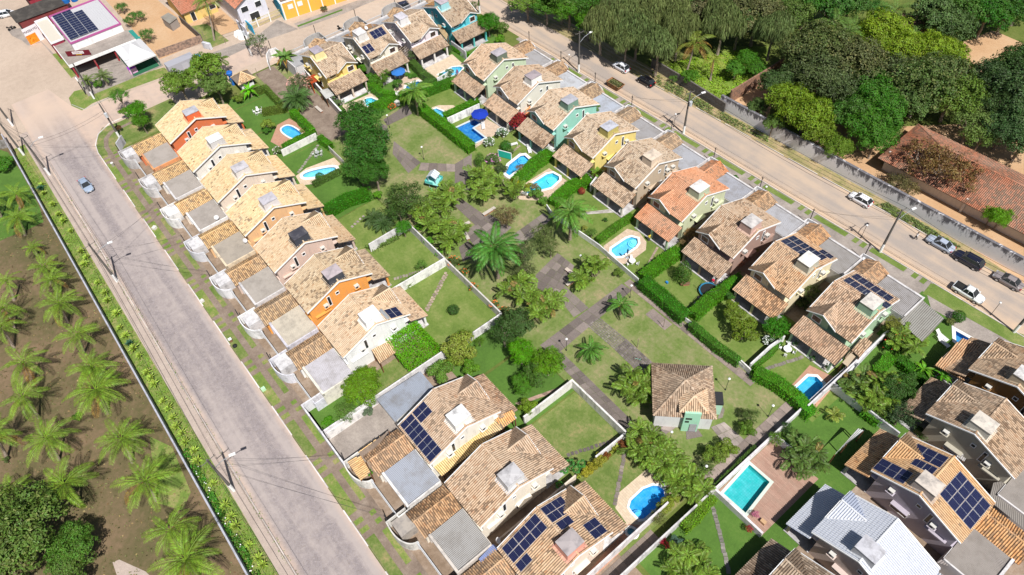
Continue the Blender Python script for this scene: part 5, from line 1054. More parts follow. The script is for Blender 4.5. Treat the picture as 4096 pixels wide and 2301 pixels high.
row('R', (-98.5, ry), 'pale green house with mossy dark tank box', (.52, .62, .44), TAN3, 'front wall before the pale green house', tank=(.13, .16, .12), cap=(.40, .37, .40), garage=(.38, .37, .38), col=(.48, .62, .50))
row('R', (-88.1, ry), 'white house with white tank box between the pale green and aqua houses', (.72, .68, .60), TAN3, 'front wall before the white house of the right row', tank=(.76, .74, .71), cap=(.34, .29, .31), garage=(.52, .54, .58))
row('R', (-77.9, ry), 'aqua green house with green streaked tank box', (.30, .60, .52), TAN2, 'front wall before the aqua green house', tank=(.16, .27, .21), cap=(.38, .38, .42), garage=(.46, .50, .58), col=(.26, .56, .46))
row('R', (-67.6, ry), 'yellow house with mustard tank box in the middle of the right row', (.76, .62, .22), TAN2, 'front wall before the yellow house of the right row', tank=(.45, .38, .12), cap=(.45, .46, .52), col=(.70, .58, .14), garage=(.38, .37, .38))
row('R', (-57.3, ry), 'beige house with plain beige tank box', (.50, .40, .30), TAN2, 'front wall before the beige house of the right row', tank=(.60, .48, .37), cap=(.64, .53, .42), garage=(.45, .46, .50), col=(.66, .62, .55), acs=((2.35, 4.35), (-2.6, 4.3), (-3.9, 4.3)))
row('R', (-47.0, ry), 'pale green house under brighter orange tiles', (.56, .60, .40), (1.15, .66, .48, .38), 'front wall before the house with orange tiles', tank=(.40, .45, .32), cap=(.72, .69, .66), garage=(.42, .43, .48), col=(.42, .56, .36))
row('R', (-36.7, ry), 'dusky pink house with pale stained tank lid', (.36, .24, .20), TAN3, 'front wall before the dusky pink house', tank=(.50, .34, .29), cap=(.54, .51, .49), garage=(.50, .50, .53), col=(.5, .36, .3))
row('R', (-26.4, ry), 'cream house with blue solar panels on the street slope', (.74, .64, .44), (1.1, .86, .68, .50), 'front wall before the cream house with solar panels', tank=(.42, .40, .32), cap=(.74, .72, .67), garage=(.40, .38, .37))
row('R', (-16.1, ry), 'mint green house with black solar panels, last of the right row', (.34, .48, .32), (1.06, .88, .80, .60), 'front wall with white store before the mint green house', tank=(.27, .42, .30), cap=(.62, .58, .53), garage=(.42, .40, .40), fstore=(.74, .76, .78))
row('T', (-126.4, 45.2), 'lemon yellow house beside the estate entrance', (.76, .58, .20), TAN2, 'front wall of the lemon yellow house', tank=(.74, .62, .30), cap=(.36, .32, .37), garage=(.55, .55, .56), col=(.6, .5, .42))
row('T', (-125.9, 55.1), 'off-white house with black and blue solar panels on both slopes', (.74, .70, .60), TAN2, 'front wall of the off-white solar roofed house', tank=(.62, .60, .58), cap=(.66, .64, .64), garage=(.5, .5, .52), col=(.7, .66, .6))
row('T', (-124.8, 64.7), 'lilac white house with cream stone pool terrace', (.70, .64, .68), TAN2, 'front wall of the lilac white house', tank=(.66, .65, .66), cap=(.55, .53, .58), garage=(.5, .5, .52), col=(.72, .70, .68))
row('T', (-123.6, 74.4), 'turquoise house at the far end of the upper row', (.10, .50, .58), TAN2, 'front wall of the turquoise house', tank=(.30, .58, .62), cap=(.44, .38, .42), garage=(.5, .5, .52), col=(.10, .5, .5))
sx = 1.6
row('S', (sx, 75.4), 'ochre house at the right edge below the wedge pool', (.24, .12, .035), (1.0, .84, .72, .62), None, tank=(.42, .34, .24), cap=(.66, .64, .62), verandah=True, annex=False)
row('S', (sx, 65.4), 'grey beige house with dark blotched tiles and cracked white tank lid', (.42, .39, .32), (1.0, .86, .78, .70), None, tank=(.50, .48, .42), cap=(.60, .55, .48))
row('S', (sx, 53.6), 'lilac grey house with orange-tan tiles and three solar arrays', (.42, .38, .44), (1.22, .92, .62, .30), None, tank=(.36, .31, .28), cap=(.56, .50, .44))
row('S', (sx, 42.0), 'house under a white painted tile roof beside the turquoise pool', (.56, .46, .42), (1.55, 1.95, 3.1, .02), None, tank=(.42, .42, .44), cap=(.50, .50, .54), garage=(.7, .7, .7), flash=(.5, .52, .56))
row('S', (sx, 31.6), 'dark roofed house cut by the bottom edge, below the white roof', (.4, .35, .3), DARKT, None, tank=(.4, .4, .4))
# solar arrays
LH, RH, TH, SH = (0, 1), (0, -1), (-math.pi / 2, 1), (-math.pi / 2, -1)
PA = 'blue solar panels in two rows, roof of the cream right row house'
solar('upper four of the blue panels on the cream right-row house', (-26.4, ry), *RH, -1, -7.0, -3.0, 4, .9, 2.75, 1); solar('lower six of the blue panels on the cream right-row house', (-26.4, ry), *RH, -1, -7.0, -.9, 6, 2.85, 4.7, 1); solar('two blue panels at the eave corner of the cream right-row house', (-26.4, ry), *RH, -1, -2.6, -.5, 2, 4.8, 6.1, 1)
solar('upper four black panels on the mint green house', (-16.1, ry), *RH, -1, -6.8, -2.8, 4, 1.5, 3.4, 1); solar('lower six black panels on the mint green house', (-16.1, ry), *RH, -1, -6.7, -.6, 6, 3.7, 5.6, 1); solar('pair of black panels beside the tank box of the mint green house', (-16.1, ry), *RH, -1, -1.9, .1, 2, 1.6, 3.4, 1)
solar('three deep blue panels high on the off-white upper house', (-125.9, 55.1), *TH, 1, -6.7, -3.6, 3, .25, 2.15, 1); solar('two deep blue panels low on the off-white upper house', (-125.9, 55.1), *TH, 1, -2.25, -.15, 2, 2.35, 4.25, 1); solar('black panels covering the street slope of the off-white upper house', (-125.9, 55.1), *TH, -1, -6.9, -.3, 6, 1.2, 5.4, 2, .3)
solar('black panels on the street slope of the turquoise house', (-123.6, 74.4), *TH, -1, -6.4, -.4, 6, 1.4, 5.4, 2, .3)
solar('row of seven dark panels along the eave, long leg of the L-shaped array', (-39.5, ly), *LH, -1, -7.1, -.15, 7, 3.95, 5.95, 1); solar('two dark panels nearer the ridge, short leg of the L-shaped array', (-39.5, ly), *LH, -1, -7.1, -5.0, 2, 1.85, 3.85, 1)
solar('four dark panels by the dormer of the pink tank house', (-18.5, ly), *LH, 1, -6.95, -4.7, 2, .15, 3.4, 2); solar('single dark panel row beside the ridge of the pink tank house', (-18.5, ly), *LH, 1, -4.5, -3.4, 1, .4, 2.4, 1); solar('two dark panels above the pool side of the pink tank house', (-18.5, ly), *LH, 1, -2.6, -.4, 2, 2.9, 4.9, 1); solar('six dark panels on the street slope of the pink tank house', (-18.5, ly), *LH, -1, -6.95, -4.7, 2, .6, 5.8, 3); solar('lone dark panel by the street slope array of the pink tank house', (-18.5, ly), *LH, -1, -4.5, -3.4, 1, 4.0, 5.8, 1)
solar('three dark panels over the garden eave of the lilac grey house', (sx, 53.6), *SH, 1, -2.35, -.3, 1, 1.9, 5.4, 3); solar('three dark panels at the dormer side of the lilac grey house', (sx, 53.6), *SH, 1, -6.75, -4.75, 1, .3, 3.7, 3); solar('two dark panels beside the ridge of the lilac grey house', (sx, 53.6), *SH, 1, -4.6, -3.4, 1, .4, 2.8, 2); solar('eight dark panels on the far slope of the lilac grey house', (sx, 53.6), *SH, -1, -6.5, -2.1, 2, 1.4, 6.0, 4)
t = solar('solar water heater panels on the white house by the pergola', (-60.8, ly), *LH, 1, -2.2, -.15, 1, 2.4, 4.35, 2); m = MB(); m.tube([(-2.2, 2.0, 7.05), (-.2, 2.0, 7.05)], .26, 10); obj('boiler', m.data('boiler', [M['steel']]), t)
dish((-101.50, 11.64, 3.10), 3.1, 0, 'white dish at the edge of the cream house garage roof'); dish((-93.10, 12.94, 3.10), 3.1, .5, 'white dish beside the peach house wall'); dish((-126.78, 58.79, 8.00), 7.6, .3, 'dish with antenna on the off-white upper house'); dish((-18.98, 73.91, 7.50), 7.3, .2, 'dish left of the mint green tank box'); dish((-29.08, 73.69, 7.50), 7.3, .8, 'dish left of the cream right-row tank box'); dish((-27.07, 14.05, 3.00), 2.9, .8, 'violet grey dish beside the grey sheet roof by the lower solar house'); dish((-2.46, 76.40, 3.00), 2.6, 1.2, 'dish on the ochre house wall')
# canopies
canopy('blue-grey corrugated metal roof behind the L-shaped solar array', ((-53.37, 13.49, 3.00), (-52.99, 20.66, 3.20), (-49.52, 20.62, 3.20), (-48.74, 13.52, 3.00)), 'sheet', (.42, .46, .54), wall=(.70, .68, .64), posts=False)
canopy('long yellow tiled passage cover between two lower row houses', ((-40.54, 24.03, 3.40), (-40.07, 13.63, 3.40), (-38.38, 13.80, 2.80), (-38.49, 24.16, 2.80)), 'tile', (1.5, 1.35, .8, .05), posts=True)
canopy('small orange tiled roof at the end of the yellow passage cover', ((-40.06, 23.90, 3.60), (-39.48, 26.45, 3.60), (-38.30, 26.10, 3.20), (-38.37, 23.98, 3.20)), 'tile', (1.5, .95, .42, .05))
canopy('yellow tiled porch cover behind the curved wall of the L-array house', ((-48.04, 7.35, 3.20), (-48.06, 10.99, 3.20), (-48.21, 12.32, 3.00), (-46.46, 7.19, 2.80)), 'tile', (1.35, 1.1, .68, .2))
canopy('yellow tiled gate roof beside the curved wall of the L-array house', ((-47.60, 7.36, 3.10), (-44.69, 7.07, 3.10), (-44.81, 5.54, 2.70), (-48.17, 5.56, 2.70)), 'tile', (1.4, 1.1, .62, .1))
canopy('pale tan tiled pergola roof beside the green vine cube', ((-60.87, 17.34, 3.00), (-60.54, 20.37, 3.00), (-58.32, 20.01, 2.70), (-58.29, 17.11, 2.70)), 'tile', (1.2, 1.05, .85, .02))
canopy('bright orange tiled lean-to between the white and aqua houses', ((-88.84, 71.10, 3.20), (-86.77, 70.34, 3.20), (-87.01, 68.87, 2.60), (-89.16, 68.34, 2.60)), 'tile', (1.35, .62, .26, .02))
canopy('white awning over the passage of the beige house', ((-58.32, 73.19, 2.80), (-57.60, 74.72, 2.80), (-56.96, 74.41, 2.50), (-57.27, 71.16, 2.50)), 'sheet', (.78, .78, .78), wall=None)
canopy('flat blue translucent sheet beside the lower solar house', ((-26.99, 11.05, 2.90), (-27.28, 13.49, 2.90), (-26.50, 13.72, 2.80), (-26.02, 11.13, 2.80)), 'sheet', (.28, .36, .66))
canopy('weathered grey corrugated shed roof beyond the mint green house', ((-14.71, 83.73, 2.90), (-10.51, 82.92, 2.90), (-10.37, 77.34, 2.60), (-14.41, 78.05, 2.60)), 'sheet', (.36, .35, .32), wall=(.42, .34, .28), posts=False, pitch=.28)
canopy('brown tiled lean-to over the wedge pool', ((-7.06, 81.19, 3.40), (-4.21, 82.08, 3.40), (-3.31, 75.69, 2.70), (-7.18, 74.95, 2.70)), 'tile', (1.02, .72, .50, .25))
canopy('small brown tiled lean-to beside the mint green verandah', ((-16.10, 71.44, 3.40), (-14.75, 71.69, 3.00), (-14.52, 68.55, 2.70), (-15.87, 68.45, 3.10)), 'tile', (.9, .75, .66, .7))
canopy('white slatted awning beside the orange-tan lower verandah', ((-8.28, 58.99, 2.80), (-7.59, 59.22, 2.90), (-7.91, 55.85, 2.90), (-8.03, 53.47, 2.70)), 'sheet', (.70, .71, .70))
canopy('white panel over the grey beige house side door', ((-0.02, 66.08, 2.40), (2.74, 66.06, 2.40), (2.86, 65.25, 2.20), (0.00, 65.13, 2.20)), 'sheet', (.72, .70, .70))
canopy('grey corrugated garage roof at the lower right edge', ((6.55, 64.85, 2.80), (8.76, 68.75, 2.80), (12.16, 62.20, 2.70), (7.32, 62.46, 2.70)), 'sheet', (.36, .33, .30), posts=False)
canopy('grey ribbed garage roof below the orange-tan entry tiles', ((8.60, 56.52, 2.80), (12.86, 56.89, 2.80), (12.40, 54.13, 2.70), (7.34, 51.10, 2.70)), 'sheet', (.36, .32, .31), posts=False)
canopy('white awning at the yellow house passage', ((-122.65, 43.61, 2.30), (-122.20, 45.38, 2.30), (-119.46, 45.14, 2.10), (-119.52, 43.31, 2.10)), 'sheet', (.70, .70, .68))
canopy('cream concrete awnings behind the mint verandah', ((-15.60, 66.29, 2.40), (-15.79, 68.56, 2.40), (-15.01, 68.55, 2.30), (-14.76, 66.35, 2.30)), 'sheet', (.62, .50, .36))
canopy('pale ochre gate roof of the lilac white upper house', ((-123.62, 74.92, 3.60), (-119.02, 73.72, 3.60), (-118.67, 73.00, 2.80), (-125.17, 74.45, 2.80)), 'tile', (1.2, 1.1, .8, .1))
# red pergola with separate slats
t = thing('red_pergola', 'rust red slatted pergola beside the lemon yellow house', 'pergola', (*(-126.96, 44.55, 2.50)[:2], 0), 0)
for i in range(12): obj('slat', memo('slatr', lambda: MB().box(-.06, .06, -1.1, 1.1, 2.45, 2.53).data('slat', [M['plain']])), t, (-1.2 + i * .22, 0, 0), color=(.42, .07, .02))
for x in (-1.2, 1.2):
    for y in (-1, 1): obj('post', memo('slatp', lambda: MB().box(-.07, .07, -.07, .07, 0, 2.45).data('post', [M['plain']])), t, (x, y, 0), color=(.42, .07, .02))
t = thing('log_pergola', 'pale log pergola between the off-white and lilac upper houses', 'pergola', (*(-121.16, 63.28, 2.80)[:2], 0), .3)
for i in range(6): obj('log', memo('logb', lambda: MB().tube([(0, -1.9, 2.8), (0, 1.9, 2.9)], .07, 6).data('log', [M['bark']])), t, (-1.6 + i * .6, (i % 2) * .3, 0))
for x in (-1.5, 1.4): obj('beam', memo('logc', lambda: MB().tube([(0, 0, 0), (0, 0, 2.8)], .09, 6).data('beam', [M['bark']])), t, (x, 1, 0))
# vine covered pergola
vp = (-58.00, 22.59, 2.60); t = thing('vine_pergola', 'bright green vine cube growing over a pergola by the white house', 'pergola', (vp[0], vp[1], 0)); m = MB(); rv = random.Random(4)
for i in range(5200):
    x, y, z = rv.uniform(-3.0, 3.0), rv.uniform(-2.7, 2.7), rv.uniform(1.5, 3.0); f = rv.choice('xyzzz')
    x = math.copysign(3.0, x) + rv.uniform(-.15, .15) if f == 'x' else x; y = math.copysign(2.7, y) + rv.uniform(-.15, .15) if f == 'y' else y; z = 3.0 + rv.uniform(-.2, .2) + .15 * math.sin(x * 2) * math.cos(y * 2) if f == 'z' else z
    leafquad(m, V((x, y, z)), V((rv.uniform(-1, 1), rv.uniform(-1, 1), 1.0)), rv.uniform(.16, .3), rv)
obj('vine', m.data('vine', [M['leaf']]), t, color=(.10, .25, .012, 1))
for x in (-2.6, 2.6):
    for y in (-2.3, 2.3): obj('post', memo('vpp', lambda: MB().box(-.1, .1, -.1, .1, 0, 2.7).data('post', [M['wood']])), t, (x, y, 0))
# ------------------------------------------------------------------ garden walls
WW = (.76, .74, .72)
for i, (y0, y1, hh, c, lab) in enumerate(((25, 36.3, 1.9, WW, 'white wall between the cream and white tiled gardens'),)): gwall('white garden wall below the red tile pool terrace', [(-112.40, 29.06), (-112.31, 36.59)], .18, 1.5, WW)
gwall('low white wall with gate behind the orange-red corner garden', [(-122.6, 36.6), (-114.4, 36.6)], .15, 1.0, WW); gwall('low wall along the park path behind the third garden', [(-111.8, 36.6), (-102.0, 36.6)], .15, 1.2, (.5, .48, .45))
gwall('white wall beside the areca clumps, park side of the beige lawn', [(-80.0, 28.6), (-80.0, 36.3), (-69.0, 36.3)], .2, 1.9, (.66, .64, .66)); gwall('white wall dividing the two big lawns', [(-69.4, 25.4), (-69.0, 36.3)], .22, 1.9, (.78, .77, .75)); gwall('long grey white wall along the park behind the vine pergola lawn', [(-69.0, 36.35), (-54.3, 36.35)], .22, 1.7, (.60, .57, .54)); gwall('white wall at the far corner of the vine pergola lawn', [(-54.3, 36.3), (-54.3, 29.0)], .2, 1.7, (.72, .70, .70)); gwall('pale stained wall beside the lime bush', [(-54.3, 28.5), (-54.5, 12.5), (-54.6, 5.2)], .2, 2.1, (.70, .68, .69))
gwall('stained white wall round the corner lawn by the pavement', [(-48.4, 5.1), (-54.6, 5.1), (-60.0, 5.1), (-60.0, 12.3)], .22, 2.3, (.68, .67, .70)); gwall('white wall beside the bare concrete yard', [(-54.2, 5.6), (-54.2, 12.2)], .2, 1.8, WW)
gwall('white wall around the bare lawn with orange patches', [(-38.4, 27.5), (-38.4, 36.4), (-27.8, 36.4)], .26, 1.9, (.70, .68, .65)); gwall('white wall with stepping stones on both sides', [(-27.8, 36.4), (-27.9, 31.0)], .2, 1.6, (.74, .73, .72)); gwall('long pale wall along the alley beside the bright blue pool', [(-17.5, 33.5), (-17.5, 12)], .22, 2.0, (.66, .62, .62)); gwall('low cream wall at the terrace corner of the alley', [(-27.6, 14.5), (-27.6, 27.2)], .2, 1.9, (.7, .6, .5))
gwall('alley wall on the side of the shaded lawn', [(-15.0, 22), (-15.0, 39.5)], .2, 1.9, (.62, .60, .60)); gwall('white wall around the wood decked pool', [(-7.6, 39.5), (-15.0, 39.5), (-15.0, 51.2), (-8.3, 51.2)], .3, 1.3, (.70, .66, .68)); gwall('white alley wall beside the arecas at the lilac house', [(-15.0, 51.2), (-15.0, 63.0), (-14.8, 75.5)], .22, 1.5, (.66, .65, .66))
gwall('pale wall with coping between the areca garden and the lilac house', [(-14.6, 63.2), (-4.5, 63.2)], .22, 1.7, (.6, .6, .62)); gwall('long white wall between the lower right garden and the mint house', [(-14.6, 57.5), (-14.6, 84)], .22, 2.0, (.66, .64, .66))
for i, (a, b, lab) in enumerate((('@', 0, ''),)): pass
gwall('white railing wall in front of the royal palm lawn', [(-67.72, 57.13), (-65.80, 56.61), (-61.08, 56.94), (-54.93, 57.40)], .16, 1.1, (.76, .76, .76)); gwall('white railing wall round the sandstone pool garden', [(-54.93, 57.40), (-45.57, 56.98)], .16, 1.1, (.72, .72, .72)); gwall('white kerb wall in front of the shrub lawn', [(-35.71, 56.99), (-33.40, 57.19), (-24.41, 56.86)], .16, .8, (.76, .76, .76)); gwall('white wall with gate at the park end of the lower right lawns', [(-25.35, 56.98), (-23.43, 56.81)], .2, 1.2, WW); gwall('white wall between the shrub lawn and the table lawn', [(-23.98, 57.35), (-24.11, 61.85), (-23.82, 64.81)], .2, 1.5, (.72, .71, .72))
gwall('white wall behind the deep blue L-shaped pool', [(-98.14, 57.97), (-97.45, 65.35)], .2, 1.7, (.78, .78, .78)); gwall('white wall between the cream terrace and the hedge', [(-110.65, 63.83), (-110.88, 67.59)], .2, 1.3, (.72, .72, .74)); gwall('tall grey wall right of the cream stone terrace', [(-118.77, 74.08), (-113.34, 74.00)], .25, 2.0, (.52, .52, .55)); gwall('dark stained wall along the entrance path of the yellow house', [(-133.34, 45.40), (-125.30, 44.43), (-114.15, 43.58)], .22, 1.9, (.46, .42, .38), cap=(.8, .8, .8))
gwall('rounded white entrance wall by the travellers palm', [(-139.98, 40.54), (-142.93, 41.73), (-144.13, 43.00), (-143.89, 44.36), (-142.43, 44.42)], .2, 2.0, (.72, .70, .70)); gwall('white wall behind the light striped house verandah', [(-65.77, 65.63), (-66.64, 68.06), (-66.84, 69.89)], .2, 1.8, (.78, .78, .78)); gwall('white boundary wall right of the orange-tiled house verandah', [(-23.65, 66.44), (-23.92, 70.88)], .2, 1.7, (.5, .48, .48))
gwall('wall dividing the mint house side yard', [(-14.22, 65.52), (-14.74, 76.19)], .24, 1.9, (.66, .65, .68)); gwall('stained wall at the entrance lawn of the corner house', [(-137.89, 7.33), (-136.21, 5.63)], .2, 2.0, (.5, .5, .55))
# grove wall, road wall
gwall('long low blue-grey wall between the coconut grove and the street', [(-156, -11.0), (-60, -11.3), (20, -11.6)], .22, 1.7, (.42, .43, .50), group='long boundary walls')
gwall('tall black streaked white wall along the far side of the road', [(-66.0, 100.2), (-30, 101.2), (-10, 101.9), (40, 103.8)], .5, 3.0, (.62, .61, .66), m='soot', group='long boundary walls')
gwall('dark unpainted wall along the road beside the meadow', [(-84.23, 100.23), (-73.20, 100.07), (-64.37, 99.63)], .3, 2.2, (.15, .14, .13), group='long boundary walls', m='brick'); gwall('reddish brown brick wall at right angles to the road', [(-65.64, 102.50), (-65.34, 114.09), (-65.49, 118.49)], .3, 3.0, (.32, .17, .11), m='brick', group='long boundary walls')
gwall('grey concrete edge wall at the grove corner', [(-154.05, -12.73), (-153.17, -10.90), (-149.37, -10.89)], .25, 1.9, (.30, .28, .27), m='brick')
# ------------------------------------------------------------------ clubhouse
cx, cy = -26.6, 45.9; t = thing('clubhouse', 'square tiled clubhouse with mint green tower on the park lawn', 'clubhouse', (cx, cy, 0), math.pi / 4)
E_, z0, zt = 4.1, 3.5, 6.2; tl = MB(); r = MB(); C4 = [(-E_, -E_, z0), (E_, -E_, z0), (E_, E_, z0), (-E_, E_, z0)]
for k, d in zip(range(4), ((0, -1, -.6), (1, 0, -.6), (0, 1, -.6), (-1, 0, -.6))):
    p = [(0, 0, zt), C4[k], C4[(k + 1) % 4]]; tiles(tl, p, d, off=80 * k); plate(r, p); ridge(tl, (0, 0, zt + .05), (C4[k][0], C4[k][1], z0 + .06), .17, seed=k)
b = MB(); b.box(-3.75, 3.75, -3.75, 3.75, 0, 3.55); obj('wall', b.data('wall', [M['paint']]), t, color=(.66, .66, .66)); ro = obj('roof', r.data('roof', [M['white'], M['brownc']]), t); x = obj('roof_tiles', tl.data('roof_tiles', TM), ro, color=(.84, .74, .70, .78)); x['kind'] = 'stuff'
tw = obj('tower', MB().box(-1.05, 1.05, -1.5, 1.5, 0, 4.9).data('tower', [M['paint']]), t, (.95, -2.75, 0), color=(.36, .66, .48)); tw.rotation_euler = (0, 0, math.radians(0))
tl = MB(); r = MB(); e = 1.85; C4 = [(-e, -e, 4.75), (e, -e, 4.75), (e, e, 4.75), (-e, e, 4.75)]
for k, d in zip(range(4), ((0, -1, -.6), (1, 0, -.6), (0, 1, -.6), (-1, 0, -.6))):
    p = [(0, 0, 6.0), C4[k], C4[(k + 1) % 4]]; tiles(tl, p, d, off=400 + 80 * k); plate(r, p); ridge(tl, (0, 0, 6.05), (C4[k][0], C4[k][1], 4.8), .15, seed=10 + k)
ro = obj('tower_roof', r.data('tower_roof', [M['white'], M['brownc']]), t, (1.05, -2.2, 0)); x = obj('roof_tiles', tl.data('roof_tiles', TM), ro, color=(1.08, .95, .85, .42)); x['kind'] = 'stuff'
for n_, bb in (('door', (-.1, .85, -1.56, -1.51, .1, 2.1)),): d = MB(); d.box(*bb); o = obj(n_, d.data(n_, [M['plain']]), tw, color=(.25, .24, .28)); d = MB(); [d.box(-.05, .8, -1.59, -1.57, .3 + .22 * i, .42 + .22 * i) for i in range(8)]; obj('louvre', d.data('louvre', [M['steel']]), o)
for zz, ww in ((3.3, .8), (2.5, .5)): d = MB(); d.box(-.8, -.8 + ww, -1.56, -1.51, zz, zz + .4); obj('window', d.data('window', [M['glass']]), tw)
d = MB(); d.box(-.8, .8, -.9, .9, 0, 2.6); d.box(-.85, .85, -.95, .95, 2.6, 3.0, 1); obj('side_annex', d.data('side_annex', [M['paint'], M['dark']]), t, (4.5, -.5, 0), color=(.40, .62, .48))
# ------------------------------------------------------------------ buildings of the upper left corner
bk = thing('bakery', 'white bakery with maroon signs and magenta roof edge on the corner', 'shop', (-172, 14, 0)); ox, oy = -172, 14
Z5 = 5.2; top = [(-190.13, 9.50, 5.20), (-171.76, 10.38, 5.20), (-170.05, 21.27, 5.20), (-186.74, 20.97, 5.20), (-193.70, 19.01, 5.20)]; loc = lambda p: (p[0] - ox, p[1] - oy)
tp = [loc(top[0]), loc(top[1]), loc(top[2]), loc(top[3]), (loc(top[0])[0], loc(top[3])[1] - .5)]; tp = [(-15.5, -4.0), (-.4, -3.9), (-.4, 7.3), (-15.5, 7.2)]
m = MB(); m.prism(tp, 0, Z5 - .25); obj('wall', m.data('wall', [M['paint']]), bk, color=(.80, .79, .80))
m = MB(); m.wall(tp, .25, Z5 - .25, Z5 + .12, closed=True); obj('parapet', m.data('parapet', [M['plain']]), bk, color=(.42, .10, .28))
m = MB(); n = 40
for i in range(n): y0 = -3.7 + 10.8 * i / n; m.box(-15.2, -.7, y0, y0 + .06, Z5 - .2, Z5 - .12 + (.05 if i % 2 else 0))
m.box(-15.3, -.6, -3.8, 7.1, Z5 - .25, Z5 - .17); obj('roof_sheet', m.data('roof_sheet', [M['plain']]), bk, color=(.50, .50, .52))
cp = [loc(p) for p in ((-179.69, 6.97, 3.30), (-167.48, 7.28, 3.30), (-166.29, 16.40, 3.30), (-167.86, 21.83, 3.30), (-172.12, 21.25, 3.30), (-172.76, 10.42, 3.30))]
m = MB(); m.prism([(-9, -7.0), (4.6, -6.9), (5.0, 8.0), (-.5, 8.0), (-.5, -3.9), (-9, -3.9)], 2.85, 3.3); o = obj('terrace_slab', m.data('terrace_slab', [M['conc'] ]), bk); m = MB(); m.wall([(-9, -7.0), (4.6, -6.9), (5.0, 8.0)], .14, 2.8, 3.45); obj('terrace_edge', m.data('terrace_edge', [M['paint']]), bk, color=(.78, .77, .76))
m = MB(); m.box(-8.8, -.6, -6.8, -3.9, 0, 2.85); m.box(-.8, 0, -6.8, 7.8, 0, 2.8); obj('shop_front', m.data('shop_front', [M['paint']]), bk, color=(.16, .02, .03))
for p in ((4.3, -6.4), (4.3, -1.8), (4.4, 2.8), (4.5, 7.5)): obj('column', memo('bkc', lambda: MB().box(-.16, .16, -.16, .16, 0, 2.85).data('column', [M['paint']])), bk, (p[0], p[1], 0), color=(.30, .02, .03))
an = thing('bakery_annex', 'flat roofed white annex with maroon side wall beside the bakery', 'shop', (-184, 8.2, 0)); m = MB(); m.box(-6, 6.2, -1.3, 1.3, 0, 3.9); obj('wall', m.data('wall', [M['paint']]), an, color=(.26, .02, .05)); m = MB(); m.wall([(-6, -1.35), (6.2, -1.35), (6.2, 1.35), (-6, 1.35)], .25, 3.9, 4.25, closed=True); obj('parapet', m.data('parapet', [M['plain']]), an, color=(.76, .74, .76)); m = MB(); m.box(-5.9, 6.1, -1.25, 1.25, 3.9, 3.95); obj('roof_slab', m.data('roof_slab', [M['plain']]), an, color=(.58, .54, .46))
bb = thing('advertising_board', 'tall advertising board with bakery name above orange food picture', 'sign', (*(-191.51, 4.54, 1.90)[:2], 0), 0, None); bb.location = (-189.2, 5.0, 0); bb.rotation_euler = (0, 0, math.radians(10))
m = MB(); m.box(-.1, 0, -1.7, 1.7, 0, 4.0); obj('board', m.data('board', [M['plain']]), bb, color=(.76, .75, .78)); m = MB(); m.box(0, .02, -1.7, .6, .1, 2.3); o = obj('food_picture', m.data('food_picture', [mat('food_print', .6, build=lambda nt, b: (lambda n: n.link(n.ramp(n.noise(3.2, 4, n.coord(), .7, 1.5), [(.3, (.30, .04, .0)), (.5, (.80, .24, .01)), (.62, (.85, .42, .05)), (.8, (.8, .6, .3))]), b.inputs['Base Color']))(N(nt)))]), bb)
text('MASSAYO', .72, bb, (.03, -.1, 3.1), (math.pi / 2, 0, math.pi / 2), (.08, .02, .04))
sg = thing('roof_sign', 'maroon fascia sign with white name plate on the bakery terrace', 'sign', (-169.6, 10.2, 3.3), math.radians(-36)); m = MB(); m.box(-.08, 0, -2.6, 2.6, .1, 1.3); obj('board', m.data('board', [M['plain']]), sg, color=(.14, .01, .02)); m = MB(); m.prism([(0, 0)], 0, 0) if 0 else m.box(0, .02, -1.25, 1.25, .55, 1.15); obj('plate', m.data('plate', [M['white']]), sg); text('MASSAYO', .5, sg, (.03, 0, .84), (math.pi / 2, 0, math.pi / 2), (.2, .03, .03)); text('3336-6006', .3, sg, (.01, 0, .34), (math.pi / 2, 0, math.pi / 2), (.85, .6, .03))
for a, b, lab, nu, ng in ((-14.2, -.9, 'tall block of dark panels on the white bakery roof', 12, 3),):
    t = thing('solar_array', lab, 'solar panels', (ox, oy, Z5), 0, 'rooftop solar arrays')
    for i in range(nu):
        for j in range(ng):
            if (i in (0, 1) and j == 2): continue
            me = memo('bkp', lambda: (lambda m: (m.box(-.53, .53, -1.02, 1.02, 0, .04, 1), m.box(-.5, .5, -.99, .99, .04, .045, 0), m.box(-.5, .5, -.01, .01, .045, .048, 1), m.data('solar_panel', [M['solar'], M['steel']]))[-1])(MB())); obj('solar_panel', me, t, (-14.3 + i * 1.1 + (.18 if i > 3 else 0), -2.5 + j * 2.1, .14))
tn = thing('white_tent', 'white pyramid tent over the open bar beside the bakery', 'tent', (-163.3, 20.1, 0)); q = [(-4.8, -3.1, 2.8), (4.5, -3.2, 2.8), (4.4, 3.1, 2.8), (-4.8, 2.9, 2.8)]; m = MB()
for i in range(4): a, b = V(q[i]), V(q[(i + 1) % 4]); c = V((0, 0, 5.0)); mi = (a + b) / 2; m.face([a, b, b.lerp(c, .5) - V((0, 0, .25)), a.lerp(c, .5) - V((0, 0, .25))]); m.face([a.lerp(c, .5) - V((0, 0, .25)), b.lerp(c, .5) - V((0, 0, .25)), c]); m.face([a - V((0, 0, .3)), b - V((0, 0, .3)), b, a])
obj('canopy', m.data('canopy', [M['cloth']]), tn, color=(.62, .62, .63))
for a in q: obj('post', memo('tpost', lambda: MB().box(-.05, .05, -.05, .05, 0, 2.8).data('post', [M['plain']])), tn, (a[0] * .97, a[1] * .97, 0), color=(.05, .2, .15))
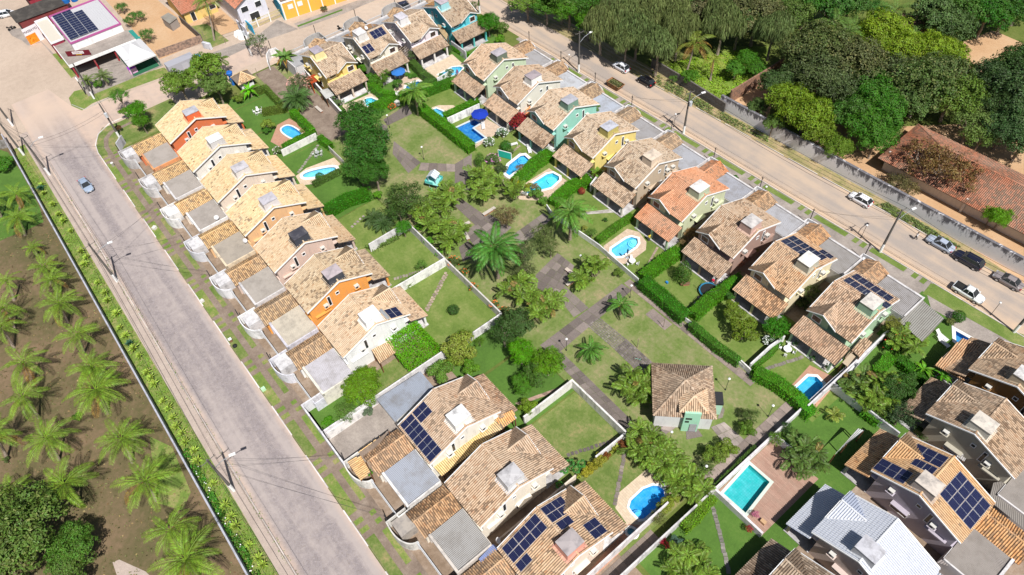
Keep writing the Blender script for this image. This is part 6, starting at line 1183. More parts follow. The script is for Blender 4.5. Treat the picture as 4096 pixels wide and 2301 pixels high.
m = MB(); m.box(-4.5, 4.2, -2.9, 2.8, .02, .06); obj('carpet', m.data('carpet', [M['cloth']]), tn, color=(.02, .12, .06)); m = MB(); m.wall([(-4.8, -3.3), (-4.9, 3.1)], .3, 2.7, 3.0); obj('green_edge', m.data('green_edge', [M['plain']]), tn, color=(.02, .45, .32))
box_on('pink and purple kiosk freezer at the tent corner', 'kiosk', (-160.87, 17.61), 1.3, 1.6, 1.2, (.72, .38, .60), 'kiosk', 0, 'plain', (.32, .03, .50))
canopy('dark corrugated asbestos roof left of the bakery', ((-200, 3.2, 3.7), (-200, 16, 3.7), (-194.4, 15.8, 3.3), (-194.4, 3.4, 3.3)), 'sheet', (.09, .08, .072), posts=False, wall=(.2, .04, .04))
canopy('small teal sheet roof at the back corner of the tent', ((-172.21, 22.01, 3.20), (-171.82, 22.95, 3.20), (-167.35, 23.03, 3.00), (-167.85, 21.99, 3.00)), 'sheet', (.03, .38, .32))
canopy('white ribbed roof of the back shop at the top edge', ((-214, 8, 4), (-214, 22, 4), (-203, 22, 3.8), (-203, 8, 3.8)), 'sheet', (.7, .7, .7), posts=False, wall=(.3, .03, .05))
for i, p in enumerate(((-192.09, 15.22, 5.00), (-191.30, 16.86, 5.00))): m = MB(); m.tube([(0, 0, Z5), (0, 0, Z5 + .9), (0, 0, Z5 + 1.1)], [.75, .85, .5], 14); tag(obj('water_tank', m.data('water_tank', [M['plain']]), None, (p[0] + 1, p[1], 0), color=(.02, .16, .50)), ('left' if i == 0 else 'right') + ' of the two blue water tanks behind the bakery roof', 'water tank', 'blue water tanks')
# truck
tr = thing('box_truck', 'grey box truck with blue cab parked behind the tree', 'truck', (*(-152.33, 25.50)[:2], 0), math.radians(90)); tr.location = (-152.6, 26.2, 0)
m = MB(); m.box(-3.1, 2.9, -1.15, 1.15, .85, 3.2); obj('cargo_box', m.data('cargo_box', [M['plain']]), tr, color=(.36, .36, .40)); m = MB(); m.box(-.2, 1.1, -1.18, -1.15, 1.0, 2.7); obj('side_door', m.data('side_door', [M['plain']]), tr, color=(.42, .42, .46)); m = MB(); m.mesh8([(3.05, -1.05, .6), (4.9, -1.05, .6), (4.9, 1.05, .6), (3.05, 1.05, .6), (3.05, -1, 2.3), (4.4, -.95, 2.3), (4.4, .95, 2.3), (3.05, 1, 2.3)]); obj('cab', m.data('cab', [M['gloss']]), tr, color=(.02, .22, .60)); m = MB(); m.face([(4.86, -.9, 1.35), (4.86, .9, 1.35), (4.5, .85, 2.2), (4.5, -.85, 2.2)]); obj('windscreen', m.data('windscreen', [M['glass']]), tr)
for x in (-2.0, -1.0, 3.9):
    for y in (-1.0, 1.0): obj('wheel', memo('twh', lambda: MB().tube([(0, -.15, 0), (0, .15, 0)], .45, 14).data('wheel', [M['tyre']])), tr, (x, y, .45))
m = MB(); m.box(-3, 4, -.5, .5, .55, .85); obj('chassis', m.data('chassis', [M['dark']]), tr)
# guard hut
gable_building('small white guard hut with hipped tile roof at the estate entrance', -138.4, 34.0, .0, 2.7, 2.7, 2.5, 1.0, (.74, .73, .76), (1.15, 1.0, .75, .45), 'guard hut', 'guard_hut', True, .6, ((1.36, .5, 1.2, 1.3, .8, 'x'), (0, -1.36, 1.1, .9, .9, 'y')))
m = MB(); m.tube([(0, 0, 0), (0, 0, 2.5)], .4, 8); m.tube([(0, 0, 2.5), (0, 0, 3.0), (0, 0, 3.15)], [.6, .68, .5], 14); tag(obj('water_tank', m.data('water_tank', [M['plain']]), None, (-140.8, 32.2, 0), color=(.02, .14, .50)), 'small blue water tank beside the guard hut', 'water tank', 'blue water tanks')
# houses across the sandy street
gable_building('low yellow house with red clay roof beside the sandy garden', -176.5, 38.6, math.pi / 2, 8, 11, 3.0, 1.8, (.72, .52, .18), (.95, .42, .32, .5), wins=((3, -5.52, 1.2, 1.4, .9, 'y'), (-2, -5.52, .2, .9, 2, 'y')))
gable_building('white two storey house with reddish roof and yellow railings', -167.2, 47.4, 0, 14, 7, 5.2, 1.7, (.66, .66, .74), (.95, .42, .33, .55), wins=((7.02, -1.8, 3.2, 1.6, 1.2, 'x'), (7.02, 1.6, 3.2, 1.4, 1.2, 'x'), (7.02, 0, .4, 2.2, 1.9, 'x')))
ob = thing('orange_building', 'orange building with white pilasters and blue end wall', 'building', (-157, 67, 0), math.radians(-10)); m = MB(); m.box(-3.6, 3.6, -14, 22, 0, 4.0); obj('wall', m.data('wall', [M['paint']]), ob, color=(.82, .42, .06)); m = MB(); m.box(-3.7, 3.65, -14.15, -14.0, 0, 3.9); obj('end_wall', m.data('end_wall', [M['paint']]), ob, color=(.01, .30, .46))
for i in range(9): obj('pilaster', memo('pil', lambda: MB().box(3.6, 3.72, -.13, .13, 0, 4.1).data('pilaster', [M['white']])), ob, (0, -13.8 + i * 3.1, 0))
m = MB(); m.box(-3.7, 3.7, -14.1, 22, 4.0, 4.2); obj('cornice', m.data('cornice', [M['white']]), ob); tl = MB(); p = [(3.3, -13.8, 4.3), (3.3, 21.8, 4.3), (-3.5, 21.8, 5.0), (-3.5, -13.8, 5.0)]; tiles(tl, p, (1, 0, -.1), w=.3, l=.5); x = obj('roof_tiles', tl.data('roof_tiles', TM), ob, color=(.45, .25, .22, .7)); x['kind'] = 'stuff'
for y in (-11.9, -9.6): m = MB(); m.box(3.61, 3.66, y - .6, y + .6, 2.2, 3.3); obj('shutter', m.data('shutter', [M['plain']]), ob, color=(.76, .76, .74))
m = MB(); m.box(3.61, 3.7, 5.6, 6.8, .05, 2.6); obj('door', m.data('door', [M['plain']]), ob, color=(.28, .24, .24)); m = MB(); m.box(3.61, 3.7, 8.2, 12.5, .05, 2.7); obj('garage_door', m.data('garage_door', [M['plain']]), ob, color=(.14, .17, .38))
gw = thing('blue_gate_wall', 'cyan blue gate and wall before the white two storey house', 'gate', (-156.3, 47.6, 0)); 
gw.location = (*(-157.01, 44.43), 0); m = MB(); m.box(-1.6, 1.6, -.1, .1, 0, 2.2); obj('panel', m.data('panel', [M['plain']]), gw, color=(.01, .34, .56)); m = MB(); m.box(-1.8, -1.6, -.15, .15, 0, 2.4); obj('post', m.data('post', [M['white']]), gw)
fc_ = thing('yellow_fence', 'yellow barred fence panels before the white two storey house', 'fence', (-157.8, 48.2, 0), math.pi / 2)
for i in range(30): obj('bar', memo('fbar', lambda: MB().box(-.025, .025, -.02, .02, 0, 1.9).data('bar', [M['plain']])), fc_, (-4.4 + i * .3, 0, .1), color=(.50, .42, .12))
for z in (.3, 1.2, 1.9): m = MB(); m.box(-4.5, 4.5, -.03, .03, z, z + .06); obj('rail', m.data('rail', [M['plain']]), fc_, color=(.50, .42, .12))
for x in (-1.6, 1.6): m = MB(); m.box(x - .12, x + .12, -.12, .12, 0, 2.2); obj('post', m.data('post', [M['white']]), fc_)
gwall('white low wall of the white two storey house', [(-159.80, 42.75), (-154.89, 42.72)], .2, 2.6, (.66, .66, .74)); gwall('dark brick wall around the orange dirt lot', [(-162.2, 23.9), (-161.0, 34.1)], .25, 1.8, (.36, .24, .18), m='brick'); gwall('black stained wall between the dirt lot and the green garden', [(-161.0, 34.2), (-172.5, 33.8)], .2, 1.9, (.16, .14, .12), m='brick'); gwall('grey electricity cabinet pier at the wall corner', [(-158.68, 33.46), (-156.72, 34.36)], .6, 1.5, (.62, .63, .68))
canopy('weathered plank shack roof on the dirt lot', ((-174.21, 30.16, 2.30), (-174.83, 32.37, 2.30), (-171.16, 33.11, 2.20), (-170.21, 30.72, 2.10)), 'sheet', (.40, .37, .32), wall=(.3, .27, .25), posts=False)
m = MB(); rr = random.Random(3)
for i in range(160): a, d = rr.uniform(0, 6.28), rr.uniform(0, 1) ** .6; x, y = 2.6 * d * math.cos(a), 1.5 * d * math.sin(a); m.cbox((x, y, .0), .3, .25, .1 + .45 * (1 - d) + rr.uniform(0, .15), a)
tag(obj('rubble_heap', m.data('rubble_heap', [M['white']]), None, (*(-157.38, 42.09), 0)), 'heap of white rubble beside the sandy garden', 'rubble')
m = MB(); m.box(-1, 1, -.6, .6, 0, 1.3); tag(obj('tarpaulin', m.data('tarpaulin', [M['cloth']]), None, (*(-172.16, 32.06), 0), .3, (.50, .58, .72)), 'pale blue tarpaulin hanging beside the shack', 'tarpaulin')
# red roofed building beyond the wall
gable_building('long low building with hipped dark red tile roof under the bronze tree', *(-18.57, 113.35), math.radians(2), 34, 11, 3.0, 2.4, (.62, .56, .50), (.80, .34, .24, .88), 'building', 'long_building', True, 1.0, tilemat=True)
gable_building('pink walled house glimpsed between palms at the top right', *(-56.42, 144.48), math.radians(35), 9, 7, 3.6, 1.5, (.55, .42, .42), (.55, .24, .2, .8), wins=((-3, -3.52, 1.0, 1.2, 1.2, 'y'), (1, -3.52, 1.0, 1.2, 1.2, 'y')))
canopy('white sheet roof between the palms at the top right', ((-61.52, 142.86, 3.00), (-60.80, 146.52, 3.00), (-59.98, 143.46, 2.80), (-60.43, 140.85, 2.80)), 'sheet', (.7, .7, .72))
for i in range(5): m = MB(); m.box(-.18, .18, -.18, .18, 0, 3.0); p = ((-35.63, 108.66, 0.00), (-33.35, 108.34, 0.00), (-28.94, 108.17, 0.00), (-26.19, 108.89, 0.00), (-20.93, 107.61, 0.00))[i]; tag(obj('verandah_post', m.data('verandah_post', [M['paint']]), None, (p[0], p[1], 0), color=(.6, .58, .55)), ('first', 'second', 'third', 'fourth', 'fifth')[i] + ' pale post under the dark red roof counted from the bright green tree', 'post', 'posts of the long building')
# ------------------------------------------------------------------ vehicles
A0 = math.radians(1.9)
car('sedan', (-130.11, -3.00), .05, (.30, .37, .48), 'silver blue car driving down the cobbled street'); car('hatch', (-88.03, 95.24), math.pi + A0, (.72, .74, .80), 'white hatchback shaded by the drooping trees'); car('hatch', (-81.14, 95.41), math.pi + A0, (.006, .005, .008), 'black hatchback with red tail lights by the weeds')
car('hatch', (-33.17, 97.53), math.pi + A0, (.80, .80, .82), 'white hatchback alone beside the streaked wall'); car('sedan', (-19.06, 98.10), math.pi + A0, (.38, .43, .52), 'silver sedan nearest the walking man'); car('suv', (-14.41, 98.13), math.pi + A0, (.012, .014, .03), 'dark navy SUV between two saloon cars', 'suv'); car('sedan', (-8.36, 98.69), math.pi + A0, (.26, .23, .23), 'grey brown sedan, last in the parked line'); car('pickup', (-11.01, 92.14), A0, (.78, .80, .80), 'white pickup with black bed cover on the house side', 'pickup')
car('suv', (-140.13, 74.96), -math.pi / 2 - .25, (.03, .035, .06), 'dark grey SUV parked behind the lilac white house', 'suv'); car('hatch', (-206.94, 2.93), 1.2, (.72, .74, .78), 'white car half hidden behind the dark asbestos roof')
def motorbike(P, ang, label):
    t = thing('motorcycle', label, 'motorcycle', (P[0], P[1], 0), ang, 'motorcycles')
    for x in (-.65, .65): obj('wheel', memo('mbw', lambda: MB().tube([(0, -.06, 0), (0, .06, 0)], .31, 14).data('wheel', [M['tyre']])), t, (x, 0, .31))
    m = MB(); m.tube([(-.65, 0, .31), (-.2, 0, .55), (.35, 0, .7), (.65, 0, .31)], .06, 6); m.box(-.15, .25, -.14, .14, .25, .6); obj('frame', m.data('frame', [M['dark']]), t); m = MB(); m.box(-.65, .05, -.14, .14, .72, .82); obj('seat', m.data('seat', [M['tyre']]), t); m = MB(); m.mesh8([(0, -.14, .7), (.4, -.1, .75), (.4, .1, .75), (0, .14, .7), (.02, -.1, .9), (.35, -.08, .95), (.35, .08, .95), (.02, .1, .9)]); obj('tank', m.data('tank', [M['gloss']]), t, color=(.12, .1, .1)); m = MB(); m.tube([(.45, -.36, 1.02), (.5, 0, .98), (.45, .36, 1.02)], .025, 5); obj('handlebar', m.data('handlebar', [M['steel']]), t); m = MB(); m.box(-.95, -.6, -.18, .18, .82, 1.1); obj('rack_box', m.data('rack_box', [M['tyre']]), t)
motorbike((-142.37, 59.88), .25, 'black motorcycle parked on the sandy street behind the off-white house'); motorbike((-199.48, 1.97), 1.7, 'motorcycle standing on the bakery pavement')
# skip with green waste
sk = thing('waste_skip', 'rusty open skip heaped with cut branches by the road', 'skip', (*(-84.25, 90.01), 0), A0); m = MB(); a = [(-1.4, -.75, .15), (1.0, -.75, .15), (1.0, .75, .15), (-1.4, .75, .15)]; b = [(-1.9, -.9, 1.2), (1.6, -.9, 1.2), (1.6, .9, 1.2), (-1.9, .9, 1.2)]
for i in range(4): j = (i + 1) % 4; m.face([a[i], a[j], b[j], b[i]])
m.face(a); m.wall([p[:2] for p in b], .08, 1.16, 1.24, closed=True); obj('shell', m.data('shell', [M['brick']]), sk, color=(.42, .20, .09)); m = MB(); rr = random.Random(9)
for i in range(900): x, y = rr.uniform(-1.6, 1.3), rr.uniform(-.75, .75); leafquad(m, V((x, y, .9 + .45 * (1 - (x / 2) ** 2) * (1 - y * y) + rr.uniform(-.1, .1))), V((rr.gauss(0, 1), rr.gauss(0, 1), 1)), .22, rr)
obj('green_waste', m.data('green_waste', [M['leaf']]), sk, color=(.16, .17, .07, 1)); sk['group'] = 'skips'
person((-22.34, 96.61), math.radians(200), 'man in white vest and dark trousers walking on the road', (.78, .78, .78), (.02, .022, .03)); person((-50.69, 64.74), 0, 'person in yellow shirt bending by the orange-tiled verandah', (.75, .58, .05), (.05, .06, .09), stride=.05)
# ------------------------------------------------------------------ poles and wires
utility_pole('c0', (-160.10, -8.59), 'utility pole at the far left edge of the junction', 9.4, 20, None); utility_pole('c1', (-148.67, -9.55), 'utility pole with crossarm beside the grove corner', 9.2, 15, None); utility_pole('c2', (-103.10, -6.98), 'street light pole by the wall halfway down the cobbled street', 9.4, 100, 75); utility_pole('c3', (-56.08, -8.02), 'street light pole nearest the camera on the cobbled street', 9.4, 100, 75); utility_pole('c1b', (-138.88, -7.41), 'street light pole at the top of the cobbled street', 9.2, 100, 75)
utility_pole('d1', (-139.88, 6.97), 'utility pole with transformer at the rounded verge', 8.6, None, None, True); utility_pole('d2', (-157.34, 7.57), 'utility pole at the grassy tip opposite the bakery', 8.6, None, None)
utility_pole('e1', (-93.40, 88.28), 'road pole with street light facing the casuarinas', 9.4, 80, 80); utility_pole('e2', (-65.38, 89.27), 'road pole with street light and transformer', 9.6, 80, 70, True); utility_pole('e3', (-24.49, 90.25), 'road pole with street light near the walking man', 9.6, 80, 75); utility_pole('e4', (-3.11, 90.81), 'road pole at the right edge by the lawn', 9.4, 80, None); utility_pole('f1', (-148.06, 40.02), 'pole in front of the cyan gate', 8.2, 60, None, True); utility_pole('e0', (-125.96, 87.36), 'dark pole beside the far end of the road', 8.8, 80, None)
utility_pole('b4', (-4, -7.6), 'cobbled street pole beyond the bottom edge', 9.4, 100, None)
wires('c1b', 'c2', 'wires over the upper half of the cobbled street'); wires('c2', 'c3', 'wires over the lower half of the cobbled street'); wires('c3', 'b4', 'wires leaving the bottom edge of the cobbled street'); wires('c1', 'c1b', 'short wires at the grove corner'); wires('c0', 'c1', 'wires at the far left of the junction', (0, 1, 2)); wires('c1b', 'd1', 'wires crossing the junction to the rounded verge', (0, 1)); wires('d1', 'd2', 'wires across the side street', (0, 1)); wires('e1', 'e2', 'wires along the road past the hatchbacks', None, .8, .03); wires('e2', 'e3', 'wires along the middle of the road', None, .8, .03); wires('e3', 'e4', 'wires along the lower road', None, .8, .03); wires('e0', 'e1', 'wires at the upper end of the road', None, .8, .03); wires('d2', 'f1', 'wires along the side street to the cyan gate', (0, 1))
names = ['orange-red corner house', 'white second house', 'cream third house', 'peach house', 'pinkish beige house', 'vivid orange house', 'water heater house', 'empty concrete yard', 'L-array house', 'lower cream house']
for n_, u in zip(names, (-123.8, -113.2, -102.8, -92.3, -81.8, -71.3, -60.8, -44.6, -39.5, -29.0)): iron_post('thin black service post at the front of the ' + n_, (u - 9.5, 5.3)); POLES['i' + n_] = [V((u - 9.5, 5.3, 3.5)), V((u - 9.4, 5.3, 3.3))]
for n_, u in zip(['pale green', 'white', 'aqua green', 'yellow', 'beige', 'orange-tiled', 'dusky pink', 'blue-panelled', 'mint green'], [-98.5 + 10.3 * i for i in range(9)]): iron_post('thin black service post by the road before the ' + n_ + ' house', (u - 9.3, 87.0)); POLES['r' + n_] = [V((u - 9.3, 87, 3.5)), V((u - 9.2, 87, 3.3))]
for k, (a, b) in enumerate((('c2', 'icream third house'), ('c2', 'ipeach house'), ('c2', 'ipinkish beige house'), ('c3', 'iL-array house'), ('c3', 'ilower cream house'), ('c1b', 'iorange-red corner house'), ('e2', 'ryellow'), ('e2', 'rbeige'), ('e3', 'rblue-panelled'), ('e1', 'rwhite'))): wires(a, b, 'service wires to the post of the ' + b[1:] + ' address', (0, 1), .4, .015)
for n_, p in (('lemon yellow', (-143.16, 54.07)), ('off-white', (-142.40, 64.17)), ('lilac white', (-141.83, 74.47)), ('estate entrance', (-144.86, 43.71))): iron_post('thin dark post on the sandy street behind the ' + n_ + ' plot', p)
POLE_SIGN = thing('oval_sign', 'small white oval sign on a post by the bakery palms', 'sign', (*(-160.05, 6.70), 0)); obj('post', MB().tube([(0, 0, 0), (-.3, 0, 3.2)], .09, 6).data('post', [M['dark']]), POLE_SIGN); obj('plate', MB().tube([(-.35, -.1, 3.6), (-.35, .1, 3.6)], .5, 14).data('plate', [M['white']]), POLE_SIGN); text('MASSAYO', .2, POLE_SIGN, (-.35, -.12, 3.6), (math.pi / 2, 0, 0), (.2, .03, .03))
# lamps
for p, l in (((-43.52, 39.93), 'globe lamp beside the two small palms'), ((-93.04, 48.62), 'lamp post in the middle of the upper lawn'), ((-53.96, 52.35), 'globe lamp beside the slender palm clump'), ((-23.50, 40.41), 'globe lamp below the clubhouse tower'), ((-23.89, 52.24), 'globe lamp on the right of the clubhouse'), ((-17.41, 53.36), 'globe lamp beside the path under the clipped hedge'), ((-105.41, 49.00), 'globe lamp by the royal palm path'), ((-17.39, 40.17), 'globe lamp in the shrubs by the alley'), ((-44.40, 86.07), 'globe lamp near the bronze tree'), ((-44.33, 53.97), 'globe lamp by the hedge corner path'), ((-28.23, 90.61), 'lone street lamp shadowing the road verge'), ((-6.83, 91.29), 'dark lamp post on the verge near the pickup'), ((-67.94, 89.39), 'dark lamp post by the transformer pole'), ((-96.00, 87.92), 'dark lamp post on the verge before the white house')): globe_lamp(p, l)
for p, l in (((-37.00, 48.12), 'bare wooden post beside the paving stone patch'), ((-37.01, 53.67), 'bare wooden post near the hedge corner path'), ((-161.67, 34.95), 'thin post on the green garden'), ((-156.70, 37.78), 'white footed post at the concrete apron'), ((-139.36, 37.36), 'pale barrier post at the estate entrance')): wood_post(p, l)
# ------------------------------------------------------------------ park furniture
ph = thing('playhouse', 'turquoise wooden playhouse with striped roof, ladder and platform', 'playhouse', (*(-85.88, 46.05), 0), .5)
m = MB(); m.box(-1.3, 1.3, -1.1, 1.1, 1.15, 1.25); obj('platform', m.data('platform', [M['plain']]), ph, color=(.25, .60, .55)); m = MB(); [m.box(*b) for b in ((-1.3, 1.3, 1.06, 1.1, 1.25, 1.75), (-1.3, -1.26, -1.1, 1.1, 1.25, 1.75), (1.26, 1.3, -.2, 1.1, 1.25, 1.75), (-1.3, .3, -1.1, -1.06, 1.25, 1.75))]; obj('railing', m.data('railing', [M['plain']]), ph, color=(.10, .52, .50))
m = MB(); [m.box(x - .05, x + .05, y - .05, y + .05, 0, 2.5) for x in (-.7, .7) for y in (-.7, .7)]; obj('frame', m.data('frame', [M['plain']]), ph, color=(.40, .50, .62))
for s_ in (-1, 1):
    for i in range(8): y0 = -.9 + i * .225; m = MB(); m.mesh8([(0, y0, 3.1), (s_ * .95, y0, 2.45), (s_ * .95, y0 + .21, 2.45), (0, y0 + .21, 3.1), (0, y0, 3.15), (s_ * .97, y0, 2.5), (s_ * .97, y0 + .21, 2.5), (0, y0 + .21, 3.15)]); obj('roof_board', m.data('roof_board', [M['plain']]), ph, color=((.70, .72, .74) if i % 2 else (.40, .48, .56)))
m = MB(); m.tube([(1.3, -.75, 1.25), (2.4, -.75, 0)], .04, 4); m.tube([(1.3, -.35, 1.25), (2.4, -.35, 0)], .04, 4); [m.box(1.3 + .2 * i, 1.4 + .2 * i, -.75, -.35, 1.12 - .22 * i, 1.18 - .22 * i) for i in range(5)]; obj('ladder', m.data('ladder', [M['plain']]), ph, color=(.35, .65, .10)); m = MB(); m.box(.7, .95, .5, .8, 0, 1.15); obj('red_leg', m.data('red_leg', [M['plain']]), ph, color=(.35, .05, .03)); 
for i, p in enumerate(((-84.59, 47.20), (-85.16, 44.80))): box_on(('green toy seat right' if i == 0 else 'green toy seat left') + ' of the playhouse', 'toy', p, .5, .4, .45, (.15, .55, .25), 'garden_toy')
bench((-121.22, 41.33), (-118.83, 41.37), 'white bench on the brown entrance path'); bench((-55.21, 50.31), (-52.68, 50.45), 'bench with broken brick back at the plaza edge', (.52, .44, .38)); bench((-52.59, 48.09), (-52.60, 50.53), 'second bench meeting the broken one at the plaza corner', (.52, .46, .40)); bench((-73.80, 47.81), (-73.79, 50.46), 'bench by the bronze leaved tree'); bench((-74.16, 43.18), (-73.96, 45.03), 'bench right of the areca thicket'); bench((-72.90, 42.95), (-70.90, 42.43), 'short bench below the areca thicket'); bench((-40.91, 61.60), (-40.02, 62.80), 'brown slatted bench under the conifer', (.16, .09, .05))
bc = thing('bicycle', 'small bicycle lying on the dark paving stones', 'bicycle', (*(-35.47, 46.64), .08), .4)
for x in (-.42, .42): m = MB(); pts = [(x + .28 * math.cos(a), .28 * math.sin(a), .03) for a in [i * .524 for i in range(13)]]; m.tube(pts, .018, 4, caps=False); obj('wheel', m.data('wheel', [M['tyre']]), bc)
m = MB(); m.tube([(-.42, 0, .05), (-.1, .1, .06), (.3, .12, .06), (.42, 0, .05)], .022, 4); m.tube([(.3, .12, .06), (.35, .35, .1)], .02, 4); obj('frame', m.data('frame', [M['plain']]), bc, color=(.25, .60, .50))
tp_ = thing('trampoline', 'round trampoline with black safety net by the hedge', 'trampoline', (*(-36.98, 63.81), 0)); m = MB(); m.tube([(0, 0, .5), (0, 0, .54)], 1.35, 20); obj('mat', m.data('mat', [M['tyre']]), tp_); m = MB(); c = [(1.5 * math.cos(i * .3142), 1.5 * math.sin(i * .3142)) for i in range(20)]; m.wall(c, .22, .48, .56, closed=True); obj('pad', m.data('pad', [M['plain']]), tp_, color=(.03, .20, .35)); m = MB(); [m.tube([(x, y, .5), (x, y, 2.1)], .03, 4) for x, y in c[::4]]; [m.tube([(*a, z), (*b, z)], .012, 3) for z in (.9, 1.3, 1.7, 2.1) for a, b in zip(c, c[1:] + c[:1])]; obj('net', m.data('net', [M['dark']]), tp_)
parasol((-117.43, 59.36), 'round blue parasol beside the topiary garden', (.03, .16, .48), 2.4, 1.55); parasol((-94.40, 63.15), 'deep blue parasol beside the L-shaped pool', (.01, .04, .38), 2.5, 1.7); parasol((-50.44, 59.45), 'closed navy parasol beside the sandstone pool', (.01, .05, .14), 2.4, 1, True)
lounger((-93.08, 62.79), -.6, 'white lounger beside the deep blue parasol'); lounger((-81.59, 64.84), -.5, 'white lounger at the aqua house pool'); lounger((-84.83, 63.30), 1.2, 'tipped white lounger near the red flowering tree'); lounger((-9.49, 82.33), -.15, 'upper white lounger on the grass by the shed'); lounger((-8.80, 81.52), -.15, 'lower white lounger on the grass by the shed'); lounger((-20.20, 35.63), 2.4, 'white lounger under the arecas by the blue pool'); lounger((-21.45, 35.71), 2.6, 'folded lounger at the corner of the beige terrace')
table_set((-108.09, 34.29), 'round glass garden table on the stepping stone lawn', 5, .45, (.35, .38, .36), (.5, .52, .5)); table_set((-22.36, 63.83), 'white round table with stools on the lower right lawn', 4, .6); table_set((-128.16, 31.75), 'white garden table on the corner house lawn', 5, .4); table_set((-49.11, 59.23), 'white round table on the sandstone pad', 3, .55)
box_on('white generator box on the verge near the peach house', 'utility box', (-110.66, 2.62), .6, .7, .5, (.66, .64, .60), 'utility_box', .6); box_on('white meter box on the verge near the orange house', 'utility box', (-89.26, 2.22), .5, .5, .45, (.64, .62, .60), 'utility_box', .3); box_on('brown bin on the verge with a white bag', 'bin', (-78.83, 2.33), .45, .45, .6, (.22, .12, .07), 'waste_bin', 0, 'plain', (.7, .7, .72)); box_on('green rimmed white bin on the lower verge', 'bin', (-67.50, 2.21), .5, .6, .55, (.45, .72, .45), 'waste_bin'); box_on('round headed post box on the corner verge', 'bin', (-132.64, 2.96), .4, .4, .8, (.30, .28, .24), 'waste_bin', 0, 'plain', (.7, .7, .7)); box_on('blue toy on the round soil patch', 'toy', (-42.56, 60.35), .4, .3, .35, (.02, .20, .55), 'toy'); box_on('red cooler beside the dusky pink verandah', 'cooler', (-37.91, 65.96), .6, .35, .4, (.6, .02, .06), 'cooler'); box_on('wooden crate stool on the dark deck', 'stool', (-8.56, 41.12), .7, .5, .5, (.5, .32, .18), 'stool'); box_on('stone manhole box by the royal palm hedge', 'box', (-110.37, 54.11), .8, .8, 1.0, (.55, .53, .5), 'stone_pedestal', .3)
m = MB(); m.tube([(0, 0, 0), (0, 0, .25), (0, 0, .42)], [.34, .36, .1], 9); tag(obj('rubbish_bag', m.data('rubbish_bag', [M['tyre']]), None, (*(-77.54, 2.39), 0)), 'black rubbish bag beside the brown bin', 'rubbish bag')
m = MB(); m.box(-1.3, 1.3, -.06, .06, .1, 1.6); o = thing('pool_screen', 'green glass screen beside the aqua house pool', 'screen', (*(-82.94, 60.09), 0), .45); obj('panel', m.data('panel', [M['plain']]), o, color=(.02, .42, .34)); m = MB(); m.wall([(-1.35, 0), (1.35, 0)], .1, 1.6, 1.68); m.box(-1.4, -1.3, -.06, .06, 0, 1.68); m.box(1.3, 1.4, -.06, .06, 0, 1.68); obj('frame', m.data('frame', [M['white']]), o)
for i, p in enumerate(((-117.62, 51.88), (-118.28, 46.04), (-22.12, 65.50), (-18.98, 65.27), (-16.97, 65.36), (-74.35, 65.90))):
    l = ('beside the right post of the yellow house terrace', 'at the left corner of the yellow house terrace', 'at the left end of the mint verandah', 'in the middle before the mint verandah', 'at the right end of the mint verandah', 'inside the yellow middle house verandah')[i]; t = thing('potted_plant', 'potted plant ' + l, 'potted plant', (p[0], p[1], 0), 0, 'potted plants'); m = MB(); m.tube([(0, 0, 0), (0, 0, .55)], [.22, .3], 10); obj('pot', m.data('pot', [M['paint']]), t, color=(.55, .5, .46)); m = MB(); rr = random.Random(i); [leafquad(m, V((rr.gauss(0, .2), rr.gauss(0, .2), .75 + rr.uniform(-.2, .3))), V((rr.gauss(0, 1), rr.gauss(0, 1), 1)), .22, rr) for _ in range(60)]; obj('leaves', m.data('leaves', [M['leaf']]), t, color=(.06, .14, .03, 1))
# ------------------------------------------------------------------ vegetation placement
G1, G2, G3, LIME, OLIVE, DKG, CAS, BRONZE = (.055, .125, .018), (.08, .17, .02), (.11, .20, .03), (.17, .27, .025), (.085, .115, .035), (.035, .085, .018), (.15, .18, .085), (.17, .10, .045)
def T(P, z, r, style, color, label, **k): return tree(k.pop('name', 'tree'), style, P, z, r, color, label, **k)
# coconut grove: columns counted from the wall
ORD = ['first', 'second', 'third', 'fourth', 'fifth', 'sixth', 'seventh', 'eighth', 'ninth', 'tenth', 'eleventh', 'twelfth', 'thirteenth', 'fourteenth', 'fifteenth', 'sixteenth']
colA = [((-118.08, -15.37), 2.2, .62), ((-110.92, -14.92), 3.4, .8), ((-106.21, -14.81), 4.0, .9), ((-100.24, -15.38), 4.2, .95), ((-91.69, -15.23), 4.6, 1.0), ((-84.16, -15.26), 4.4, .95), ((-79.36, -16.20), 5.0, 1.08), ((-69.70, -16.19), 5.0, 1.0), ((-61.52, -15.76), 5.2, 1.15), ((-53.28, -15.77), 5.0, 1.0), ((-48.05, -15.52), 5.6, 1.2)]
colB = [((-132.93, -13.75), 3.2, .8), ((-125.65, -14.93), 3.4, .95), ((-110.92, -20.71), 4.0, .75), ((-105.21, -22.31), 4.0, .9), ((-101.33, -23.51), 4.2, 1.0), ((-91.80, -23.14), 4.6, 1.0), ((-85.51, -24.22), 4.8, 1.02), ((-76.33, -24.01), 4.8, .98), ((-68.42, -23.81), 5.0, 1.05)]
colC = [((-81.94, -29.61), 4.8, 1.0), ((-71.68, -30.36), 4.6, .95), ((-132.93, -16.98), 4.0, .9)]
for col, w in ((colA, 'in the grove row beside the long wall'), (colB, 'in the second grove row from the long wall'), (colC, 'in the outermost grove row at the picture edge')):
    for i, (p, z, s_) in enumerate(col):
        palm('coconut_palm', 'coco', p, z, 'coconut palm, ' + ORD[i] + ' from the street corner ' + w, 17, s_ * 1.12, (.165, .25, .035), ((.0, .9) if z > 3 else (0, .2)), 'coconut palms in the grove', 1)
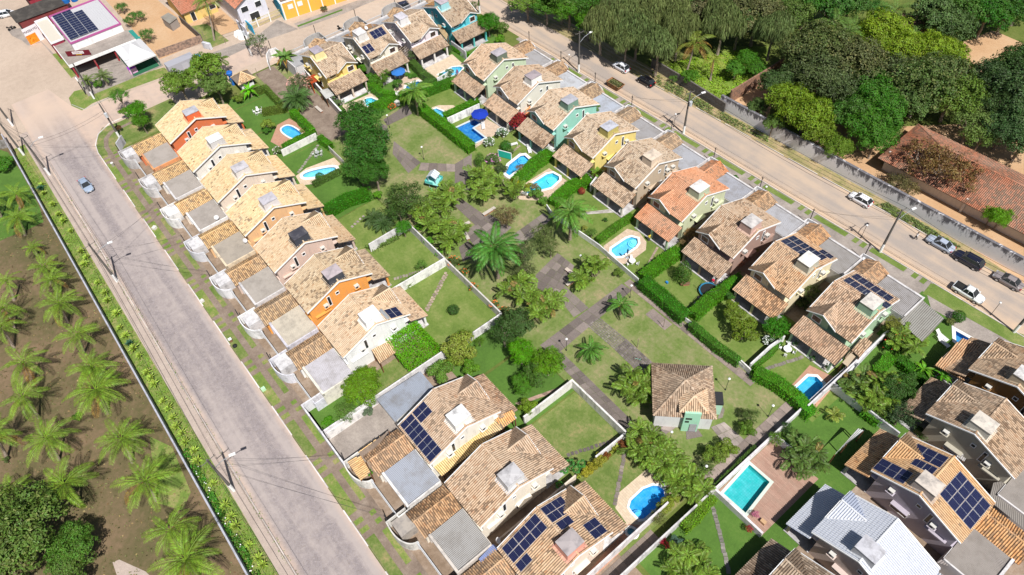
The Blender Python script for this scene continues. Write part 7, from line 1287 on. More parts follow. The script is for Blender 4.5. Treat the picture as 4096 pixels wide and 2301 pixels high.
T((-65.32, -30.28), 3.8, 6.6, 'dense', (.09, .15, .03), 'broad mango tree in the bottom left corner of the grove', a=.0); T((-60.24, -26.40), 3.0, 3.4, 'dense', (.08, .16, .025), 'lower side lobe tree beside the corner mango tree'); T((-58.06, -27.32), 2.6, 3, 'broad', (.09, .15, .03), 'leafy tree at the bottom edge by the corner mango'); T((-62.87, -33.87), 3.4, 4.4, 'dense', (.14, .12, .06), 'brown flushed tree at the bottom left edge', a=.0)
shrub((-80.94, -20.57), .8, .5, G2, 'low green shrub between two palms in the grove'); shrub((-146.25, -13.16), 2.4, .9, (.07, .18, .02), 'bright green thicket at the top of the grove', 'bush'); shrub((-80.93, -30.60), .6, .3, OLIVE, 'grey green tuft row beside the bare sticks')
# rosettes
ros = [(-133.62, -9.86), (-129.25, -9.46), (-125.79, -9.44), (-123.45, -9.33), (-119.98, -9.12), (-113.62, -9.32), (-111.57, -9.07), (-110.11, -9.90), (-104.61, -9.61), (-101.40, -9.38), (-99.64, -9.67), (-95.89, -9.47), (-92.77, -10.06), (-90.59, -9.90), (-88.66, -9.97), (-87.26, -9.86), (-85.49, -9.69), (-81.62, -9.93), (-80.30, -9.82), (-78.91, -9.86), (-75.32, -9.97), (-73.56, -9.77), (-71.72, -9.93), (-69.91, -10.08), (-68.51, -9.88), (-66.82, -10.10), (-64.77, -9.71), (-62.96, -10.01), (-58.54, -9.67), (-54.57, -9.79), (-52.73, -9.81), (-51.12, -9.92), (-47.88, -9.63), (-45.53, -9.52), (-44.44, -9.48), (-136.17, -9.35), (-135.20, -9.88)]
ros.sort(key=lambda p: p[0])
MK = [(-118, 'between the grove corner and the parked-free bend', 0), (-102, 'uphill of the upper light pole'), (-88, 'just past the upper light pole'), (-74, 'midway between the two light poles'), (-60, 'uphill of the lower light pole'), (-46, 'around the lower light pole'), (0, 'near the bottom edge of the picture')]
MK[0] = (-118, 'close to the street junction')
cn = {}
for i, p in enumerate(ros):
    d = i in (1, 16); w = next(q[1] for q in MK if p[0] < q[0]); cn[w] = cn.get(w, 0) + 1
    rosette(p, ('blue green' if d else 'yellow green') + ' spiky rosette, %s of those ' % ORD[cn[w] - 1] + w, [1.5, 1.75, 1.35, 1.6][i % 4], (.30, .38, .08) if not d else (.04, .11, .07))
st = [(x, -11.0) for x in range(-150, -14, 4)]; strip = [[(-148, -11.0), (-16, -11.0), (-16, -8.6), (-120, -8.7), (-148, -9.6)]]
scatter('strip_ground_cover', '', strip, 9000, .22, (.16, .25, .04), (0.02, .22), seed=5); scatter('strip_shrubs', '', [[(-66, -11.1), (-16, -11.1), (-16, -10.3), (-66, -10.2)]], 3600, .28, (.06, .16, .02), (.1, .8), seed=6)
m = MB(); rr = random.Random(8)
for i in range(75): leafquad(m, V((rr.uniform(-62, -18), rr.uniform(-11, -10.2), rr.uniform(.7, .95))), V((rr.gauss(0, .3), rr.gauss(0, .3), 1)), .2, rr, .9)
o = obj('white_blossoms', m.data('white_blossoms', [M['flower']]), color=(.8, .8, .8)); o['kind'] = 'stuff'
scatter('kerb_weeds', '', [[(-135, -7.0), (-20, -7.3), (-20, -6.6), (-135, -6.3)]], 1300, .16, (.12, .2, .04), (0, .1), seed=15)
# corner and upper left
T((-141.23, 27.98), 4.4, 4.6, 'broad', (.13, .21, .03), 'big round crowned tree behind the truck, right part'); T((-141.21, 22.25), 4.0, 3.9, 'broad', (.12, .19, .03), 'big round crowned tree behind the truck, left part'); T((-135.75, 27.52), 3.6, 3.6, 'broad', (.11, .17, .04), 'olive tree between the corner house and the guard hut')
T((-146.50, 11.21), 4.0, 2.5, 'airy', (.07, .17, .02), 'forked slender tree on the corner lawn'); T((-140.26, 12.45), 3.4, 2.5, 'dense', (.07, .19, .012), 'bright green round tree on the corner lawn'); T((-137.72, 11.79), 2.6, 1.9, 'dense', (.08, .19, .015), 'lower bright green tree under the round corner tree'); shrub((-142.14, 7.87), .8, .9, (.10, .05, .02), 'reddish brown shrub at the foot of the corner trees', petals=None); shrub((-144.68, 10.39), 1.1, 2, (.09, .17, .02), 'small leafy tree beside the iron fence on the corner')
for p, z, r_, l in (((-186.80, 24.95), 1.2, 1.9, 'airy bush at the top of the dirt lot'), ((-180.02, 26.86), 1.2, 1.8, 'open bush in the middle of the dirt lot'), ((-179.34, 24.05), 1.3, 1.7, 'dense dark bush against the bakery side wall'), ((-169.67, 24.99), 1.6, 2.2, 'spreading bush behind the white tent'), ((-181.90, 25.77), 1.2, 1.2, 'small bush between the dirt lot bushes')): shrub(p, r_, z, (.07, .16, .03), l, 'airy')
palm('fan_palm', 'date', (-159.99, 11.44), 2.4, 'larger fan palm in front of the bakery', 26, .95, (.12, .16, .05), (0, 0), 'fan palms at the bakery', 0); palm('fan_palm', 'date', (-162.05, 8.45), 1.8, 'smaller fan palm beside the oval sign', 22, .75, (.11, .16, .03), (0, 0), 'fan palms at the bakery', 0); shrub((-160.69, 10.11), 1.3, .5, (.09, .22, .02), 'green planting under the bakery fan palms')
palm('slender_palm', 'areca', (-144.56, 32.41), 4.2, 'slender palm behind the big round tree', 9, 1.3, (.10, .15, .03), (.3, .3), None, 0, tr=.08); palm('coconut_palm', 'coco', (-162.17, 38.83), 8.0, 'leaning coconut palm beside the white two storey house', 14, 1.15, (.12, .2, .03), (-2, 2.5), 'coconut palms beyond the estate', 1)
palm('banana_plant', 'banana', (-134.19, 33.16), 1.6, 'banana plant beside the guard hut', 11, 1.1, (.11, .28, .02), (0, 0), None, 0, 'banana plant', .15, part='leaf'); T((-145.75, 41.48), 3.4, 2.9, 'sparse', (.07, .12, .03), 'thin sparse tree casting lace shade on the sandy street'); shrub((-133.99, 30.33), 1.4, .8, (.13, .18, .03), 'dense olive hedge shrub behind the corner house')
shrub((-152.37, 61.27), 1.0, .6, (0.1, .12, .05), 'low scrub patch at the apron edge')
# upper row gardens
palm('travellers_palm', 'banana', (-137.25, 43.58), 3.2, 'travellers palm with a flat fan crown at the entrance', 16, 1.35, (.12, .20, .05), (0, 0), None, 3, 'palm tree', .2, part='leaf'); shrub((-127.78, 41.81), 2.9, 1.8, (.12, .13, .06), 'pink blossoming frangipani by the yellow house', 'airy', None, 'frangipani', (.75, .38, .34), 'tree', 120); palm('date_palm', 'date', (-123.66, 38.84), 2.4, 'bushy date palm beside the entrance path', 44, 1.55, (.07, .13, .035), (0, 0), None, 0, tr=.25); T((-121.83, 37.84), .9, .7, 'bush', (.24, .34, .02), 'yellow green seedling under the date palm', name='shrub', cat='shrub')
T((-116.83, 83.01), 2.8, 3.0, 'dense', (.05, .16, .012), 'dense bright tree right of the turquoise house'); T((-124.76, 85.25), 3, 1.6, 'sparse', (.09, .13, .03), 'thin shoots above the turquoise house roof'); shrub((-116.11, 85.75), 2.0, 1, (.09, .15, .03), 'bushy scrub beside the upper road'); shrub((-112.85, 83.14), 1.5, .8, (.10, .22, .02), 'leafy bed right of the turquoise house')
shrub((-127.34, 56.17), 1.7, 1.5, (.06, .15, .015), 'green shrub between the yellow and off-white houses'); shrub((-124.33, 55.51), 1.7, 1.0, (.07, .17, .015), 'lower green shrub between the yellow and off-white houses'); shrub((-119.42, 54.20), 2.0, 1.4, (.06, .15, .015), 'mango shrub below the off-white verandah'); shrub((-118.03, 56.12), 2.1, 1.6, (.09, .17, .02), 'yellow green shrub before the off-white verandah', 'airy'); shrub((-117.92, 54.85), 1.3, .8, G2, 'low shrub inside the long hedge'); shrub((-114.60, 57.24), 1.3, 1.2, (.06, .14, .02), 'round dark shrub under the blue parasol')
for p, l in (((-117.34, 61.16), 'left'), ((-116.12, 61.28), 'middle'), ((-115.82, 62.07), 'right')): shrub(p, .6, .5, (.06, .16, .02), l + ' topiary ball beside the spa pool', 'ball', 'topiary balls'); 
shrub((-115.96, 63.97), .9, .5, (.07, .15, .03), 'white flowered shrub between the two terraces', petals=(.8, .78, .8)); shrub((-111.19, 65.92), .9, .6, (.05, .14, .03), 'green shrub at the cream terrace pool corner'); shrub((-110.78, 67.70), 1.2, .7, (.09, .16, .08), 'pale grey green shrub beside the cream terrace pool', petals=(.6, .7, .55), np=30); shrub((-109.65, 68.88), .5, 1.2, (.30, .02, .10), 'magenta cordyline above the cream terrace pool', 'cone', cat='plant', name='cordyline'); shrub((-119.86, 64.98), 1.8, 1.9, (.06, .10, .03), 'creeper covered corner of the log pergola', 'airy'); shrub((-117.55, 72.53), 1.0, 1.5, (.07, .11, .04), 'tall grey shrub at the end of the lilac verandah', 'cone'); shrub((-120.59, 45.51), 1.5, 1.1, (.08, .14, .05), 'white flowered shrubs at the left of the yellow terrace', petals=(.8, .8, .78)); shrub((-118.27, 44.78), 1.1, .8, (.10, .15, .06), 'silvery shrub under the white awning'); shrub((-112.21, 52.48), 1.0, .7, (.10, .14, .04), 'scrubby shrub outside the hedge corner'); shrub((-109.99, 52.64), .8, .6, (.14, .13, .03), 'orange flowered shrub by the stone pedestal', petals=(.7, .15, .03), np=25)
palm('royal_palm', 'royal', (-104.81, 55.55), 5.6, 'stout royal palm at the upper lawn path', 17, 1.05, (.12, .21, .035), (.1, -.1), 'royal palms in the park', 0, tr=.27); shrub((-109.94, 55.52), 1.1, .7, (.13, .22, .03), 'arching fern bush by the royal palm path')
T((-103.77, 42.51), 5.0, 5.0, 'dense', (.042, .115, .015), 'huge dark green tree over the path, upper part', squash=.9); T((-96.76, 39.78), 4.6, 5.2, 'dense', (.04, .11, .015), 'huge dark green tree over the path, lower part', squash=.9); T((-94.74, 36.31), 3.6, 3.4, 'dense', (.045, .12, .015), 'dark green side crown above the long pale pool garden'); T((-91.81, 37.77), 3.4, 3.2, 'dense', (.04, .11, .012), 'dark green crown at the foot of the huge tree')
T((-82.28, 38.04), 4.0, 4.3, 'airy', (.055, .095, .02), 'wide dark feathery tree left of the playhouse', squash=.8); T((-81.61, 36.02), 3.0, 2.6, 'airy', (.05, .10, .02), 'lower feathery crown above the fan cycads')
palm('cycad', 'date', (-85.33, 32.75), 1.3, 'left of two dark cycad palms on the lawn edge', 22, .95, (.06, .10, .03), (0, 0), 'cycads', 0); palm('cycad', 'date', (-83.08, 33.35), 1.3, 'right of two dark cycad palms on the lawn edge', 24, 1.05, (.055, .10, .03), (0, 0), 'cycads', 0)
T((-78.87, 34.93), 2.0, 1.6, 'dense', (.06, .19, .015), 'bright green tree at the white wall corner'); shrub((-89.91, 36.46), 1.0, .9, (.10, .24, .02), 'bright shrub at the end of the thick hedge'); shrub((-121.16, 30.86), 1.6, 1.2, (.17, .23, .04), 'yellow variegated bush beside the red tile terrace', 'bush'); shrub((-120.64, 30.01), 1.0, .6, (.06, .15, .02), 'green bush below the variegated one'); shrub((-101.86, 31.24), .85, .7, (.04, .13, .015), 'clipped ball bush at the corner of the pale pool', 'ball'); shrub((-116.21, 35.35), .55, .3, (.2, .22, .06), 'small grass tuft at the red terrace pool'); shrub((-113.73, 28.76), 1, .6, (.12, .18, .06), 'flowering border shrubs at the white wall foot', petals=(.7, .6, .6), np=25)
# areca groups
AC = (.13, .20, .032)
for p, r_, hh, l, k in (((-79.11, 39.82), 2.2, 3.2, 'left areca clump of the park thicket', 8), ((-79.33, 43.40), 2.2, 3.6, 'top areca clump of the park thicket', 9), ((-79.66, 45.96), 1.8, 3.2, 'far areca clump of the park thicket', 7), ((-75.01, 39.71), 2.0, 3.0, 'middle areca clump of the park thicket', 8), ((-71.88, 39.11), 1.8, 2.6, 'lowest areca clump of the park thicket', 7), ((-72.28, 41.36), 1.2, 2.4, 'slim areca beside the short bench', 4),
    ((-76.95, 50.41), 1.8, 3.0, 'areca clump across from the playhouse', 6), ((-80.48, 51.94), 2.0, 2.8, 'areca clump by the flowering border', 7), ((-78.32, 53.29), 1.6, 2.6, 'slim areca right of the border clump', 5), ((-73.27, 54.45), 1.6, 3.4, 'slim arecas near the plaza top', 5),
    ((-55.75, 41.13), 2.4, 3.2, 'broad areca clump at the lower plaza corner', 9), ((-51.39, 40.97), 1.6, 2.4, 'areca clump in a soil ring on the lower lawn', 7), ((-51.00, 43.35), 1.6, 2.8, 'slim stemmed areca clump right of the soil ring', 6), ((-51.15, 52.78), 1.4, 3.8, 'tall slender arecas with pale stems beside the white wall', 6), ((-50.89, 49.80), 1.0, 2.4, 'short slender arecas in front of the tall ones', 4),
    ((-31.41, 42.30), 2.2, 2.8, 'areca clump left of the clubhouse roof', 10), ((-30.65, 44.16), 1.8, 3.2, 'areca clump touching the clubhouse eave', 8), ((-24.62, 36.90), 2.4, 2.6, 'upper areca clump of the long park row', 10), ((-22.32, 37.25), 2.2, 2.6, 'second areca clump of the long park row', 10), ((-20.05, 37.07), 2.0, 2.4, 'third areca clump of the long park row', 9), ((-17.39, 37.40), 1.9, 2.4, 'last areca clump of the long park row', 9),
    ((-10.48, 51.31), 2.3, 2.6, 'dark areca clump on the lilac house lawn', 11), ((-10.16, 64.82), 2.2, 2.8, 'areca clump between the lower right pools', 10), ((-9.36, 67.32), 1.8, 2.8, 'areca clump right of the first one near the blue pool', 8), ((-12.07, 65.48), 1.8, 2.4, 'shaded areca clump by the pool wall', 8), ((-11.85, 76.67), 1.9, 2.6, 'areca clump under the coral flowers', 8), ((-10.77, 29.83), 2.4, 2.2, 'areca thicket at the bottom edge', 9)):
    clump('areca_palm', p, r_, hh, l, AC if 'dark' not in l and 'shaded' not in l else (.08, .13, .03), k, 'areca palm clumps', s=1.05)
palm('royal_palm', 'royal', (-61.02, 40.87), 7.4, 'tall royal palm with orange flower stalk in mid park', 18, 1.5, (.07, .17, .03), (.2, -.2), 'royal palms in the park', 1, tr=.24, fruit=(.5, .1, .02)); palm('royal_palm', 'royal', (-59.70, 55.30), 6.6, 'tall royal palm at the white railing lawn', 16, 1.2, (.10, .20, .035), (0, 0), 'royal palms in the park', 0, tr=.22)
palm('young_palm', 'royal', (-43.04, 50.50), 2.6, 'small palm with red fruit at the path crossing', 10, .78, (.08, .18, .03), (0, 0), 'small palms on the lower lawns', 0, tr=.16, fruit=(.7, .1, .01)); palm('young_palm', 'royal', (-40.31, 41.92), 2.0, 'small palm beside the globe lamp on the lower lawn', 11, .72, (.08, .18, .03), (0, 0), 'small palms on the lower lawns', 0, tr=.16); palm('young_palm', 'areca', (-67.27, 68.56), 1.8, 'little palm at the corner of the yellow verandah', 10, .8, (.12, .22, .03), (0, 0), None, 0, tr=.1)
T((-68.96, 49.25), 2.2, 2.5, 'airy', (.15, .115, .055), 'bronze leaved tree in the brick edged square', a=.0); T((-61.46, 51.11), 2.6, 2.3, 'airy', (.10, .13, .04), 'olive tree between the plaza squares'); T((-58.82, 50.23), 2.2, 2.0, 'airy', (.10, .13, .04), 'lower olive tree beside the plaza'); T((-60.26, 45.88), 3.0, 2.9, 'airy', (.085, .115, .04), 'grey olive tree right of the tall royal palm'); T((-58.38, 44.26), 2.0, 2.2, 'airy', (.09, .11, .04), 'lower grey olive tree by the plaza edge')
for p, r_, l in (((-67.97, 37.34), 1.2, 'orange flowered shrub at the corner of the big lawn wall'), ((-65.14, 37.12), .9, 'flowering shrub second along the big lawn wall'), ((-61.94, 36.58), .8, 'flowering shrub third along the big lawn wall'), ((-56.78, 36.82), .9, 'flowering shrub fourth along the big lawn wall'), ((-54.82, 37.10), .9, 'flowering shrub fifth along the big lawn wall')): shrub(p, r_, r_ * .8, (.07, .10, .025), l, 'bush', 'flowering shrubs on the park wall', petals=(.75, .16, .03), np=18)
for p, r_, l in (((-78.64, 37.53), .9, 'top'), ((-74.63, 36.95), 1.0, 'middle'), ((-71.63, 36.73), .9, 'lower')): shrub(p, r_, .6, (.09, .22, .02), l + ' bright shrub between the wall and the areca thicket')
# houses gardens
T((-60.18, 31.47), 1.0, 1.0, 'ball', (.045, .10, .02), 'single round bush on the big lawn', name='round_bush', cat='bush'); T((-70.84, 32.86), 1.0, 1.2, 'airy', (.11, .20, .04), 'small fruit tree beside the stepping stones', name='small_tree')
T((-52.72, 27.18), 2.6, 2.9, 'bush', (.20, .24, .045), 'yellow leaved bushy tree beside the stained wall'); T((-52.00, 25.33), 1.8, 2.2, 'bush', (.15, .20, .03), 'lower yellow green bush by the stained wall'); T((-54.14, 29.38), 2.0, 1.6, 'airy', (.12, .19, .02), 'lime tree above the yellow bush'); T((-51.44, 23.06), 2.0, 2.2, 'bush', (.10, .18, .03), 'green bush behind the blue-grey roof'); T((-49.61, 26.88), 1.6, 1.6, 'bush', (.10, .20, .02), 'leafy bush at the foot of the yellow tree'); T((-52.55, 30.78), 1.0, 1.1, 'airy', (.09, .17, .02), 'small tree in the wall corner')
T((-50.15, 33.58), 3.0, 2.8, 'airy', (.045, .09, .02), 'dark glossy tree at the park side wall'); T((-50.44, 36.14), 3.0, 3.0, 'broad', (.045, .085, .02), 'dark tree in the park beside the lower lawn'); T((-46.01, 33.45), 2.6, 2.4, 'dense', (.09, .24, .012), 'bright lime green tree by the path corner'); T((-42.14, 35.13), 2.6, 2.8, 'dense', (.10, .20, .015), 'yellow green tree beside the lime green one'); T((-42.05, 32.80), 2.0, 2.4, 'broad', (.06, .12, .02), 'dark leafy tree below the lime green one'); T((-42.36, 30.60), 1.6, 2.0, 'dense', (.08, .19, .02), 'low spreading tree above the red paved path'); T((-39.40, 29.06), 1.2, 1.5, 'bush', (.13, .20, .02), 'yellow green bush next to the orange sheet roof')
T((-55.93, 12.64), 2.8, 3.1, 'dense', (.11, .20, .015), 'yellow green tree by the pavement lot'); T((-57.12, 13.99), 2.6, 2.4, 'dense', (.11, .20, .015), 'upper crown of the yellow green pavement tree'); T((-55.27, 9.32), 1.6, 2.0, 'airy', (.09, .16, .03), 'open shrub on the pavement lot lawn'); shrub((-56.25, 6.65), 1.0, .6, (.08, .22, .015), 'bright low shrub near the stained wall corner'); shrub((-53.85, 11.97), 1.0, .8, (.10, .14, .08), 'pale shrub beside the bricks in the yard'); shrub((-45.98, 7.13), .5, .5, (.08, .24, .02), 'small leafy plant at the curved wall porch')
scatter('wall_foot_shrubs', '', [[(-80.56, 29.02), (-80.23, 33.92), (-78.99, 33.92), (-79.23, 28.71)], [(-68.93, 28.75), (-69.48, 32.26), (-70.62, 32.26), (-70.62, 28.08)], [(-81.32, 28.17), (-80.75, 34.27), (-80.23, 33.92), (-80.33, 28.61)]], 1400, .26, (.11, .17, .04), (.1, .8), seed=21)
scatter('bed_plants', '', [[(-27.85, 26.29), (-27.60, 33.44), (-27.71, 34.78), (-27.32, 34.64), (-26.87, 32.25), (-27.47, 27.57)]], 1800, .26, (.20, .22, .03), (.2, 1.0), seed=22)
for i, p in enumerate(((-29.25, 26.72), (-29.39, 27.89), (-28.08, 27.73), (-28.11, 28.67), (-28.18, 24.97))): palm('yucca', 'fan', p, (1.5, 1.6, 2, 2.4, 1)[i], ORD[i] + ' slender dracaena from the house side behind the cream house', 10, .45, (.05, .15, .03), (0, 0), 'slender dracaenas behind the cream house', 0, 'plant', .04, part='leaf')
# right row gardens
shrub((-87.06, 67.23), 2.2, 2.0, (.22, .025, .025), 'crimson bougainvillea beside the white house verandah', 'broad', None, 'bougainvillea', (.55, .01, .05), 'shrub', 120)
shrub((-80.02, 77.86), 1.6, 2.2, (.08, .19, .02), 'tall green shrub between the aqua and yellow houses', 'bush'); shrub((-79.80, 80.07), 1.5, 2.4, (.09, .19, .02), 'upper part of the tall shrub between aqua and yellow houses', 'bush'); shrub((-79.90, 75.03), 1.2, 1.6, (.06, .17, .02), 'lower end of the tall shrub by the aqua wall', 'bush'); shrub((-79.20, 69.36), 1.3, .8, (.12, .18, .08), 'silver leaved shrubs along the aqua wall', 'airy')
T((-84.26, 55.33), 1.5, 1.5, 'cone', (.07, .15, .02), 'dense conical cypress at the hedge end', name='cypress', cat='tree'); shrub((-83.16, 57.42), 1.5, .9, (.08, .12, .04), 'pink flowered shrub in the long border', petals=(.6, .25, .5), np=40); shrub((-80.19, 56.93), 1.4, .8, (.06, .09, .03), 'dark border shrub below the pink flowers'); shrub((-87.79, 60.11), 1.2, .7, (.12, .18, .08), 'white flowered border shrub left', petals=(.72, .75, .7)); shrub((-87.87, 63.42), 1.3, 1, (.12, .18, .10), 'white flowered border shrub right', petals=(.75, .78, .75)); shrub((-84.67, 61.73), 1.2, 1.0, (.04, .13, .015), 'rounded dark topiary by the white flowers', 'ball'); shrub((-83.19, 61.73), .8, .5, (.09, .15, .04), 'small bush beside the green screen')
shrub((-75.75, 57.11), 1.3, .8, (.26, .26, .02), 'golden bush at the brick terrace corner', 'ball'); shrub((-77.53, 59.30), 1.0, 1.5, (.20, .13, .08), 'dry rosy plumed plant over the aqua house pool', 'airy', cat='plant'); shrub((-72.16, 58.33), .9, 1.3, (.22, .16, .09), 'dry dracaena spikes beside the brick terrace pool', 'airy', cat='plant'); shrub((-70.99, 57.43), 1.5, .9, (.10, .19, .03), 'green shrubs under the brick terrace'); shrub((-68.80, 57.39), 1.1, .8, (.10, .20, .03), 'leafy shrub at the white railing corner'); shrub((-72.91, 57.83), 1.2, .8, (.20, .22, .03), 'golden green shrub by the terrace')
shrub((-66.42, 64.17), .75, .7, (.22, .04, .03), 'red leaved ball shrub on the hedge', 'ball'); shrub((-58.57, 70.55), 1.6, 1.2, (.24, .12, .05), 'rusty orange cordylines beside the beige verandah', 'airy', 'rusty cordylines', cat='plant'); shrub((-46.46, 69.97), 1.5, 1.1, (.22, .13, .06), 'rusty cordylines between orange-tiled and dusky pink houses', 'airy', 'rusty cordylines', cat='plant'); shrub((-46.19, 68.07), 1.0, .8, (.2, .14, .07), 'pale rusty cordyline nearest the hedge top', 'airy', 'rusty cordylines', cat='plant'); shrub((-37.30, 71.57), 1.5, 1.2, (.22, .10, .07), 'rusty pink cordylines beside the dusky pink house', 'airy', 'rusty cordylines', cat='plant'); shrub((-37.80, 74.80), 1.3, 1.1, (.2, .16, .06), 'yellowish cordylines further along the dusky pink house', 'airy', 'rusty cordylines', cat='plant')
shrub((-57.72, 58.38), 1.2, .7, (.11, .19, .04), 'loose shrub at the end of the sandstone hedge', 'airy'); shrub((-58.64, 62.49), .5, .4, (.05, .12, .02), 'tiny round shrub on the railing lawn'); shrub((-59.65, 58.52), .6, .4, (.2, .22, .05), 'variegated tuft on the railing lawn'); shrub((-48.65, 55.78), 1.0, .5, (.11, .17, .03), 'low spreading shrub outside the sandstone pool wall')
T((-41.50, 62.56), 1.8, 2.1, 'cone', (.05, .11, .015), 'bushy dark conifer on the trampoline lawn', name='conifer'); T((-31.35, 62.34), 1.8, 2.1, 'bush', (.12, .17, .02), 'upper of two big yellow green bushes', name='big_bush', cat='bush'); T((-28.00, 60.68), 1.8, 2.5, 'bush', (.12, .17, .02), 'lower of two big yellow green bushes', name='big_bush', cat='bush'); shrub((-34.31, 64.85), 1.2, .9, (.05, .12, .02), 'dark bush above the two big bushes'); T((-25.33, 64.64), 1.6, 2.2, 'dense', (.05, .17, .012), 'bright domed bush beside the boundary wall', name='domed_bush', cat='bush'); shrub((-25.06, 63.05), .9, .4, (.13, .18, .10), 'pale flowering cover at the foot of the domed bush', petals=(.7, .74, .7))
T((-25.70, 72.89), 2.4, 2.0, 'airy', (.08, .10, .03), 'dark olive tree between the cream and mint houses'); shrub((-25.77, 71.78), 1.4, .8, (.05, .07, .02), 'shaded undergrowth between the cream and mint houses'); shrub((-50.23, 85.44), 1.2, .8, (.05, .13, .02), 'dark shrub in front of the light striped house')
shrub((-13.99, 76.57), 1.8, 1.6, (.09, .13, .03), 'leafy shrub beside the sheet roofed shed'); shrub((-13.13, 76.00), 1.3, 1.5, (.07, .12, .02), 'coral flowered shrub in the shady side garden', petals=(.85, .14, .06), np=45); shrub((-13.20, 75.14), 1.3, .8, (.04, .15, .01), 'low glossy shrub with a coral bloom', petals=(.8, .12, .06), np=6); T((-14.88, 76.81), 2.6, 1.6, 'airy', (.18, .19, .04), 'yellowish feathery shrub by the shed corner'); T((-9.61, 86.78), .9, 1.1, 'ball', (.04, .12, .01), 'round clipped bush beside the verge pavement', name='round_bush', cat='bush'); shrub((-9.82, 85.35), .8, .5, (.12, .14, .04), 'grassy tuft next to the round clipped bush')
palm('banana_plant', 'banana', (-7.80, 74.32), 1.6, 'banana clump left of the brown lean-to', 9, .75, (.10, .22, .02), (0, 0), 'banana plants', 0, 'banana plant', .12, part='leaf'); palm('banana_plant', 'banana', (-5.59, 75.22), 1.6, 'banana clump under the brown lean-to', 9, .75, (.08, .2, .02), (0, 0), 'banana plants', 0, 'banana plant', .12, part='leaf')
T((-5.76, 64.97), 2.2, 2.4, 'airy', (.045, .08, .03), 'dark blue green tree by the grey beige house'); T((-8.36, 67.96), 2.0, 2.4, 'broad', (.04, .09, .015), 'dark leafy tree above the grey beige verandah'); T((-8.50, 71.02), 1.5, 1.6, 'bush', (.05, .11, .02), 'small dark tree at the lower right garden'); palm('young_palm', 'areca', (-11.56, 59.58), 1.0, 'yellow green young palm on the small lawn', 9, .8, (.20, .24, .05), (0, 0), None, 0, tr=.08); shrub((-14.41, 50.76), 1.3, 1.1, (.11, .19, .03), 'feathery shrub by the alley at the lilac lawn', 'airy'); shrub((-14.56, 53.09), 1.0, 1.2, (.03, .07, .015), 'dark small tree at the alley crossing', 'airy')
T((-17.93, 42.50), 1.4, 1.7, 'bush', (.13, .19, .03), 'feathery yellow shrub row end by the alley'); T((-17.55, 44.65), 1.4, 1.6, 'bush', (.15, .21, .03), 'feathery yellow shrub at the alley corner'); T((-17.66, 40.70), 1.2, 1.4, 'airy', (.08, .12, .03), 'dark fern shrub beside the alley path'); T((-18.56, 50.73), 1.2, 1.5, 'airy', (.08, .12, .03), 'loose palm like shrub right of the clubhouse'); T((-17.81, 49.05), 1.0, 1.4, 'bush', (.09, .16, .02), 'leafy shrub below the loose one near the clubhouse'); shrub((-20.21, 50.91), .6, .5, (.08, .11, .03), 'small spiky plant right of the clubhouse', 'airy'); shrub((-19.86, 42.72), .5, .4, (.09, .14, .03), 'tiny plant on the clubhouse lawn', 'airy')
shrub((-14.84, 29.77), .6, .9, (.30, .02, .05), 'upper red bromeliad at the alley wall', 'airy', 'red bromeliads', cat='plant'); shrub((-13.98, 29.79), .6, .9, (.34, .02, .05), 'lower red bromeliad at the alley wall', 'airy', 'red bromeliads', cat='plant'); shrub((-13.63, 30.86), 1.0, .8, (.08, .14, .10), 'blue green shrub beside the red bromeliads'); shrub((-8.99, 38.77), .6, .9, (.34, .02, .05), 'red cordyline in the lawn corner under the white roof house', 'airy', cat='plant'); shrub((-9.69, 40.96), .6, .6, (.45, .16, .28), 'pink bougainvillea on the pool deck edge', 'airy', cat='plant'); shrub((-17.19, 31.44), 1.3, .8, (.12, .13, .04), 'mixed shrubs on the terrace edge of the bright blue pool', 'airy'); shrub((-17.49, 33.18), 1.2, .9, (.17, .20, .03), 'yellow croton beside the bright blue pool'); shrub((-17.43, 34.56), 1.0, .8, (.18, .22, .03), 'yellow croton at the alley corner')
for p, r_, c, l in (((-27.47, 28.98), 1.0, (.26, .24, .03), 'yellow croton nearest the dracaenas'), ((-27.42, 29.89), .9, (.24, .22, .03), 'yellow croton second along the white wall'), ((-27.42, 31.32), 1.1, (.26, .25, .04), 'yellow croton third along the white wall'), ((-27.33, 32.44), .7, (.18, .06, .02), 'red brown croton at the end of the croton bed'), ((-27.11, 35.32), .9, (.14, .05, .02), 'red brown shrub at the white gate')): shrub(p, r_, .7, c, l, 'bush', 'crotons along the wall')
# hedges
HC = (.085, .235, .018)
hedge('thick dark clipped hedge behind the peach house garden', [(-92.48, 27.24), (-92.57, 31.81), (-91.27, 35.48)], 2.2, 1.9, (.05, .17, .012)); hedge('long clipped hedge beside the red tile pool, park side', [(-121.84, 36.61), (-117.88, 36.56), (-113.48, 36.51)], 1.4, 1.9, HC); hedge('clipped hedge in front of the red tile pool', [(-113.19, 29.91), (-113.33, 33.18), (-113.12, 36.31)], 1.3, 1.7, HC); hedge('short clipped hedge beside the entrance path', [(-111.15, 36.68), (-107.64, 37.02)], 1.3, 1.6, HC); hedge('olive hedge behind the corner house lawn', [(-133.59, 36.32), (-126.50, 36.04)], 1.1, 1.6, (.11, .17, .03)); hedge('olive hedge between the corner lawn and the terrace', [(-126.60, 32.16), (-125.10, 35.01), (-124.54, 36.23)], 1.2, 1.5, (.12, .17, .03)); hedge('olive hedge at the upper edge of the corner lawn', [(-133.91, 34.01), (-133.59, 36.32)], 1.2, 1.4, (.11, .17, .03))
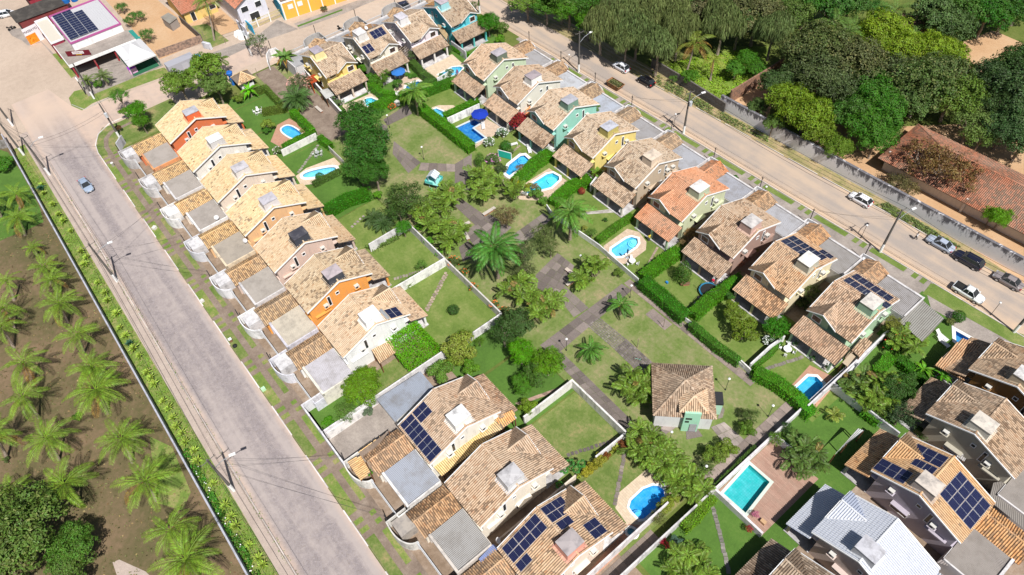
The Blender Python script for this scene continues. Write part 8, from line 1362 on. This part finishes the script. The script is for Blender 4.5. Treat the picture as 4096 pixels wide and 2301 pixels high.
hedge('low mixed hedge right of the pale long pool', [(-100.73, 29.33), (-100.61, 32.08), (-100.49, 34.86)], 1.0, 1.1, (.08, .14, .03)); hedge('hedge between the yellow house pool and the lawn path', [(-120.26, 53.04), (-114.27, 53.16), (-112.00, 54.60)], 1.5, 1.9, HC); hedge('hedge below the yellow house pool', [(-111.45, 53.92), (-112.07, 48.87)], 1.5, 1.8, HC); hedge('hedge between the spa pool and the fan pool lawn', [(-111.24, 55.41), (-108.93, 60.42), (-108.07, 65.88)], 1.6, 1.8, (.07, .20, .018)); hedge('curving hedge between the two stone terraces', [(-119.54, 64.02), (-114.20, 63.43), (-110.94, 63.52), (-110.99, 60.19)], 1.5, 1.6, (.08, .15, .03)); hedge('hedge along the turquoise house garden wall', [(-118.37, 74.14), (-113.53, 74.50)], 1.0, 1.2, HC)
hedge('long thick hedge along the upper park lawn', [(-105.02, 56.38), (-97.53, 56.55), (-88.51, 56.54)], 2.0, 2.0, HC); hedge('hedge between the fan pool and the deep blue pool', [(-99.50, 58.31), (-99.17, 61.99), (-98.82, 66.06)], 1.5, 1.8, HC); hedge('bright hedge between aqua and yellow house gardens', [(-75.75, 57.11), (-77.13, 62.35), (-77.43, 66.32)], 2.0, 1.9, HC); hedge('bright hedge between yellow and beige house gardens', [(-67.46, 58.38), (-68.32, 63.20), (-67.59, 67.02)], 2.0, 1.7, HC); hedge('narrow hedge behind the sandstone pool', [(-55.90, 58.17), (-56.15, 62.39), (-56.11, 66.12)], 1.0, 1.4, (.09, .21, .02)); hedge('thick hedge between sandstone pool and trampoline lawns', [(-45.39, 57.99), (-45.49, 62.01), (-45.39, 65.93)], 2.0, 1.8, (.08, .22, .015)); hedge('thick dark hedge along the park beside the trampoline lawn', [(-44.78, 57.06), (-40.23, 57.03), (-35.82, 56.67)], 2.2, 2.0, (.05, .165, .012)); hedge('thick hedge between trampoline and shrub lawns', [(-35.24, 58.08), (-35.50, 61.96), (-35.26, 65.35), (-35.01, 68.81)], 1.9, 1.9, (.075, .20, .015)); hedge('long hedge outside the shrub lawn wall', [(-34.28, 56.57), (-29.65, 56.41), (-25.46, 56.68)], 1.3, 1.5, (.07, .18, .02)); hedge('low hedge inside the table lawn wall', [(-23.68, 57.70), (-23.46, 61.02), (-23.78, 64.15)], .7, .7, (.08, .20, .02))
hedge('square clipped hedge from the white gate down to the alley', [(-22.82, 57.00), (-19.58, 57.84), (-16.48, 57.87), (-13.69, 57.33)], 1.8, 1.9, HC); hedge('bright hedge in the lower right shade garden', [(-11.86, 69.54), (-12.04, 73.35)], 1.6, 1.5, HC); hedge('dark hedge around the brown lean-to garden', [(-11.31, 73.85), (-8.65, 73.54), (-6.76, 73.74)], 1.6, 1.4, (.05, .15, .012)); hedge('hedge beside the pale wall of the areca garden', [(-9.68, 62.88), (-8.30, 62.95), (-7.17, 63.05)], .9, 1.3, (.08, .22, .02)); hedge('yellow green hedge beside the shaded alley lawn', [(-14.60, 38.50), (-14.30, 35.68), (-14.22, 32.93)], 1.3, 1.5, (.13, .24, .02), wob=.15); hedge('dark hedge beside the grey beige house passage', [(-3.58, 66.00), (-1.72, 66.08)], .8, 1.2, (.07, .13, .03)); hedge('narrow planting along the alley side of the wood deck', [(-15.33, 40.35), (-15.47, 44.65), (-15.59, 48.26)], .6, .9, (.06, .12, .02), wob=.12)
# woods beyond the road (photo right top)
W = [('droop', CAS, 'grey green drooping casuarina'), ('broad', G1, 'rounded broadleaf tree'), ('dense', G1, 'dense dark tree')]
cas = [((-94.13, 95.10), 6, 5.0), ((-93.32, 99.61), 7, 5.2), ((-87.61, 98.86), 6, 4.6), ((-88.27, 103.77), 7, 5.2), ((-87.87, 96.01), 5, 3.8), ((-81.08, 98.01), 6, 4.6), ((-81.77, 104.54), 7, 4.4), ((-77.18, 112.36), 6.5, 5.2), ((-68.97, 118.09), 6, 4.8), ((-87.54, 108.57), 7, 4.6)]
for i, (p, z, r_) in enumerate(cas): T(p, z, r_, 'droop', (CAS[0] * (1 - .05 * (i % 3)), CAS[1], CAS[2] * .8), 'grey green drooping casuarina, %s along the road woods from the far end' % ORD[i], name='casuarina', group='casuarinas beside the road', a=.6, squash=1.0)
far = [(140, 18, 3.5, 4.2, 'broad', (.12, .20, .03)), (190, 30, 3.5, 3.6, 'broad', (.06, .15, .015)), (250, 35, 4, 4.4, 'dense', (.07, .17, .015)), (230, 8, 5, 5, 'broad', (.07, .14, .02)), (300, 20, 5, 4.6, 'dense', (.05, .13, .015)), (300, 70, 3.5, 3.0, 'broad', (.08, .20, .015)), (560, 15, 6, 5.2, 'broad', (.07, .13, .03)), (600, 45, 6, 4.4, 'dense', (.11, .11, .05)), (640, 15, 6, 5, 'broad', (.08, .14, .03)), (710, 30, 5.5, 5.2, 'dense', (.09, .10, .035)), (745, 60, 5.5, 5.6, 'dense', (.10, .11, .04)), (700, 75, 5, 4.6, 'broad', (.045, .09, .018)), (760, 20, 5, 4.6, 'dense', (.05, .10, .02)), (835, 55, 5, 4.6, 'dense', (.09, .14, .03)), (800, 15, 5, 4.8, 'broad', (.08, .14, .03)), (880, 20, 5, 5.4, 'dense', (.045, .13, .015)), (935, 35, 4.5, 4.8, 'broad', (.045, .12, .02)), (990, 25, 4, 4.4, 'dense', (.05, .12, .02)), (1060, 40, 3.5, 3.6, 'airy', (.06, .16, .03)),
    (1215, 55, 5, 5.4, 'broad', (.07, .12, .035)), (1265, 85, 4.5, 4.4, 'dense', (.07, .12, .035)), (1290, 30, 5, 4.6, 'broad', (.06, .13, .02)), (1355, 50, 4.5, 5.0, 'dense', (.035, .12, .01)), (1410, 40, 4.5, 5.0, 'dense', (.04, .11, .012)), (1450, 15, 4.5, 5, 'dense', (.04, .12, .012)), (1395, 5, 5, 5, 'broad', (.04, .11, .012)), (1080, 100, 4.5, 5.2, 'dense', (.17, .24, .022)), (1125, 140, 4.2, 4.6, 'dense', (.165, .235, .022)), (1060, 140, 4, 4.0, 'dense', (.15, .215, .022)), (1200, 145, 4, 4.6, 'dense', (.17, .24, .022)), (1245, 160, 4, 4.2, 'dense', (.165, .24, .022)),
    (870, 165, 5, 5.8, 'dense', (.075, .10, .03)), (930, 145, 5.5, 6.2, 'dense', (.08, .11, .03)), (990, 185, 5.5, 6.2, 'dense', (.085, .10, .035)), (910, 215, 5, 5.8, 'dense', (.065, .09, .03)), (960, 245, 4.5, 4.8, 'dense', (.06, .09, .03)), (1040, 235, 4.5, 4.4, 'broad', (.055, .12, .02)), (1130, 215, 5, 5.4, 'airy', (.085, .115, .045)), (1180, 250, 5, 6.4, 'dense', (.075, .12, .03)), (1230, 220, 5, 5.6, 'dense', (.08, .12, .035)), (1260, 270, 4.5, 5.2, 'dense', (.10, .16, .025)), (1140, 290, 4, 4.4, 'broad', (.07, .12, .03)),
    (1060, 270, 5, 4.4, 'dense', (.05, .145, .014)), (1075, 310, 4.5, 4.2, 'dense', (.05, .145, .014)), (1030, 345, 4, 4.2, 'dense', (.055, .15, .014)), (1060, 380, 3.5, 3.4, 'dense', (.055, .15, .014)), (1000, 320, 4, 4.2, 'broad', (.05, .12, .018)), (1085, 350, 3.5, 2.8, 'dense', (.05, .14, .014)), (830, 280, 4, 4.4, 'dense', (.14, .21, .02)), (875, 320, 4.2, 4.8, 'dense', (.14, .21, .02)), (900, 355, 3.5, 3.4, 'dense', (.13, .19, .02)), (960, 400, 2.6, 2.6, 'dense', (.11, .18, .02)), (930, 375, 2.6, 2.4, 'dense', (.11, .18, .02)), (790, 335, 2.6, 2.2, 'broad', (.09, .15, .03)), (750, 290, 2.2, 2.0, 'broad', (.07, .12, .03)), (800, 235, 4, 3.6, 'broad', (.05, .09, .025)), (850, 215, 4, 3.6, 'broad', (.06, .10, .03)),
    (1310, 340, 3.5, 3.8, 'airy', (.13, .19, .05)), (1340, 375, 2.6, 3.0, 'airy', (.12, .19, .04)), (1300, 300, 3.5, 3.2, 'airy', (.12, .17, .05)), (1370, 225, 4.5, 4.6, 'dense', (.035, .07, .02)), (1420, 215, 5, 5.2, 'dense', (.035, .075, .015)), (1450, 190, 5, 5, 'dense', (.035, .08, .015)), (1440, 265, 5, 5.4, 'broad', (.045, .085, .025)), (1400, 300, 4, 4.4, 'dense', (.05, .09, .025)), (1450, 320, 4.5, 5, 'dense', (.045, .09, .025)), (1400, 355, 3.5, 4.2, 'dense', (.05, .10, .03)), (1450, 385, 3.5, 4.2, 'dense', (.05, .10, .03)),
    (720, 165, 2.0, 2.4, 'dense', (.06, .17, .015)), (745, 190, 1.8, 2.2, 'dense', (.06, .16, .015)), (690, 190, 2, 2.2, 'broad', (.07, .18, .02)), (570, 210, 1.8, 1.8, 'broad', (.08, .19, .02)), (1390, 585, 2, 2.2, 'dense', (.11, .24, .015)), (1370, 575, 2, 1.8, 'dense', (.11, .22, .015)), (1120, 490, 1.8, 2.2, 'airy', (.11, .10, .04)), (1150, 505, 1.6, 1.8, 'airy', (.12, .10, .04))]
FARP = [(-115.58, 93.25), (-111.23, 95.02), (-106.54, 97.49), (-109.49, 97.92), (-104.11, 100.77), (-100.49, 97.45), (-88.90, 114.83), (-83.79, 113.77), (-84.51, 119.29), (-79.77, 122.19), (-75.17, 120.74), (-76.66, 117.38), (-78.46, 126.84), (-71.29, 126.90), (-76.75, 129.64), (-71.97, 133.44), (-68.13, 135.44), (-66.44, 140.47), (-61.82, 143.25), (-51.59, 147.06), (-47.20, 146.85), (-49.61, 154.13), (-45.13, 155.86), (-43.04, 160.00), (-42.74, 165.41), (-46.02, 162.92), (-55.40, 135.51), (-50.43, 133.79), (-53.76, 130.77), (-46.53, 137.36), (-43.34, 137.94), (-60.60, 116.91), (-58.80, 121.32), (-53.00, 120.23), (-55.02, 113.96), (-50.91, 114.22), (-47.84, 119.13), (-44.68, 124.82), (-40.19, 123.72), (-39.74, 129.17), (-35.62, 126.29), (-40.05, 119.34), (-44.40, 116.02), (-41.52, 113.68), (-41.67, 109.05), (-38.54, 108.03), (-44.52, 109.86), (-39.18, 111.85), (-54.89, 105.20), (-50.03, 103.60), (-47.08, 102.62), (-42.16, 102.73), (-44.99, 103.43), (-53.89, 100.06), (-59.15, 102.48), (-59.50, 107.84), (-58.56, 112.28), (-29.90, 123.32), (-27.06, 122.71), (-32.53, 126.71), (-33.25, 136.18), (-31.36, 138.82), (-31.42, 143.00), (-27.72, 134.50), (-27.94, 130.66), (-24.57, 130.22), (-25.24, 126.05), (-21.63, 125.50), (-70.44, 113.07), (-67.28, 112.15), (-69.91, 108.97), (-74.53, 100.89), (-15.38, 107.80), (-16.59, 107.72), (-30.71, 103.69), (-28.77, 104.08)]
nm = {'broad': 'rounded', 'dense': 'dense', 'airy': 'loose open', 'droop': 'drooping'}
def tone(c): return 'lime yellow' if c[0] > .17 else 'yellow green' if c[0] > .12 else 'bright green' if c[1] > .16 else 'bronze tinged' if c[0] > c[1] * .95 else 'olive' if c[0] > c[1] * .65 else 'dark green' if c[1] < .1 else 'mid green'
places = [(0, 330, 0, 80, 'where the upper road meets the woods'), (540, 860, 0, 110, 'above the casuarinas'), (860, 1100, 0, 60, 'behind the coconut palms at the top'), (1180, 1320, 0, 110, 'left of the orange clearing top'), (1320, 1500, 0, 80, 'in the top right corner'), (1050, 1260, 80, 175, 'in the lime stand beside the clearing'), (780, 1050, 140, 260, 'in the olive stand behind the wall'), (1100, 1290, 200, 300, 'between lime stand and red roof'), (990, 1100, 260, 400, 'left of the red roofed building'), (740, 990, 230, 410, 'just behind the streaked wall'), (1290, 1350, 290, 380, 'behind the hip of the red roof'), (1350, 1500, 180, 400, 'below the orange clearing at the right edge'), (560, 760, 150, 220, 'on the sunny meadow'), (1100, 1400, 480, 600, 'between the streaked wall and the red roof')]
cnt = {}
import sys
for (x, y, z, r_, s_, c), P in zip(far, FARP):
    r_ *= 1.1
    pl = next((q[4] for q in places if q[0] <= x < q[1] and q[2] <= y < q[3]), 'in the woods beyond the road'); base = '%s %s tree %s' % (nm[s_], tone(c), pl); cnt.setdefault(base, []).append(x)
    k = len(cnt[base]); T(P, z, r_, s_, c, base + ('' if k == 1 else ', %s such' % ORD[k - 1]), name='woodland_tree', group='trees beyond the road', a=0.0 if c[0] > .07 and c[1] < .13 else .7)
for p, z, r_, l in (((-30.56, 108.29), 4.6, 4.6, 'left crown of the bronze half bare tree over the red roof'), ((-26.98, 108.39), 4.8, 5.2, 'right crown of the bronze half bare tree over the red roof'), ((-24.03, 110.19), 4.0, 3.8, 'lower right crown of the bronze tree by the red roof')): T(p, z, r_, 'sparse', (.15, .09, .035), l, a=.0)
palm('coconut_palm', 'coco', (-77.44, 104.80), 6.5, 'yellowing coconut palm among the casuarinas', 14, 1.35, (.16, .20, .04), (.5, 1.5), 'coconut palms beyond the road', 5); palm('coconut_palm', 'coco', (-73.26, 106.34), 4.2, 'small yellow coconut palm alone on the meadow', 12, .8, (.26, .28, .06), (0, .8), 'coconut palms beyond the road', 1)
for i, (p, z, s_) in enumerate((((-63.26, 129.78), 6, 1.5), ((-60.30, 129.91), 6, 1.3), ((-60.93, 134.52), 5, 1.2), ((-58.21, 143.95), 6, 1.3), ((-51.00, 144.71), 5, 1.3), ((-51.07, 138.83), 5, 1.1), ((-49.35, 155.00), 6, 1.3))): palm('coconut_palm', 'coco', p, z, 'coconut palm, %s from the left in the top right palm group' % ORD[i], 16, s_, (.11, .18, .04), (.4, .5), 'coconut palms beyond the road', 2)
shrub((-77.57, 99.62), 1.2, .7, (.09, .17, .03), 'weedy bush against the dark roadside wall', 'airy'); scatter('roadside_weeds', '', [[(-83.26, 99.23), (-76.18, 99.47), (-64.11, 99.32), (-54.27, 100.07), (-53.09, 98.57), (-66.17, 97.13), (-79.21, 96.92)], [(-31.16, 98.70), (-17.14, 99.05), (-16.76, 100.32), (-29.87, 100.58)]], 5200, .3, (.13, .17, .05), (0, .3), seed=31)
scatter('grove_litter', '', [[(-135, -45), (-30, -60), (-30, -11.8), (-135, -11.8)]], 15000, .26, (.13, .13, .05), (0, .06), seed=41); scatter('grove_dry_leaves', '', [[(-125, -45), (-30, -60), (-30, -11.8), (-125, -11.8)]], 4000, .3, (.22, .15, .08), (0, .05), seed=42)
scatter('meadow_grass', '', [[(-81.27, 100.65), (-66.53, 102.17), (-66.46, 115.51), (-74.20, 119.60), (-82.69, 104.55)]], 6000, .35, (.20, .30, .03), (0, .35), seed=32); scatter('park_tufts', '', [[(-112, 37), (-18, 37), (-18, 56.5), (-112, 56.5)]], 2500, .12, (.13, .22, .03), (0, .04), seed=33)
# deferred ground sheets with pool openings
from mathutils.geometry import tessellate_polygon
def pin(p, P):
    c = False; j = len(P) - 1
    for i in range(len(P)):
        if (P[i][1] > p[1]) != (P[j][1] > p[1]) and p[0] < (P[j][0] - P[i][0]) * (p[1] - P[i][1]) / (P[j][1] - P[i][1]) + P[i][0]: c = not c
        j = i
    return c
def ccw(P): return P if sum(P[i - 1][0] * P[i][1] - P[i][0] * P[i - 1][1] for i in range(len(P))) > 0 else P[::-1]
from mathutils.geometry import delaunay_2d_cdt
for si, (n_, P, mm, lvl, colr) in enumerate(SHEETS):
    P = ccw([tuple(p[:2]) for p in P]); bx = [f(p[k] for p in P) for k in (0, 1) for f in (min, max)]; z = lvl * .006 + (si % 5) * .0011
    hs = [H for H in HOLES if max(p[0] for p in H) > bx[0] and min(p[0] for p in H) < bx[1] and max(p[1] for p in H) > bx[2] and min(p[1] for p in H) < bx[3]]
    loops = [P] + hs; flat = [V(q[:2]) for l in loops for q in l]; ed = []; b = 0
    for l in loops: ed += [(b + k, b + (k + 1) % len(l)) for k in range(len(l))]; b += len(l)
    vo, _, fo, *_r = delaunay_2d_cdt(flat, ed, [], 0, 1e-4); mb = MB(); mb.v = [(v.x, v.y, z) for v in vo]
    for t3 in fo:
        a, b2, c = (vo[k] for k in t3); g = (a + b2 + c) / 3
        if not pin(g, P) or any(pin(g, H) for H in hs): continue
        s2 = (b2[0] - a[0]) * (c[1] - a[1]) - (c[0] - a[0]) * (b2[1] - a[1]); mb.f.append(tuple(t3) if s2 > 0 else tuple(reversed(t3))); mb.m.append(0); mb.uv.append((.5, .5))
    obj(n_, mb.data(n_, [M[mm]]), kind='structure')
print('objects', len(bpy.data.objects), 'meshes', len(bpy.data.meshes))
